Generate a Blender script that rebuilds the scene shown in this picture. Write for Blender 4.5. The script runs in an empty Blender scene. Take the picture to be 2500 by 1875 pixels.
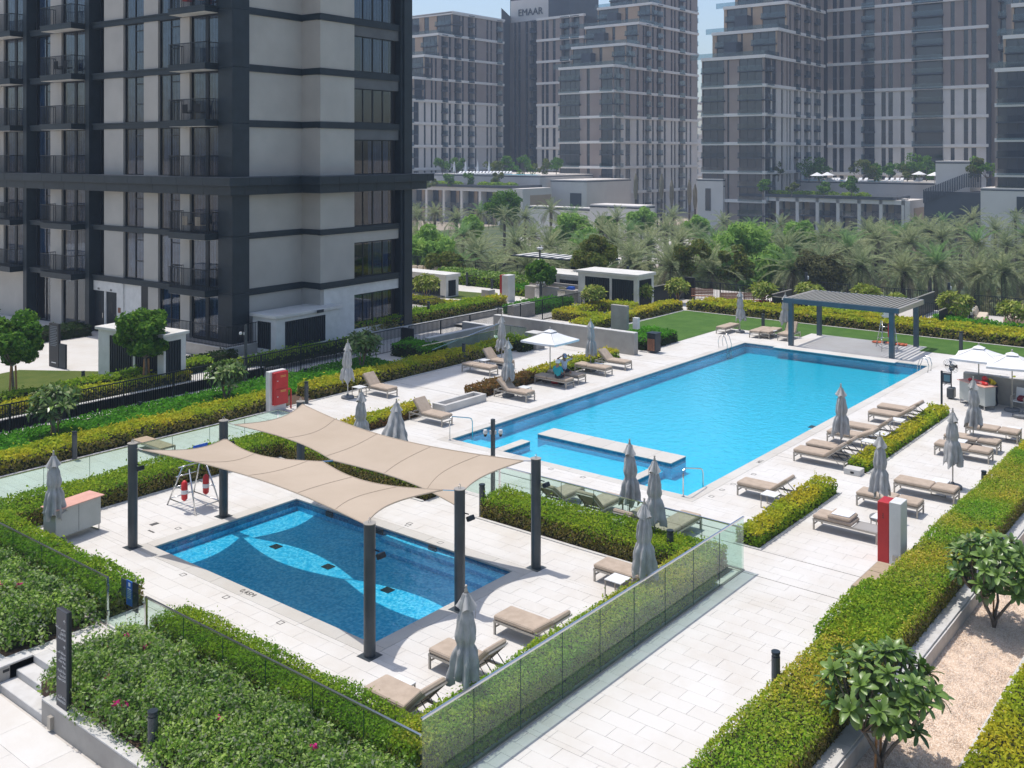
import bpy, math, random
import numpy as np
from mathutils import Matrix, Vector, Quaternion
random.seed(7); rng = np.random.default_rng(7)
sc = bpy.context.scene
R_ = math.radians
# ------------------------------------------------------------------ camera
FPX, HORIZ, CXP, YAW, CAMH = 2450.0, 375.0, 1250.0, R_(38.88), 10.85   # measured from the photograph (2500 x 1875)
cam_d = bpy.data.cameras.new('camera'); cam = bpy.data.objects.new('camera', cam_d)
sc.collection.objects.link(cam); sc.camera = cam
cam_d.sensor_width = 36; cam_d.sensor_fit = 'HORIZONTAL'; cam_d.lens = 36*FPX/2500
cam_d.shift_y = -(937.5-HORIZ)/2500; cam_d.clip_start = .5; cam_d.clip_end = 4000
cam.location = (0, 0, CAMH); cam.rotation_euler = (R_(90), 0, YAW-R_(90))
# ------------------------------------------------------------------ world, sun, exposure
SUN_EL, SUN_AZ = R_(73.5), R_(1.0)         # azimuth measured from +Y towards +X
w = bpy.data.worlds.new('World'); sc.world = w; w.use_nodes = True
nt = w.node_tree; nt.nodes.clear()
sky = nt.nodes.new('ShaderNodeTexSky'); sky.sky_type = 'NISHITA'; sky.sun_disc = False
sky.sun_elevation = SUN_EL; sky.sun_rotation = SUN_AZ; sky.altitude = 0
sky.air_density = 1.0; sky.dust_density = 1.9; sky.ozone_density = 1.4
bg = nt.nodes.new('ShaderNodeBackground'); bg.inputs[1].default_value = .145
wo = nt.nodes.new('ShaderNodeOutputWorld')
nt.links.new(sky.outputs[0], bg.inputs[0]); nt.links.new(bg.outputs[0], wo.inputs[0])
sl = bpy.data.lights.new('sun', 'SUN'); sl.energy = 2.9; sl.angle = R_(.53); sl.color = (1, .955, .895)
sun = bpy.data.objects.new('sun', sl); sc.collection.objects.link(sun)
sd = Vector((math.sin(SUN_AZ)*math.cos(SUN_EL), math.cos(SUN_AZ)*math.cos(SUN_EL), math.sin(SUN_EL)))
sun.rotation_euler = sd.to_track_quat('Z', 'Y').to_euler(); sun.location = (0, 0, 120)
sc.view_settings.view_transform = 'Standard'; sc.view_settings.look = 'None'
sc.view_settings.exposure = .30; sc.view_settings.gamma = 1; sc.view_settings.use_curve_mapping = False
sc.render.engine = 'CYCLES'
sc.cycles.max_bounces = 6; sc.cycles.diffuse_bounces = 2; sc.cycles.glossy_bounces = 2
sc.cycles.transparent_max_bounces = 16; sc.cycles.transmission_bounces = 3; sc.cycles.volume_bounces = 0
sc.cycles.caustics_reflective = False; sc.cycles.caustics_refractive = False
sc.cycles.use_denoising = True
# ------------------------------------------------------------------ helpers
ca, sa = math.cos(YAW), math.sin(YAW)
def G(px, py, z=0.):                        # world x, y of the point seen at that place of the photograph at height z
    D = FPX*(CAMH-z)/(py-HORIZ); l = (px-CXP)*D/FPX
    return D*ca+l*sa, D*sa-l*ca
def AtD(px, D):
    l = (px-CXP)*D/FPX; return D*ca+l*sa, D*sa-l*ca
def Zd(py, D): return CAMH-(py-HORIZ)*D/FPX
def onray(px, cx, cy, deg):                 # distance along a direction until the photograph's column px
    r = (px-CXP)/FPX; dx, dy = math.cos(R_(deg)), math.sin(R_(deg))
    A, B = sa-r*ca, -(ca+r*sa)
    return -(cx*A+cy*B)/(dx*A+dy*B)
def dist(x, y): return math.hypot(x, y)
COL = sc.collection
class MB:
    """collects shapes for one mesh object"""
    def __init__(s): s.v = []; s.f = []; s.m = []; s.cm = 0; s.M = None
    def add(s, vs, fs):
        b = len(s.v)
        if s.M is not None: vs = [tuple(s.M @ Vector(p)) for p in vs]
        s.v += vs; s.f += [tuple(i+b for i in f) for f in fs]; s.m += [s.cm]*len(fs); return s
    def box(s, x0, x1, y0, y1, z0, z1, bottom=True):
        vs = [(x0,y0,z0),(x1,y0,z0),(x1,y1,z0),(x0,y1,z0),(x0,y0,z1),(x1,y0,z1),(x1,y1,z1),(x0,y1,z1)]
        fs = [(4,5,6,7),(0,1,5,4),(1,2,6,5),(2,3,7,6),(3,0,4,7)]
        if bottom: fs.append((3,2,1,0))
        return s.add(vs, fs)
    def bbox(s, x0, x1, y0, y1, z0, z1, b=.02):     # box with bevelled top and vertical edges
        p = [(x0+b,y0),(x1-b,y0),(x1,y0+b),(x1,y1-b),(x1-b,y1),(x0+b,y1),(x0,y1-b),(x0,y0+b)]
        c = ((x0+x1)/2, (y0+y1)/2); q = [(x+(b if x < c[0] else -b)*.9, y+(b if y < c[1] else -b)*.9) for x, y in p]
        vs = [(x,y,z0+b) for x,y in p]+[(x,y,z1-b) for x,y in p]+[(x,y,z1) for x,y in q]+[(x,y,z0) for x,y in q]
        fs = [tuple(range(16,24)), tuple(reversed(range(24,32)))]
        for i in range(8):
            j = (i+1) % 8
            fs += [(i,j,8+j,8+i),(8+i,8+j,16+j,16+i),(24+i,24+j,j,i)]
        return s.add(vs, fs)
    def prism(s, poly, z0, z1):
        n = len(poly); vs = [(x,y,z0) for x,y in poly]+[(x,y,z1) for x,y in poly]
        return s.add(vs, [tuple(range(n,2*n)), tuple(reversed(range(n)))]+[(i,(i+1)%n,n+(i+1)%n,n+i) for i in range(n)])
    def cyl(s, x, y, z0, z1, r0, r1=None, n=12, cap=True):
        r1 = r0 if r1 is None else r1; vs = []
        for z, r in ((z0,r0),(z1,r1)): vs += [(x+r*math.cos(2*math.pi*i/n), y+r*math.sin(2*math.pi*i/n), z) for i in range(n)]
        fs = [(i,(i+1)%n,n+(i+1)%n,n+i) for i in range(n)]
        if cap: fs += [tuple(range(n,2*n)), tuple(reversed(range(n)))]
        return s.add(vs, fs)
    def lathe(s, prof, x=0, y=0, n=14, wob=None):
        vs = []; k = len(prof)
        for r, z in prof:
            for i in range(n):
                a = 2*math.pi*i/n; rr = r*(wob(a, z) if wob else 1); vs.append((x+rr*math.cos(a), y+rr*math.sin(a), z))
        fs = [(j*n+i, j*n+(i+1)%n, (j+1)*n+(i+1)%n, (j+1)*n+i) for j in range(k-1) for i in range(n)]
        fs += [tuple(reversed(range(n))), tuple(range((k-1)*n, k*n))]
        return s.add(vs, fs)
    def tube(s, pts, r, n=6, r1=None):
        pts = [Vector(p) for p in pts]; vs = []; k = len(pts); r1 = r if r1 is None else r1
        for j, p in enumerate(pts):
            d = (pts[min(j+1,k-1)]-pts[max(j-1,0)]).normalized()
            u = d.cross(Vector((0,0,1)) if abs(d.z) < .95 else Vector((1,0,0))).normalized(); v = d.cross(u)
            rr = r+(r1-r)*j/max(1,k-1)
            vs += [tuple(p+u*rr*math.cos(2*math.pi*i/n)+v*rr*math.sin(2*math.pi*i/n)) for i in range(n)]
        fs = [(j*n+i,(j+1)*n+i,(j+1)*n+(i+1)%n,j*n+(i+1)%n) for j in range(k-1) for i in range(n)]
        fs += [tuple(range(n)), tuple(reversed(range((k-1)*n,k*n)))]
        return s.add(vs, fs)
    def bar(s, a, b, w, h=None):
        """rectangular bar from a to b"""
        h = w if h is None else h; a, b = Vector(a), Vector(b); d = (b-a).normalized()
        u = d.cross(Vector((0,0,1)) if abs(d.z) < .95 else Vector((0,1,0))).normalized()*(w/2); v = d.cross(u).normalized()*(h/2)
        vs = [tuple(p+q) for p in (a,b) for q in (-u-v, u-v, u+v, -u+v)]
        return s.add(vs, [(0,1,2,3),(7,6,5,4),(0,4,5,1),(1,5,6,2),(2,6,7,3),(3,7,4,0)])
    def mesh(s, name, mats, smooth=False):
        me = bpy.data.meshes.new(name); me.from_pydata(s.v, [], s.f)
        for m in (mats if isinstance(mats, (list, tuple)) else [mats]): me.materials.append(m)
        if any(s.m): me.polygons.foreach_set('material_index', s.m)
        if smooth: me.polygons.foreach_set('use_smooth', [True]*len(s.f))
        me.update(); return me
    def build(s, name, mats, parent=None, smooth=False, **k):
        return obj(name, s.mesh(name, mats, smooth), parent, **k)
def obj(name, me, parent=None, loc=None, rz=0, kind=None, label=None, **k):
    o = bpy.data.objects.new(name, me); COL.objects.link(o)
    if parent is not None: o.parent = parent
    if loc is not None: o.location = loc
    if rz: o.rotation_euler = (0, 0, rz)
    if kind: o['kind'] = kind
    if label: o['label'] = label
    for a, b in k.items(): o[a] = b
    return o
def tag(o, label, cat, group=None):
    o['label'] = label; o['category'] = cat
    if group: o['group'] = group
    return o
def thing(name, label, cat, loc=(0,0,0), rz=0, group=None):
    o = bpy.data.objects.new(name, None); COL.objects.link(o); o.location = loc; o.rotation_euler = (0,0,rz)
    o.empty_display_size = .3
    return tag(o, label, cat, group)
def clone(o, loc=None, rz=None, label=None, scale=None, parent=None, zoff=0):
    c = o.copy(); COL.objects.link(c); c.parent = parent
    if loc is not None: c.location = loc
    if rz is not None: c.rotation_euler = (0, 0, rz)
    if label: c['label'] = label
    if scale: c.scale = scale if hasattr(scale, '__len__') else (scale,)*3
    for ch in o.children: clone(ch, parent=c)
    return c
def struct(name, mb, m, **k): o = mb.build(name, m, kind='structure', **k); return o
def quads_mesh(name, V, mats, midx=None, tri=False):
    """fast mesh of separate quads (or triangles): V is (n, 4 or 3, 3)"""
    n, k = V.shape[0], V.shape[1]; me = bpy.data.meshes.new(name)
    me.vertices.add(n*k); me.vertices.foreach_set('co', V.reshape(-1).astype(np.float32))
    me.loops.add(n*k); me.loops.foreach_set('vertex_index', np.arange(n*k, dtype=np.int32))
    me.polygons.add(n); me.polygons.foreach_set('loop_start', np.arange(0, n*k, k, dtype=np.int32))
    try: me.polygons.foreach_set('loop_total', np.full(n, k, dtype=np.int32))
    except Exception: pass
    for m in (mats if isinstance(mats, (list, tuple)) else [mats]): me.materials.append(m)
    if midx is not None: me.polygons.foreach_set('material_index', midx.astype(np.int32))
    me.update(calc_edges=True); me.validate(); return me
# ------------------------------------------------------------------ materials
def pri(name, col, rough=.6, metal=0., spec=.5):
    m = bpy.data.materials.new(name); m.use_nodes = True; b = m.node_tree.nodes['Principled BSDF']
    b.inputs['Base Color'].default_value = (*col, 1); b.inputs['Roughness'].default_value = rough
    b.inputs['Metallic'].default_value = metal; b.inputs['Specular IOR Level'].default_value = spec
    return m
def N(m, t, **k):
    n = m.node_tree.nodes.new(t)
    for a, b in k.items():
        if hasattr(n, a): setattr(n, a, b)
    return n
def L(m, a, b): m.node_tree.links.new(a, b)
def ramp(m, fac, stops):
    r = N(m, 'ShaderNodeValToRGB'); e = r.color_ramp.elements
    while len(e) < len(stops): e.new(.5)
    for x, (p, c) in zip(e, stops): x.position = p; x.color = (*c, 1)
    L(m, fac, r.inputs[0]); return r.outputs[0]
def noise(m, scale, detail=3, rough=.55, vec=None):
    n = N(m, 'ShaderNodeTexNoise'); n.inputs['Scale'].default_value = scale; n.inputs['Detail'].default_value = detail
    n.inputs['Roughness'].default_value = rough
    if vec is None:
        tc = N(m, 'ShaderNodeTexCoord'); vec = tc.outputs['Object']
    L(m, vec, n.inputs['Vector']); return n.outputs['Fac']
def world_pos(m): return N(m, 'ShaderNodeNewGeometry').outputs['Position']
def mixc(m, fac, a, b, mode='MIX'):
    n = N(m, 'ShaderNodeMix'); n.data_type = 'RGBA'; n.blend_type = mode
    for i, x in ((0, fac), (6, a), (7, b)):
        if hasattr(x, 'links'): L(m, x, n.inputs[i])
        elif isinstance(x, (int, float)): n.inputs[i].default_value = x
        else: n.inputs[i].default_value = (*x, 1)
    return n.outputs[2]
def bump(m, h, strength=.3, dist_=.02):
    b = N(m, 'ShaderNodeBump'); b.inputs['Strength'].default_value = strength; b.inputs['Distance'].default_value = dist_
    L(m, h, b.inputs['Height']); L(m, b.outputs[0], m.node_tree.nodes['Principled BSDF'].inputs['Normal'])
def base(m, c): L(m, c, m.node_tree.nodes['Principled BSDF'].inputs['Base Color'])
def noisy(name, c0, c1, scale=3, rough=.75, detail=4, bs=0., bscale=60, lo=.35, hi=.65, metal=0, spec=.4):
    m = pri(name, c0, rough, metal, spec); p = world_pos(m)
    base(m, ramp(m, noise(m, scale, detail, vec=p), [(lo, c0), (hi, c1)]))
    if bs: bump(m, noise(m, bscale, 3, vec=p), bs, .01)
    return m
def stone(name, c0, c1, isl='OBJ'):
    """paving: each slab a touch different, fine grain, faint stains"""
    m = pri(name, c0, .72, 0, .35); p = world_pos(m)
    rnd = N(m, 'ShaderNodeNewGeometry').outputs['Random Per Island'] if isl == 'ISL' else N(m, 'ShaderNodeObjectInfo').outputs['Random']
    a = ramp(m, rnd, [(0, c0), (.5, tuple((x+y)/2 for x, y in zip(c0, c1))), (1, c1)])
    st = ramp(m, noise(m, .55, 6, .65, p), [(.30, (.90, .87, .83)), (.56, (1, 1, 1))])
    g = ramp(m, noise(m, 38, 4, .7, p), [(.3, (.93, .93, .92)), (.7, (1.0, 1.0, 1.0))])
    base(m, mixc(m, 1., mixc(m, 1., a, st, 'MULTIPLY'), g, 'MULTIPLY')); return m
TC0, TC1 = (.655, .625, .585), (.68, .655, .62)
M = {}
M['tile'] = stone('paving_stone', TC0, TC1); M['tile_s'] = stone('paving_stone_far', TC0, TC1, 'ISL')
M['coping'] = stone('coping_stone', (.55, .52, .475), (.62, .595, .55)); 
M['joint'] = noisy('joint_sand', (.50, .46, .41), (.57, .53, .475), 6)
M['plaster'] = noisy('grey_render', (.34, .315, .285), (.40, .375, .34), 2.2, bs=.15)
M['plaster_l'] = noisy('pale_render', (.52, .50, .47), (.60, .58, .55), 1.4, bs=.12)
M['capstone'] = noisy('wall_cap', (.52, .50, .47), (.60, .585, .56), 3.5, bs=.1)
M['white'] = noisy('white_paint', (.60, .59, .565), (.68, .67, .645), 2.5, .55)
M['bwall'] = noisy('tower_cladding', (.37, .35, .32), (.42, .40, .365), .6, .7, 6)
M['dark'] = noisy('charcoal_metal', (.009, .014, .019), (.014, .021, .028), 1.5, .45, spec=.3)
M['dark2'] = noisy('slate_metal', (.012, .021, .028), (.018, .029, .038), 1.5, .45, spec=.3)
M['pergm'] = noisy('blue_slate_steel', (.05, .085, .11), (.07, .11, .14), 1.5, .45)
M['post'] = noisy('sail_post_paint', (.045, .055, .062), (.065, .077, .085), 2, .35)
M['black'] = pri('matte_black', (.012, .013, .016), .5)
M['louv'] = pri('louvre_metal', (.035, .045, .055), .45)
M['steel'] = pri('brushed_steel', (.62, .62, .62), .22, 1)
M['alu'] = pri('champagne_aluminium', (.42, .385, .335), .42, .35)
M['cush'] = noisy('taupe_canvas', (.40, .315, .24), (.47, .375, .29), 5, .85, bs=.2, bscale=300)
M['capw'] = pri('white_cap', (.7,.72,.68), .7); M['capb'] = pri('blue_white_cap', (.35,.45,.65), .7); M['signf'] = pri('sign_charcoal', (.045,.05,.062), .45); M['tealp'] = pri('sign_print', (.10,.22,.28), .4); M['letter_d'] = pri('dim_lettering', (.16,.20,.24), .5); M['lint'] = noisy('grey_lintel', (.10,.105,.11), (.13,.135,.14), 1)
M['sling'] = noisy('tan_sling', (.36, .27, .18), (.42, .32, .22), 6, .8, bs=.2, bscale=300)
M['sail'] = noisy('tan_shade_cloth', (.42, .335, .25), (.47, .38, .29), .5, .85, bs=.12, bscale=220)
M['umb'] = noisy('grey_umbrella_canvas', (.34, .335, .325), (.45, .445, .435), 4, .9, bs=.2, bscale=120)
M['umbl'] = noisy('pale_umbrella_canvas', (.42, .41, .39), (.50, .49, .47), 4, .9, bs=.2, bscale=120)
M['umbw'] = noisy('white_umbrella_canvas', (.70, .70, .70), (.78, .78, .79), 2, .85)
M['base'] = noisy('concrete_base', (.16, .165, .17), (.22, .225, .23), 8, .8)
M['red'] = noisy('red_enamel', (.42, .012, .014), (.50, .018, .018), 2, .35)
M['orange'] = pri('orange_plastic', (.75, .14, .03), .4)
M['redf'] = pri('red_plastic', (.62, .02, .02), .4)
M['blue'] = pri('blue_plastic', (.015, .12, .62), .35)
M['bluesign'] = pri('blue_sign', (.02, .11, .42), .4)
M['greysign'] = pri('slate_sign', (.05, .065, .085), .4)
M['tabtop'] = noisy('white_table_top', (.68, .68, .67), (.74, .74, .73), 3, .45)
M['pink'] = noisy('salmon_counter', (.62, .33, .26), (.68, .38, .30), 4, .5)
M['desk'] = noisy('grey_green_panel', (.42, .44, .41), (.47, .49, .46), 2, .5)
M['wood'] = noisy('teak_slat', (.20, .085, .045), (.29, .13, .07), 14, .6)
M['woodl'] = noisy('stake_wood', (.40, .19, .07), (.50, .25, .10), 14, .7)
M['bark'] = noisy('grey_bark', (.16, .13, .10), (.26, .215, .17), 14, .9, bs=.5)
M['palmbark'] = noisy('palm_bark', (.055, .043, .034), (.13, .10, .075), 10, .95, bs=.8, bscale=14)
M['soil'] = noisy('dark_mulch', (.055, .032, .02), (.13, .08, .05), 25, .95, bs=.6, bscale=60)
M['sand'] = noisy('park_sand', (.30, .25, .19), (.40, .34, .26), .05, .95)
M['parkgreen'] = noisy('park_ground_cover', (.05, .08, .03), (.12, .13, .055), .25, .95)
M['asphalt'] = noisy('asphalt', (.05, .05, .052), (.07, .07, .072), 2, .9)
M['letter'] = pri('white_lettering', (.75, .75, .75), .5)
M['inlay'] = pri('dark_inlay', (.08, .075, .07), .6)
M['gold'] = pri('gold_lettering', (.62, .42, .08), .4)
M['skin'] = pri('skin', (.33, .17, .105), .55); M['hair'] = pri('dark_hair', (.012, .009, .008), .6)
M['shirt_teal'] = pri('teal_cotton', (.01, .28, .32), .8); M['shirt_white'] = pri('pale_blue_cotton', (.62, .65, .74), .8)
M['shirt_yellow'] = pri('yellow_cotton', (.72, .52, .02), .8); M['cloth_dark'] = pri('navy_cotton', (.012, .016, .03), .8)
M['cream'] = pri('cream_cushion', (.58, .49, .37), .85)
M['rope'] = pri('rope', (.5, .42, .33), .8)
# gravel
m = M['gravel'] = pri('pink_gravel', (.6, .45, .33), .85); p = world_pos(m)
v = N(m, 'ShaderNodeTexVoronoi'); v.inputs['Scale'].default_value = 30; L(m, p, v.inputs['Vector'])
c = ramp(m, v.outputs['Color'], [(.1, (.62, .47, .36)), (.45, (.80, .66, .53)), (.8, (.86, .76, .66))])
base(m, mixc(m, 1., c, ramp(m, v.outputs['Distance'], [(.0, (1, 1, 1)), (.62, (.78, .70, .62))]), 'MULTIPLY')); bump(m, v.outputs['Distance'], -1., .03)
# lawns
def lawn(name, c0, c1):
    m = pri(name, c0, .85, 0, .2); p = world_pos(m)
    a = ramp(m, noise(m, .9, 5, .6, p), [(.35, c0), (.62, c1)])
    b = ramp(m, noise(m, 55, 3, .7, p), [(.3, (.62, .66, .6)), (.7, (1.15, 1.12, 1.1))])
    base(m, mixc(m, 1., a, b, 'MULTIPLY')); bump(m, noise(m, 70, 3, vec=p), .6, .03); return m
M['lawn'] = lawn('lawn_grass', (.055, .135, .018), (.085, .175, .028)); M['lawn2'] = lawn('dry_lawn_grass', (.075, .12, .016), (.12, .15, .028))
# leaves: colour differs leaf by leaf and in soft patches over the plant
def leafm(name, cols, patch=.5, pc=((.8, .8, .8), (1.15, 1.15, 1.15)), rough=.7, spec=.14, transl=.45):
    m = pri(name, cols[0], rough, 0, spec); g = N(m, 'ShaderNodeNewGeometry')
    n = len(cols); a = ramp(m, g.outputs['Random Per Island'], [(i/max(1, n-1), c) for i, c in enumerate(cols)])
    b = ramp(m, noise(m, patch, 3, .6, g.outputs['Position']), [(.35, pc[0]), (.65, pc[1])])
    c = mixc(m, 1., a, b, 'MULTIPLY'); base(m, c)
    if transl:
        t = N(m, 'ShaderNodeBsdfTranslucent'); L(m, c, t.inputs[0]); x = N(m, 'ShaderNodeMixShader'); x.inputs[0].default_value = transl
        pb = m.node_tree.nodes['Principled BSDF']; out = m.node_tree.nodes['Material Output']
        L(m, pb.outputs[0], x.inputs[1]); L(m, t.outputs[0], x.inputs[2]); L(m, x.outputs[0], out.inputs[0])
    return m
M['h_yel'] = leafm('golden_hedge_leaf', [(0.392, 0.392, 0.022), (0.551, 0.522, 0.029), (0.620, 0.609, 0.051), (0.246, 0.319, 0.017)], .8, ((.75, .95, .8), (1.15, 1., 1.)))
M['h_grn'] = leafm('green_hedge_leaf', [(0.145, 0.290, 0.017), (0.246, 0.406, 0.026), (0.392, 0.522, 0.043), (0.116, 0.217, 0.017)], .9, ((.75, .9, .9), (1.25, 1.1, .9)))
M['h_brt'] = leafm('bright_hedge_leaf', [(.06, .24, .012), (.10, .33, .018), (.15, .40, .03)], .9)
M['h_brn'] = leafm('woody_hedge_leaf', [(0.232, 0.217, 0.029), (0.319, 0.275, 0.043), (0.406, 0.290, 0.116), (0.160, 0.203, 0.022), (0.493, 0.406, 0.217)], 1.2)
M['h_dry'] = leafm('dry_hedge_leaf', [(.22, .10, .035), (.28, .15, .05), (.19, .14, .02), (.30, .19, .08)], 1.2, ((.8, .85, .8), (1.1, 1.05, 1.)))
M['h_drk'] = leafm('painted_shade_hedge_leaf', [(.02, .045, .012), (.035, .07, .018), (.05, .085, .02)], 1.)  # dark leaf copy, shade of hedge sides and tower shadow put into the colour
M['shrub'] = leafm('shrub_leaf', [(0.087, 0.174, 0.029), (0.145, 0.275, 0.043), (0.246, 0.392, 0.058), (0.377, 0.493, 0.131), (0.493, 0.580, 0.319)], 1.1, ((.7, .8, .75), (1.2, 1.2, 1.)))
M['shrubp'] = leafm('pale_shrub_leaf', [(.20, .25, .12), (.30, .34, .20), (.40, .43, .30)], 1.1)
M['flower'] = leafm('magenta_bract', [(.62, .02, .17), (.75, .05, .30), (.50, .04, .10)], 1., transl=.3)
M['flowerw'] = leafm('white_petal', [(.7, .7, .6), (.62, .6, .5)], 1.)
M['tree'] = leafm('tree_leaf', [(.04, .12, .015), (.08, .20, .02), (.13, .28, .03), (.20, .34, .04)], .7, ((.75, .85, .8), (1.2, 1.1, 1.)))
M['treey'] = leafm('young_tree_leaf', [(.08, .13, .02), (.13, .18, .03), (.19, .23, .05), (.22, .20, .05)], .7)
M['acacia'] = leafm('feathery_leaf', [(0.189, 0.348, 0.072), (0.275, 0.450, 0.102), (0.377, 0.551, 0.145)], .5, ((.75, .85, .8), (1.15, 1.1, 1.)))
M['olive'] = leafm('olive_leaf', [(.09, .10, .035), (.14, .14, .055), (.17, .17, .08)], .5)
M['plum'] = leafm('plumeria_leaf', [(.06, .14, .025), (.10, .20, .035), (.17, .27, .05), (.30, .34, .14)], 1.5, rough=.35, spec=.5, transl=.18)
M['palm'] = leafm('palm_leaflet', [(0.189, 0.232, 0.116), (0.304, 0.348, 0.189), (0.478, 0.507, 0.319)], .35, ((.75, .85, .75), (1.15, 1.1, 1.)), rough=.5)
M['palmg'] = leafm('green_palm_leaflet', [(0.131, 0.246, 0.087), (0.189, 0.334, 0.116), (0.275, 0.406, 0.160)], .35, rough=.5)
M['palmd'] = leafm('old_palm_leaflet', [(.27, .245, .17), (.38, .335, .24), (.22, .21, .14)], .35, rough=.6)
# glass
def glassm(name, tint, rough=.0, fres=1.5, bumps=0):
    m = bpy.data.materials.new(name); m.use_nodes = True; t = m.node_tree; t.nodes.clear()
    out = N(m, 'ShaderNodeOutputMaterial'); tr = N(m, 'ShaderNodeBsdfTransparent'); tr.inputs[0].default_value = (*tint, 1)
    gl = N(m, 'ShaderNodeBsdfGlossy'); gl.inputs['Roughness'].default_value = rough; gl.inputs[0].default_value = (1, 1, 1, 1)
    fr = N(m, 'ShaderNodeLayerWeight'); fr.inputs[0].default_value = .5; r0 = ((fres-1)/(fres+1))**2
    pw = N(m, 'ShaderNodeMath', operation='POWER'); L(m, fr.outputs['Facing'], pw.inputs[0]); pw.inputs[1].default_value = 5
    ma = N(m, 'ShaderNodeMath', operation='MULTIPLY_ADD'); L(m, pw.outputs[0], ma.inputs[0]); ma.inputs[1].default_value = 1-r0; ma.inputs[2].default_value = r0
    mx = N(m, 'ShaderNodeMixShader'); L(m, ma.outputs[0], mx.inputs[0]); L(m, tr.outputs[0], mx.inputs[1]); L(m, gl.outputs[0], mx.inputs[2]); L(m, mx.outputs[0], out.inputs[0])
    if bumps:
        b = N(m, 'ShaderNodeBump'); b.inputs['Strength'].default_value = bumps; b.inputs['Distance'].default_value = .05
        g = N(m, 'ShaderNodeNewGeometry'); mp = N(m, 'ShaderNodeMapping'); L(m, g.outputs['Position'], mp.inputs[0])
        mp.inputs['Scale'].default_value = (1., 1., 1.); n1 = N(m, 'ShaderNodeTexNoise'); n1.inputs['Scale'].default_value = 3.2; n1.inputs['Detail'].default_value = 5
        n1.inputs['Distortion'].default_value = .6
        L(m, mp.outputs[0], n1.inputs['Vector']); L(m, n1.outputs['Fac'], b.inputs['Height'])
        L(m, b.outputs[0], gl.inputs['Normal']); L(m, b.outputs[0], fr.inputs['Normal'])
    return m
M['glass'] = glassm('balustrade_glass', (.80, .90, .865), 0, 1.5)
M['pane'] = glassm('window_glass', (.46, .56, .64), .02, 1.75)
M['paneb'] = glassm('far_window_glass', (.22, .28, .33), .05, 1.7)
M['water'] = glassm('pool_water', (.70, .97, .985), .0, 1.33, .4)
M['curtain'] = pri('curtain', (.30, .33, .38), .9); m = M['curtain']
wv = N(m, 'ShaderNodeTexWave'); wv.inputs['Scale'].default_value = 2.2; wv.inputs['Distortion'].default_value = 3
L(m, N(m, 'ShaderNodeTexCoord').outputs['Object'], wv.inputs['Vector']); base(m, ramp(m, wv.outputs[0], [(0, (.20, .25, .36)), (1, (.42, .50, .66))]))  # blue tones stand in for sky reflected in the window glass
M['dark_room'] = pri('dark_room', (.010, .014, .020), .9)
# pool mosaic: small tiles of mixed blue
def mosaic(name, cs, scale=9, cap=None):
    m = pri(name, cs[0], .3, 0, .4); g = N(m, 'ShaderNodeNewGeometry')
    sn = N(m, 'ShaderNodeVectorMath'); sn.operation = 'SNAP'; L(m, g.outputs['Position'], sn.inputs[0]); sn.inputs[1].default_value = (.06, .06, .06)
    wn = N(m, 'ShaderNodeTexWhiteNoise'); L(m, sn.outputs[0], wn.inputs['Vector'])
    a = ramp(m, wn.outputs['Value'], [(i/(len(cs)-1), c) for i, c in enumerate(cs)])
    base(m, a); return m
M['mos'] = mosaic('kids_pool_mosaic', [(.015, .36, .62), (.04, .47, .74), (.22, .62, .82), (.02, .40, .66)])
M['mosm'] = mosaic('pool_mosaic', [(.003, .49, .70), (.006, .53, .73), (.02, .57, .76)])
M['mosb'] = mosaic('waterline_mosaic', [(.01, .09, .20), (.02, .16, .30), (.05, .26, .36), (.015, .12, .26)])
# towers far away
M['tw_b'] = noisy('taupe_cladding', (.30, .235, .205), (.335, .27, .235), .3, .7); M['tw_w'] = noisy('cream_cladding', (.66, .61, .56), (.71, .66, .61), .3, .7)
M['tw_o'] = noisy('sand_and_sunlit_cladding', (.44, .31, .21), (.48, .35, .24), .3, .7); M['tw_d'] = noisy('graphite_cladding', (.045, .055, .07), (.06, .07, .085), .3, .6)  # sand tone: tan walls, and painted sunlight on tower terrace faces
M['tw_band'] = noisy('white_ledge', (.74, .70, .66), (.78, .75, .71), .3, .7)
# ================================================================== THE SETTING
def rect_sub(rects, holes):
    out = list(rects)
    for hx0, hx1, hy0, hy1 in holes:
        nxt = []
        for x0, x1, y0, y1 in out:
            if hx1 <= x0 or hx0 >= x1 or hy1 <= y0 or hy0 >= y1: nxt.append((x0,x1,y0,y1)); continue
            if x0 < hx0: nxt.append((x0,hx0,y0,y1))
            if hx1 < x1: nxt.append((hx1,x1,y0,y1))
            a, b = max(x0,hx0), min(x1,hx1)
            if y0 < hy0: nxt.append((a,b,y0,hy0))
            if hy1 < y1: nxt.append((a,b,hy1,y1))
        out = nxt
    return out
PX0, PX1, PY0, PY1 = 28.26, 53.25, 15.65, 25.75          # main pool water
KX0, KX1, KY0, KY1 = 15.37, 20.32, 16.36, 25.08          # children's pool water
# park ground, sheet to the horizon
g = MB(); n = 40
g.add([(-1500,-1500,-6.0),(2500,-1500,-6.0),(2500,2500,-6.0),(-1500,2500,-6.0)], [(0,1,2,3)]); struct('ground', g, M['sand'])
g = MB(); g.add([(74,-40,-5.98),(205,-40,-5.98),(205,150,-5.98),(74,150,-5.98)], [(0,1,2,3)]); struct('park_lawn', g, M['parkgreen'])
g = MB(); g.box(-30, 72.6, -30, 28.9, -6, -1.6); g.box(-30, 67.4, 28.9, 110, -6, -1.6); struct('podium', g, M['plaster'])
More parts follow.
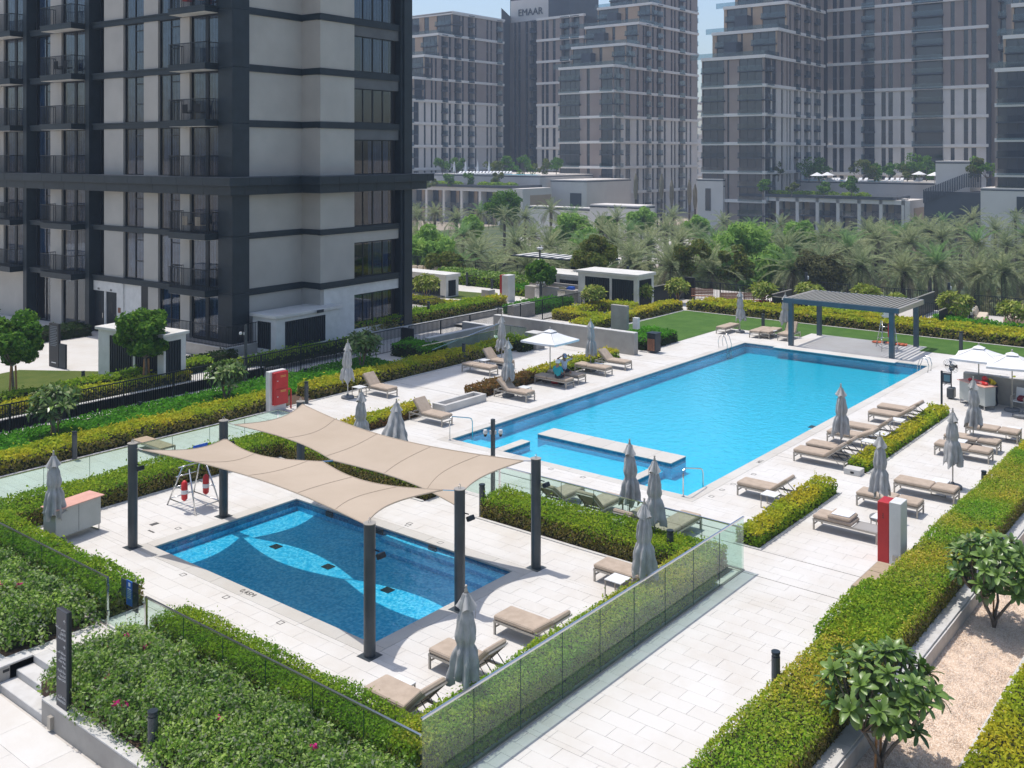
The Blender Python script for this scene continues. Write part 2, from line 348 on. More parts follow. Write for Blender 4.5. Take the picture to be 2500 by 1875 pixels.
# base of the deck (mortar under the slabs), open where pools and sunken strips are
BEDS = [(9.97,12.0,-20,20.45), (9.97,12.0,22.04,60),                      # planting beds at the steps
        (12.22,13.3,11.9,20.2), (12.22,13.25,22.05,30.6),(13.25,24.0,29.0,30.6),(22.66,24.0,21.8,30.6),    # hedges round the children's area
        (22.66,24.0,11.95,19.6), (13.3,22.66,11.85,12.0),
        (25.7,31.5,12.0,12.75), (34.05,43.9,12.0,12.7), (12.5,60,6.7,8.35),
        (12.5,47.2,34.5,36.0), (12.5,36.4,36.0,39.2), (25.6,30.7,29.0,29.95), (33.6,45.2,29.0,29.95)]
LAWN = [(57.0,61.45,-6,28.9),(51.2,61.45,28.9,34.2)]
deckA = [(12.0,61.6,8.35,34.5),(9.63,12.0,20.45,22.04),(36.4,50,34.5,39.5),(10,60,4.0,6.7),(-2,12.5,-20,-10)]
WALK = rect_sub([(9.97,62.0,-6.0,39.55)], [(9.0,10.75,19.78,21.68),(PX0-.4,PX1+.4,PY0-.4,PY1+.4),(KX0-.4,KX1+.4,KY0-.4,KY1+.4),(9.0,62,-6,6.62)]+BEDS+LAWN)
HOL = [(PX0,PX1,PY0,PY1),(KX0,KX1,KY0,KY1)]
g = MB()
for r in rect_sub([(9.9,72.6,6.62,39.55)], HOL+[(9.0,10.75,19.78,21.68)]): g.box(*r, -1.6, -.012)
struct('deck_base', g, M['joint'])
# slabs 0.8 x 0.4 in running bond, the 300 nearest one by one
deck = thing('paved_deck', 'pale limestone slab paving around both swimming pools', 'paving'); del deck['category']; del deck['label']; deck['kind'] = 'structure'
tiles = []
def lay(rects, z, ox=0., oy=0., tw=.4, tl=.8):
    for x0, x1, y0, y1 in rects:
        i0, i1 = math.floor((x0-ox)/tw), math.ceil((x1-ox)/tw)
        for i in range(i0, i1):
            off = (i % 2)*tl/2; j0, j1 = math.floor((y0-oy-off)/tl), math.ceil((y1-oy-off)/tl)
            a0, a1 = max(x0, ox+i*tw), min(x1, ox+(i+1)*tw)
            if a1-a0 < .05: continue
            for j in range(j0, j1):
                b0, b1 = max(y0, oy+off+j*tl), min(y1, oy+off+(j+1)*tl)
                if b1-b0 > .05: tiles.append((a0, a1, b0, b1, z))
lay(WALK, 0., .03, .37)
lay([(61.45+.9,66.8,18.8,34.0),(61.5,64.5,34.2,62),(47.5,61.5,39.7,62)], .0, tw=.8, tl=1.6)
jn = .004
def visible(x, y):
    D = x*ca+y*sa
    if D < 5: return False
    px = CXP+FPX*(x*sa-y*ca)/D; py = HORIZ+FPX*CAMH/D
    return -150 < px < 2650 and py < 1990
tiles = [t for t in tiles if visible((t[0]+t[1])/2, (t[2]+t[3])/2)]
tiles.sort(key=lambda t: (t[0]+t[1])**2+(t[2]+t[3])**2-(0 if (t[1]-t[0])*(t[3]-t[2]) > .25 else -400))
cache = {}
def slab(name, parent, t, mat, k=None):
    a = (round(t[1]-t[0]-jn, 2), round(t[3]-t[2]-jn, 2))
    if a not in cache:
        m_ = MB(); w_, l_ = t[1]-t[0]-jn, t[3]-t[2]-jn; b = .004
        vs = [(-w_/2,-l_/2,-.03),(w_/2,-l_/2,-.03),(w_/2,l_/2,-.03),(-w_/2,l_/2,-.03),(-w_/2,-l_/2,-b),(w_/2,-l_/2,-b),(w_/2,l_/2,-b),(-w_/2,l_/2,-b),
              (-w_/2+b,-l_/2+b,0),(w_/2-b,-l_/2+b,0),(w_/2-b,l_/2-b,0),(-w_/2+b,l_/2-b,0)]
        m_.add(vs, [(8,9,10,11)]+[(i,(i+1)%4,4+(i+1)%4,4+i) for i in range(4)]+[(4+i,4+(i+1)%4,8+(i+1)%4,8+i) for i in range(4)])
        cache[a] = m_.mesh('paving_slab', mat)
    return obj(name, cache[a], parent, ((t[0]+t[1])/2, (t[2]+t[3])/2, t[4]+random.uniform(-.0012,.0012)))
for t in tiles[:300]: slab('paving_slab', deck, t, M['tile'])
V = []
for x0,x1,y0,y1,z in tiles[300:]:
    h = jn/2; z += random.uniform(-.001,.001)
    V.append([(x0+h,y0+h,z),(x1-h,y0+h,z),(x1-h,y1-h,z),(x0+h,y1-h,z)])
    V.append([(x0+h,y0+h,z-.02),(x1-h,y0+h,z-.02),(x1-h,y0+h,z),(x0+h,y0+h,z)])
    V.append([(x0+h,y0+h,z),(x0+h,y1-h,z),(x0+h,y1-h,z-.02),(x0+h,y0+h,z-.02)])
obj('paving_slabs', quads_mesh('paving_slabs', np.array(V), M['tile_s']), deck, kind='stuff')
# pool copings: slabs 0.4 wide and 1.2 long, slightly warmer stone
def coping(x0, x1, y0, y1, w_=.4, ln=1.2, z=.004, parent=deck):
    cache2 = {}
    for k, (a0,a1,b0,b1,ax) in enumerate(((x0-w_,x0,y0-w_,y1+w_,1),(x1,x1+w_,y0-w_,y1+w_,1),(x0,x1,y0-w_,y0,0),(x0,x1,y1,y1+w_,0))):
        q0, q1 = (b0,b1) if ax else (a0,a1); nn = max(1, round((q1-q0)/ln)); st = (q1-q0)/nn
        for i in range(nn):
            r = (a0,a1,q0+i*st,q0+(i+1)*st) if ax else (q0+i*st,q0+(i+1)*st,b0,b1)
            key = (k, nn)
            if key not in cache2:
                m_ = MB(); hx, hy = (r[1]-r[0]-.006)/2, (r[3]-r[2]-.006)/2; m_.bbox(-hx,hx,-hy,hy,-.05,0,.008); cache2[key] = m_.mesh('coping_stone', M['coping'])
            obj('coping_stone', cache2[key], parent, ((r[0]+r[1])/2,(r[2]+r[3])/2,z))
coping(PX0,PX1,PY0,PY1); coping(KX0,KX1,KY0,KY1)
# pools
def pool(name, x0,x1,y0,y1, depth, mos, wl, steps=()):
    g = MB(); g.add([(x0,y0,-depth),(x1,y0,-depth),(x1,y1,-depth),(x0,y1,-depth)], [(0,1,2,3)])
    zb = -.2
    x0 += .004; x1 -= .004; y0 += .004; y1 -= .004
    for (a,b,c_,d) in ((x0,y0,x1,y0),(x1,y0,x1,y1),(x1,y1,x0,y1),(x0,y1,x0,y0)):
        g.add([(a,b,-depth),(c_,d,-depth),(c_,d,zb),(a,b,zb)], [(0,3,2,1)])
    for s in steps: g.box(*s)
    b = struct(name, g, mos)
    g = MB()
    for (a,b_,c_,d,ox,oy) in ((x0,y0,x1,y0,0,.003),(x1,y0,x1,y1,-.003,0),(x1,y1,x0,y1,0,-.003),(x0,y1,x0,y0,.003,0)):
        g.add([(a+ox,b_+oy,zb-.02),(c_+ox,d+oy,zb-.02),(c_+ox,d+oy,-.045),(a+ox,b_+oy,-.045)], [(0,3,2,1)])
    g.build('waterline_tiles', M['mosb'], b); return b
def water(name, x0,x1,y0,y1,z):
    g = MB(); g.add([(x0,y0,z),(x1,y0,z),(x1,y1,z),(x0,y1,z)], [(0,1,2,3)]); return struct(name, g, M['water'])
stp = [(PX0+.01+.0, PX0+.9, PY0+.01, PY0+1.9, -.58, -.2),(PX0+.01,PX0+.9,PY1-1.6,PY1-.01,-.58,-.2),(PX0+.9,PX0+1.6,PY1-1.6,PY1-.01,-.58,-.36),
       (28.27,30.88,18.03,23.23,-.58,-.34),(PX0+.9,PX0+1.6,PY0+.01,PY0+1.9,-.58,-.36)]
pb = pool('pool_basin', PX0,PX1,PY0,PY1, .58, M['mosm'], .1, stp); water('pool_water', PX0,PX1,PY0,PY1,-.07)
kp = pool('kids_pool_basin', KX0,KX1,KY0,KY1, .36, M['mos'], .1, [(20.0-.0,20.31,16.38,21.0,-.36,-.16),(19.6,20.0,16.38,21.4,-.36,-.26)]); water('kids_pool_water', KX0,KX1,KY0,KY1,-.06)
for yy in (17.3,20.4,23.0):
    pass
for k,(px,py) in enumerate(((674,1334),(801,1383),(946,1440))):
    x, y = G(px,py,-.35); g = MB(); g.box(x-.13,x+.13,y-.15,y+.15,-.358,-.345)
    for i in range(5): g.box(x-.11+i*.045,x-.09+i*.045,y-.12,y+.12,-.345,-.34)
    g.build('floor_drain', M['black'], kp)
for k,(px,py) in enumerate(((813,1250),(933,1292),(1063,1335))):
    x, y = G(px,py,-.1); g = MB(); g.box(KX1-.06,KX1-.004,y-.14,y+.14,-.2,-.055); g.build('skimmer_mouth', M['black'], kp)
for px,py in ((1985,1042),(1430,1130)):
    x, y = G(px,py,-.57); g = MB(); g.box(x-.2,x+.2,y-.15,y+.15,-.578,-.565); g.build('floor_drain', M['dark2'], pb)
# stone islands in the main pool
def island(x0,x1,y0,y1):
    g = MB(); g.box(x0,x1,y0,y1,-.579,-.2,False); o = struct('pool_island', g, M['mosm']); MB().box(x0,x1,y0,y1,-.2,-.03,False).build('waterline_tiles', M['mosb'], o)
    nn = max(1, round((y1-y0)/1.0)) if y1-y0 > x1-x0 else max(1, round((x1-x0)/1.0))
    for i in range(nn):
        c_ = MB()
        if y1-y0 > x1-x0: c_.bbox(x0-.02,x1+.02,y0+(y1-y0)*i/nn+.003,y0+(y1-y0)*(i+1)/nn-.003,-.03,.005,.008)
        else: c_.bbox(x0+(x1-x0)*i/nn+.003,x0+(x1-x0)*(i+1)/nn-.003,y0-.02,y1+.02,-.03,.005,.008)
        c_.build('coping_stone', M['coping'], o)
    return o
island(30.88,31.9,17.72,23.62); island(28.27,29.9,23.24,23.62); island(28.27,29.95,17.72,18.02)
# small square deck lights and access frames flush in the slabs
for i,(px,py) in enumerate(((447,1403),(552,1458),(435,1290),(685,1520),(780,1232),(1075,1325),(1000,1278),(996,1282),(1345,1145),(1423,1165),(1737,1212),(1763,1196),(1790,1182),(1840,1158))):
    x, y = G(px,py); g = MB()
    for a in (0,1,2,3):
        d = .075; s = ((x-d,x+d,y-d,y-d+.012),(x-d,x+d,y+d-.012,y+d),(x-d,x-d+.012,y-d+.012,y+d-.012),(x+d-.012,x+d,y-d+.012,y+d-.012))[a]; g.box(*s,-.01,.006,False)
    g.build('deck_light_frame', M['inlay'], deck)
for x0,x1,y0,y1 in ((26.86,26.92,13.0,27.0),(26.3,26.35,13.0,31.0),(15.9,15.96,26.0,26.3)):
    g = MB(); g.box(x0,x1,y0,y1,-.01,.004,False); g.build('drain_slot', M['inlay'], deck)
for x,y in ((16.3,26.6),):
    g = MB(); g.box(x-.12,x+.12,y-.08,y+.08,-.01,.006,False); g.build('deck_outlet', M['inlay'], deck)
# soil strips under the hedges and beds
g = MB()
for r in BEDS:
    if r[1] > 9.98: g.box(r[0],r[1],max(r[2],-10),r[3],-.25,.012,False)
struct('planting_soil', g, M['soil'])
# stone kerbs between hedges and paving
g = MB()
for x0,x1,y0,y1 in ((12.5,24.1,28.9,29.0),(25.6,25.7,12,12.75),(12.5,47.2,34.38,34.5),(13.3,13.36,12,20.2),(22.56,22.66,12,19.7),(22.56,22.66,21.8,29.0),(25.6,31.6,11.92,12.0),(34,44,11.92,12.0),(61.45,61.6,-6,34.3),(51.2,61.45,34.2,34.3)):
    g.box(x0,x1,y0,y1,-.02,.03,False)
struct('stone_kerb', g, M['capstone'])
g = MB(); [g.add([(x0,y0,.012),(x1,y0,.012),(x1,y1,.012),(x0,y1,.012)], [(0,1,2,3)]) for x0,x1,y0,y1 in LAWN]; struct('pool_lawn', g, M['lawn'])
g = MB()
for r in rect_sub([(52.9,58.4,17.2,23.9)], []): g.box(*r, -.02, .016, False)
struct('pergola_pad', g, M['tile_s'])
# steps and lower terrace at the near left
zt = (-.15, -.30, -.45)
st = MB(); st.box(9.65,9.98,19.78,21.66,-1.6,-.30)
lo = struct('lower_terrace_base', MB().box(-30,9.65,-30,60,-1.6,-.462), M['joint'])
steps = thing('garden_steps', 'x', 'x'); del steps['label']; del steps['category']; steps['kind'] = 'structure'
for x0,x1,z in ((10.03,10.4,-.15),(9.66,10.03,-.30)):
    MB().bbox(x0,x1,19.8,21.68,-.6,z,.012).build('step', M['capstone'], steps)
MB().bbox(10.4,10.75,19.8,21.68,-.6,.003,.01).build('step', M['capstone'], steps)
tiles_l = []; keep = tiles; tiles = []
lay([(2,9.65,-5,26)], -.45, tw=.8, tl=1.6); tl_, tiles = [t for t in tiles if visible((t[0]+t[1])/2+.5, (t[2]+t[3])/2)], keep
low = thing('lower_terrace', 'x', 'x'); del low['label']; del low['category']; low['kind'] = 'structure'
for t in tl_: slab('terrace_slab', low, t, M['tile'])
def wall(name, label, x0,x1,y0,y1,z0,z1, mat='plaster', cap=.04, capm='capstone', over=.0, rz=None):
    t = thing(name, label, 'wall', ((x0+x1)/2,(y0+y1)/2,z0)); hx, hy = (x1-x0)/2, (y1-y0)/2
    MB().box(-hx,hx,-hy,hy,0,z1-z0-cap).build('wall_body', M[mat], t)
    if cap:
        L_ = max(hx,hy)*2; nn = max(1, round(L_/1.5)); 
        for i in range(nn):
            c_ = MB()
            if hx > hy: c_.bbox(-hx-over+2*(hx+over)*i/nn+.002,-hx-over+2*(hx+over)*(i+1)/nn-.002,-hy-over,hy+over,z1-z0-cap,z1-z0,.006)
            else: c_.bbox(-hx-over,hx+over,-hy-over+2*(hy+over)*i/nn+.002,-hy-over+2*(hy+over)*(i+1)/nn-.002,z1-z0-cap,z1-z0,.006)
            c_.build('capstone', M[capm], t)
    return t
wl = wall('planter_wall', 'long beige planter wall below the bougainvillea bed beside the steps', 9.65,9.9,2.0,19.78,-.5,.03)
MB().box(-.2,-.125,8.4,8.52,.1,.34).build('socket_box', M['alu'], wl)
w2 = wall('planter_wall', 'low beige wall with two recessed lights at the left of the steps', 7.0,10.4,21.68,22.04,-.5,.02)
for x in (.35,1.05): MB().box(x,x+.14,-.183,-.178,.17+.2*(x>.5),.23+.2*(x>.5)).build('step_light', M['black'], w2)
wall('planter_wall', 'beige planter wall running along the left bed towards the frame edge', 9.7,9.97,22.04,34,-.5,.02)
MB().bbox(9.9,10.4,19.55,19.78,-.5,.03,.01).build('planter_wall_end', M['capstone'], wl).location = (-9.775,-10.89,.5)
# gravel planter with retaining walls at the right
wall('retaining_wall', 'pale retaining wall between the right hedge and the gravel bed', 12.0,62,6.66,6.98,-.9,.05)
wall('retaining_wall', 'flat pale kerb wall on the far side of the gravel bed', 12.0,62,4.86,5.12,-.9,-.25, cap=.05)
g = MB()
nx, ny = 260, 9
vs = [(12+i*48/nx*1., 5.12+1.54*j/ny, -.33+random.uniform(-.012,.012)) for i in range(nx+1) for j in range(ny+1)]
g.add(vs, [(i*(ny+1)+j,(i+1)*(ny+1)+j,(i+1)*(ny+1)+j+1,i*(ny+1)+j+1) for i in range(nx) for j in range(ny)]); struct('gravel_bed', g, M['gravel'])
# loose stones lying on the gravel, nobody could count them
k = 42000; x = 15+rng.random(k)**1.3*26; y = 5.14+rng.random(k)*1.5; s = .012+rng.random(k)*.014
def rocks(x, y, z, s):
    th = rng.random(len(x))*6.28; V = np.zeros((len(x), 4, 3, 3))
    c = np.stack([x,y,z], 1); 
    p = [c+np.stack([np.cos(th+a)*s*1.2, np.sin(th+a)*s, np.zeros_like(s)], 1) for a in (0,2.1,4.2)]; t = c+np.stack([np.cos(th)*s*.2, np.zeros_like(s), s*.8], 1)
    V[:,0] = np.stack([p[0],p[1],t], 1); V[:,1] = np.stack([p[1],p[2],t], 1); V[:,2] = np.stack([p[2],p[0],t], 1); V[:,3] = np.stack([p[0],p[2],p[1]], 1)
    return V.reshape(-1,3,3)
m = M['pebble'] = pri('pebble', (.6,.45,.33), .8); base(m, ramp(m, noise(m, 45, 1, .5, world_pos(m)), [(.35, (.58,.43,.32)), (.5, (.78,.63,.50)), (.65, (.86,.75,.64))]))
obj('gravel', quads_mesh('gravel', rocks(x, y, np.full(k,-.33), s), M['pebble']), kind='stuff')
# service lane behind the long railing and the raised ground of the tower
g = MB(); g.box(-10,31,39.55,40.6,-1.6,-.16); g.box(31,47.4,39.55,43.1,-1.6,-.16); g.box(47.4,72,39.55,40.4,-1.6,-.05); struct('service_lane', g, M['tile_s'])
g = MB(); g.box(-30,30.9,40.6,110,-1.6,.29); g.box(30.9,52.4,43.3,110,-1.6,.29); struct('tower_terrace', g, M['tile_s'])
g = MB(); g.box(61.0,66.9,34.3,62.5,-1.6,-.013); g.box(52.4,61.0,40.4,62.5,-1.6,-.013); struct('garden_base', g, M['joint'])
def sheet(name, poly, z, mat):
    g = MB(); g.add([(x,y,z) for x,y in poly], [tuple(range(len(poly)))]); return struct(name, g, M[mat])
sheet('tower_lawn', [(6,43.0),(24.6,42.7),(25.4,45.9),(23.0,49.4),(6,47.0)], .31, 'lawn2')
sheet('garden_lawn', [(55.9,49.4),(59.45,49.9),(58.9,53.8),(55,54)], .012, 'lawn2')
sheet('garden_lawn', [(47.4,31.2),(51.2,31.2),(51.2,34.2),(47.4,34.2)], .012, 'lawn')
MB().bbox(-.0,.0,0,0,0,0)
cw = wall('ramp_wall', 'dark grey lane wall with pale capping behind the left railing', 8,30.9,40.6,40.78,-.2,.33, 'plaster')
wall('planter_wall', 'long white-capped planter wall under the clipped hedge beside the tower', 42.9,52.3,43.0,43.3,-.2,.42)
wall('planter_wall', 'white-capped planter wall closing the tower hedge bed on its left', 31.4,42.9,43.0,43.3,-.2,.42)
# ================================================================== PLANTS
def leaf_quads(P, Nn, s, jit=.9, asp=1.7):
    """diamond leaves at points P, facing roughly Nn, size s"""
    n = len(P); d = Nn+rng.normal(0, jit, (n,3)); d /= np.linalg.norm(d, axis=1)[:,None]+1e-9
    a = rng.normal(0,1,(n,3)); u = np.cross(d,a); u /= np.linalg.norm(u, axis=1)[:,None]+1e-9; v = np.cross(d,u)
    s = (s*(.65+.7*rng.random(n)))[:,None] if np.ndim(s) == 0 else (s*(.65+.7*rng.random(n)))[:,None]
    u = u*s*.5*asp; v = v*s*.5
    return np.stack([P-u, P-v*.9+u*.1, P+u, P+v*.9+u*.1], 1)
def hedge_parts(rects, z0, h, s, dens=1., top='h_grn', side='h_brn', edge=.05, wav=.05):
    V, MI = [], []
    for x0,x1,y0,y1 in rects:
        w_, l_ = x1-x0, y1-y0
        for k,(area) in enumerate((w_*l_, w_*h, w_*h, l_*h, l_*h)):
            n = int(area*dens*1.9/(s*s))
            if n < 1: continue
            a, b = rng.random(n), rng.random(n); dep = rng.normal(0, .028, n)
            if k == 0: P = np.stack([x0+a*w_, y0+b*l_, z0+h+dep], 1); nn = (0,0,1)
            elif k == 1: P = np.stack([x0+a*w_, y0-dep, z0+b*h], 1); nn = (0,-1,.8)
            elif k == 2: P = np.stack([x0+a*w_, y1+dep, z0+b*h], 1); nn = (0,1,.8)
            elif k == 3: P = np.stack([x0-dep, y0+a*l_, z0+b*h], 1); nn = (-1,0,.8)
            else: P = np.stack([x1+dep, y0+a*l_, z0+b*h], 1); nn = (1,0,.8)
            und = wav*(np.sin(P[:,0]*2.1+np.sin(P[:,1]*1.3)*2)+np.sin(P[:,1]*2.7+P[:,0]))*.5
            f = np.clip((P[:,2]-z0)/h, 0, 1.2); P[:,2] += und*f
            cx, cy = (x0+x1)/2, (y0+y1)/2
            rag = 1+(rng.random(n) < .09)*rng.random(n)*.16/h*(k == 0); P[:,2] = z0+(P[:,2]-z0)*rag
            V.append(leaf_quads(P, np.array(nn, float), s))
            hh = np.clip((P[:,2]-z0)/h, 0, 1)
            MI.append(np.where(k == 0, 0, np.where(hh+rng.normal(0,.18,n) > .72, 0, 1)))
    return np.concatenate(V), np.concatenate(MI)
def hedge(label, rects, z0=0., h=.6, s=None, dens=1., top='h_grn', side='h_brn', name='hedge', group=None, cat='hedge', wav=.05, grid=None):
    if s is None: s = max(.045, .0021*min(dist(r[0], r[2]) for r in rects))
    cx, cy = (rects[0][0]+rects[0][1])/2, (rects[0][2]+rects[0][3])/2
    t = thing(name, label, cat, (cx,cy,z0), group=group)
    V, MI = hedge_parts(rects, z0, h, s, dens, top, side, wav=wav); V = V-np.array([cx,cy,z0])
    o = obj('foliage', quads_mesh('foliage', V, [M[top], M[side]], MI), t)
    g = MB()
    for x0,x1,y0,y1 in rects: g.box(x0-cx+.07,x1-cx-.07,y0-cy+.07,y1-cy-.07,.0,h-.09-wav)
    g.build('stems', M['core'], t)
    return t
M['h_mix'] = leafm('mixed_hedge_leaf', [(.19,.34,.02), (.36,.44,.03), (.52,.52,.045), (.58,.54,.13), (.24,.40,.022)], .45, ((.6,.95,.7), (1.25,1.05,1.)))
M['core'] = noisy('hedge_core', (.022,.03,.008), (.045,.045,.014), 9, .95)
# hedges round the children's pool and glass fences
hedge('long green hedge behind the near left glass run, beside the bougainvillea bed', [(12.25,13.15,12.1,20.15)], s=.034)
hedge('L shaped green hedge enclosing the grey desk corner left of the childrens pool', [(12.25,13.25,22.1,30.5),(13.25,23.95,29.05,30.5),(22.75,23.95,21.85,29.05)], s=.05)
hedge('green hedge between the childrens pool and the four glass-screened loungers', [(22.75,23.95,12.1,19.55)], s=.042)
hedge('green hedge behind the long near glass run that borders the wide walkway', [(12.4,22.9,11.86,12.7)], s=.036, h=.7, side='h_mix', top='h_mix')
hedge('low golden hedge strip beside the single lounger at the right of the pool corner', [(25.72,31.45,12.05,12.7)], s=.055, h=.42, top='h_yel', side='h_grn')
hedge('low golden hedge strip behind the row of six raised loungers', [(34.1,43.85,12.05,12.65)], s=.07, h=.32, top='h_yel', side='h_grn')
hedge('long golden-green hedge along the retaining wall at the right edge', [(14.0,38,7.0,8.3)], s=.038, top='h_mix', side='h_brn', h=.6)
hedge('far stretch of golden hedge running out of frame at the right', [(38,60,7.0,8.3)], s=.08, top='h_yel', side='h_grn', h=.6)
hedge('bright green bushy clump standing out of the right hedge below the sling lounger', [(21.0,24.2,7.15,8.5)], s=.042, top='h_grn', side='h_brt', h=.68, wav=.08)
hedge('green grass-like hedge in the bottom right corner beyond the gravel kerb', [(15.0,34,2.4,4.82)], z0=-.3, s=.055, top='h_yel', side='h_brn', h=.55)
# north-west strip
hedge('long golden hedge along the glass-fenced path below the bright green ground cover', [(10,27.5,34.6,35.75)], s=.075, top='h_yel', side='h_brn', h=.55)
hedge('golden hedge right of the red hose cabinet, running towards the grey pier', [(29.0,43.8,34.6,35.75)], s=.09, top='h_yel', side='h_brn', h=.55)
hedge('bright green ground cover strip between the golden hedge and the long dark railing', [(10,36.2,36.0,39.1)], s=.085, top='h_brt', side='h_brt', h=.2, name='ground_cover', cat='ground cover')
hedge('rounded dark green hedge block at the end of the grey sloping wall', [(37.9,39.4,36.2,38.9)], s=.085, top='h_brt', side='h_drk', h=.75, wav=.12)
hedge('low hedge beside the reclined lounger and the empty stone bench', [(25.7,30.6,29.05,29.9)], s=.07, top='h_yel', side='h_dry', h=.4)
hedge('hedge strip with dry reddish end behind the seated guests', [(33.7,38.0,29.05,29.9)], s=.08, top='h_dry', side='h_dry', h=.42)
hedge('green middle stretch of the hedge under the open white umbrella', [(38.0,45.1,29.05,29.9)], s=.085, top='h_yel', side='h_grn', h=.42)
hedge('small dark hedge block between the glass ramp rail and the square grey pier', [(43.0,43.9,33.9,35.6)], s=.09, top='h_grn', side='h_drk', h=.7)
# behind the railing, raised ground
hedge('front clipped hedge of the pair planted behind the dark railing at the left', [(6,27.0,40.95,41.7)], z0=.3, s=.085, top='h_yel', side='h_brn', h=.45)
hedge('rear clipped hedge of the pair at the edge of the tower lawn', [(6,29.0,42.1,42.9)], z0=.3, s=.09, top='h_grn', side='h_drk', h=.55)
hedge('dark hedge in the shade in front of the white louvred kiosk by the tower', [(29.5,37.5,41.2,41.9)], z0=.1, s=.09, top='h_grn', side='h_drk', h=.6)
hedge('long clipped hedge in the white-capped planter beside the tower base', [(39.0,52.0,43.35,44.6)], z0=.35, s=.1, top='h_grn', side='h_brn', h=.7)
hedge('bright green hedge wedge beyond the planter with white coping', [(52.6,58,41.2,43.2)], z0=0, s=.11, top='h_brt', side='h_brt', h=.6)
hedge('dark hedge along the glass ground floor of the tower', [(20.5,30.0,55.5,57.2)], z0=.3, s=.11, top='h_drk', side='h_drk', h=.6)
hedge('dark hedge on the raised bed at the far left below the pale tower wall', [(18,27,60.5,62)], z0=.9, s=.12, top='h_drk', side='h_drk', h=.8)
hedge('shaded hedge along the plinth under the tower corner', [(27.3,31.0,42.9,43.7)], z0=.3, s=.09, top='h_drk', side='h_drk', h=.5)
# garden beyond the pool wall
hedge('square ring of golden hedge around the small plumeria behind the grey pool wall', [(52.8,58.9,38.2,39.2),(52.8,53.9,35.8,38.2),(50.0,57.0,34.6,35.8),(57.9,59.0,36.4,38.2)], s=.11, top='h_yel', side='h_brn', h=.6)
hedge('green hedge beside the waste bin at the corner of the pool lawn', [(47.6,51.0,28.9,31.0)], s=.1, top='h_brt', side='h_drk', h=.65)
hedge('front golden hedge along the far side of the pool lawn', [(61.7,62.7,-4,34.2),(57.2,61.7,34.5,35.6)], s=.13, top='h_yel', side='h_brn', h=.62)
hedge('second golden hedge row behind the pool lawn', [(62.9,63.9,-4,33.6)], s=.13, top='h_yel', side='h_grn', h=.7)
hedge('green hedge round the cushioned garden sofas at the right', [(64.6,65.6,13.0,18.0),(68.5,71.4,18.3,19.2),(65.6,66.4,17.4,19.0)], s=.13, top='h_brt', side='h_grn', h=.7)
hedge('small green hedge between the pergola and the fenced opening', [(64.4,66.0,21.8,27.0)], s=.13, top='h_grn', side='h_grn', h=.55)
hedge('leafy hedge in front of the round garden sofa by the boundary railing', [(61.9,64.3,46.5,58.5)], s=.15, top='shrub', side='h_grn', h=.95, wav=.15)
hedge('ring hedge round the sunken court beside the low grey kiosk', [(50.5,51.5,45.2,51),(51.5,55.5,45.2,46.2)], z0=.1, s=.12, top='h_yel', side='h_brn', h=.6)
hedge('small bright hedge next to the barbecue counter', [(59.8,61.2,46.8,48.4)], s=.13, top='h_brt', side='h_grn', h=.7)
hedge('flowering pink bed by the dark gate walls beyond the lawn', [(64.2,65.4,27.6,30.4)], s=.14, top='flower', side='h_grn', h=.5, wav=.14, name='flower_bed', cat='flower bed')
# bougainvillea beds in the near left corner
def bush_bed(label, x0,x1,y0,y1, z0, h, n, s, leaves, mat, flowers, fmat='flower'):
    cx, cy = (x0+x1)/2, (y0+y1)/2; t = thing('bougainvillea_bed', label, 'shrub bed', (cx,cy,z0))
    bx, by = x0+rng.random(n)*(x1-x0), y0+rng.random(n)*(y1-y0); br = .22+rng.random(n)*.26; bh = h*(.45+.6*rng.random(n))
    edge = np.minimum(np.minimum(bx-x0, x1-bx), np.minimum(by-y0, y1-by)); bh *= np.clip(.6+edge*1.2, .6, 1)
    k = leaves; i = rng.integers(0,n,k); d = rng.normal(0,1,(k,3)); d[:,2] = np.abs(d[:,2])*1.1; d /= np.linalg.norm(d,axis=1)[:,None]
    r = br[i]*(.7+.4*rng.random(k)); P = np.stack([bx[i]-cx+d[:,0]*r, by[i]-cy+d[:,1]*r, bh[i]-br[i]*.6+d[:,2]*r*1.15], 1)
    # upright shoots
    q = int(k*.12); j = rng.integers(0,n,q//9); base_ = np.stack([bx[j]-cx+rng.normal(0,.12,len(j)), by[j]-cy+rng.normal(0,.12,len(j)), bh[j]], 1)
    jj = np.repeat(np.arange(len(j)), 9); tt = rng.random(len(jj)); lean = rng.normal(0,.12,(len(j),2))
    S = base_[jj]+np.stack([lean[jj,0]*tt, lean[jj,1]*tt, tt*.34], 1)+rng.normal(0,.02,(len(jj),3))
    V = np.concatenate([leaf_quads(P, d, s, .55, 1.5), leaf_quads(S, np.array([0,0,1.]), s*.9, .8, 1.5)])
    mi = (rng.random(len(V)) < .16).astype(int)
    obj('foliage', quads_mesh('foliage', V, [M[mat], M['shrubp']], mi), t)
    f = []
    for _ in range(flowers):
        a = rng.integers(0,n); c_ = np.array([bx[a]-cx, by[a]-cy, bh[a]+br[a]*.45])+rng.normal(0,.07,3)
        f.append(leaf_quads(c_+rng.normal(0,.035,(16,3)), np.array([0,0,1.]), .05, 1., 1.2))
    obj('flowers', quads_mesh('flowers', np.concatenate(f), M[fmat]), t, kind='stuff')
    m_ = MB(); m_.box(x0-cx+.1,x1-cx-.1,y0-cy+.1,y1-cy-.1,0,h*.35); m_.build('stems', M['core'], t); return t
bush_bed('large bougainvillea bed with magenta flowers between the sign post and the glass', 10.0,12.0,10.5,20.3, 0,.62, 420,.05, 95000,'shrub',26)
bush_bed('smaller bougainvillea bed at the left edge beyond the steps', 10.0,11.95,22.15,33, 0,.7, 380,.058, 62000,'shrub',16)
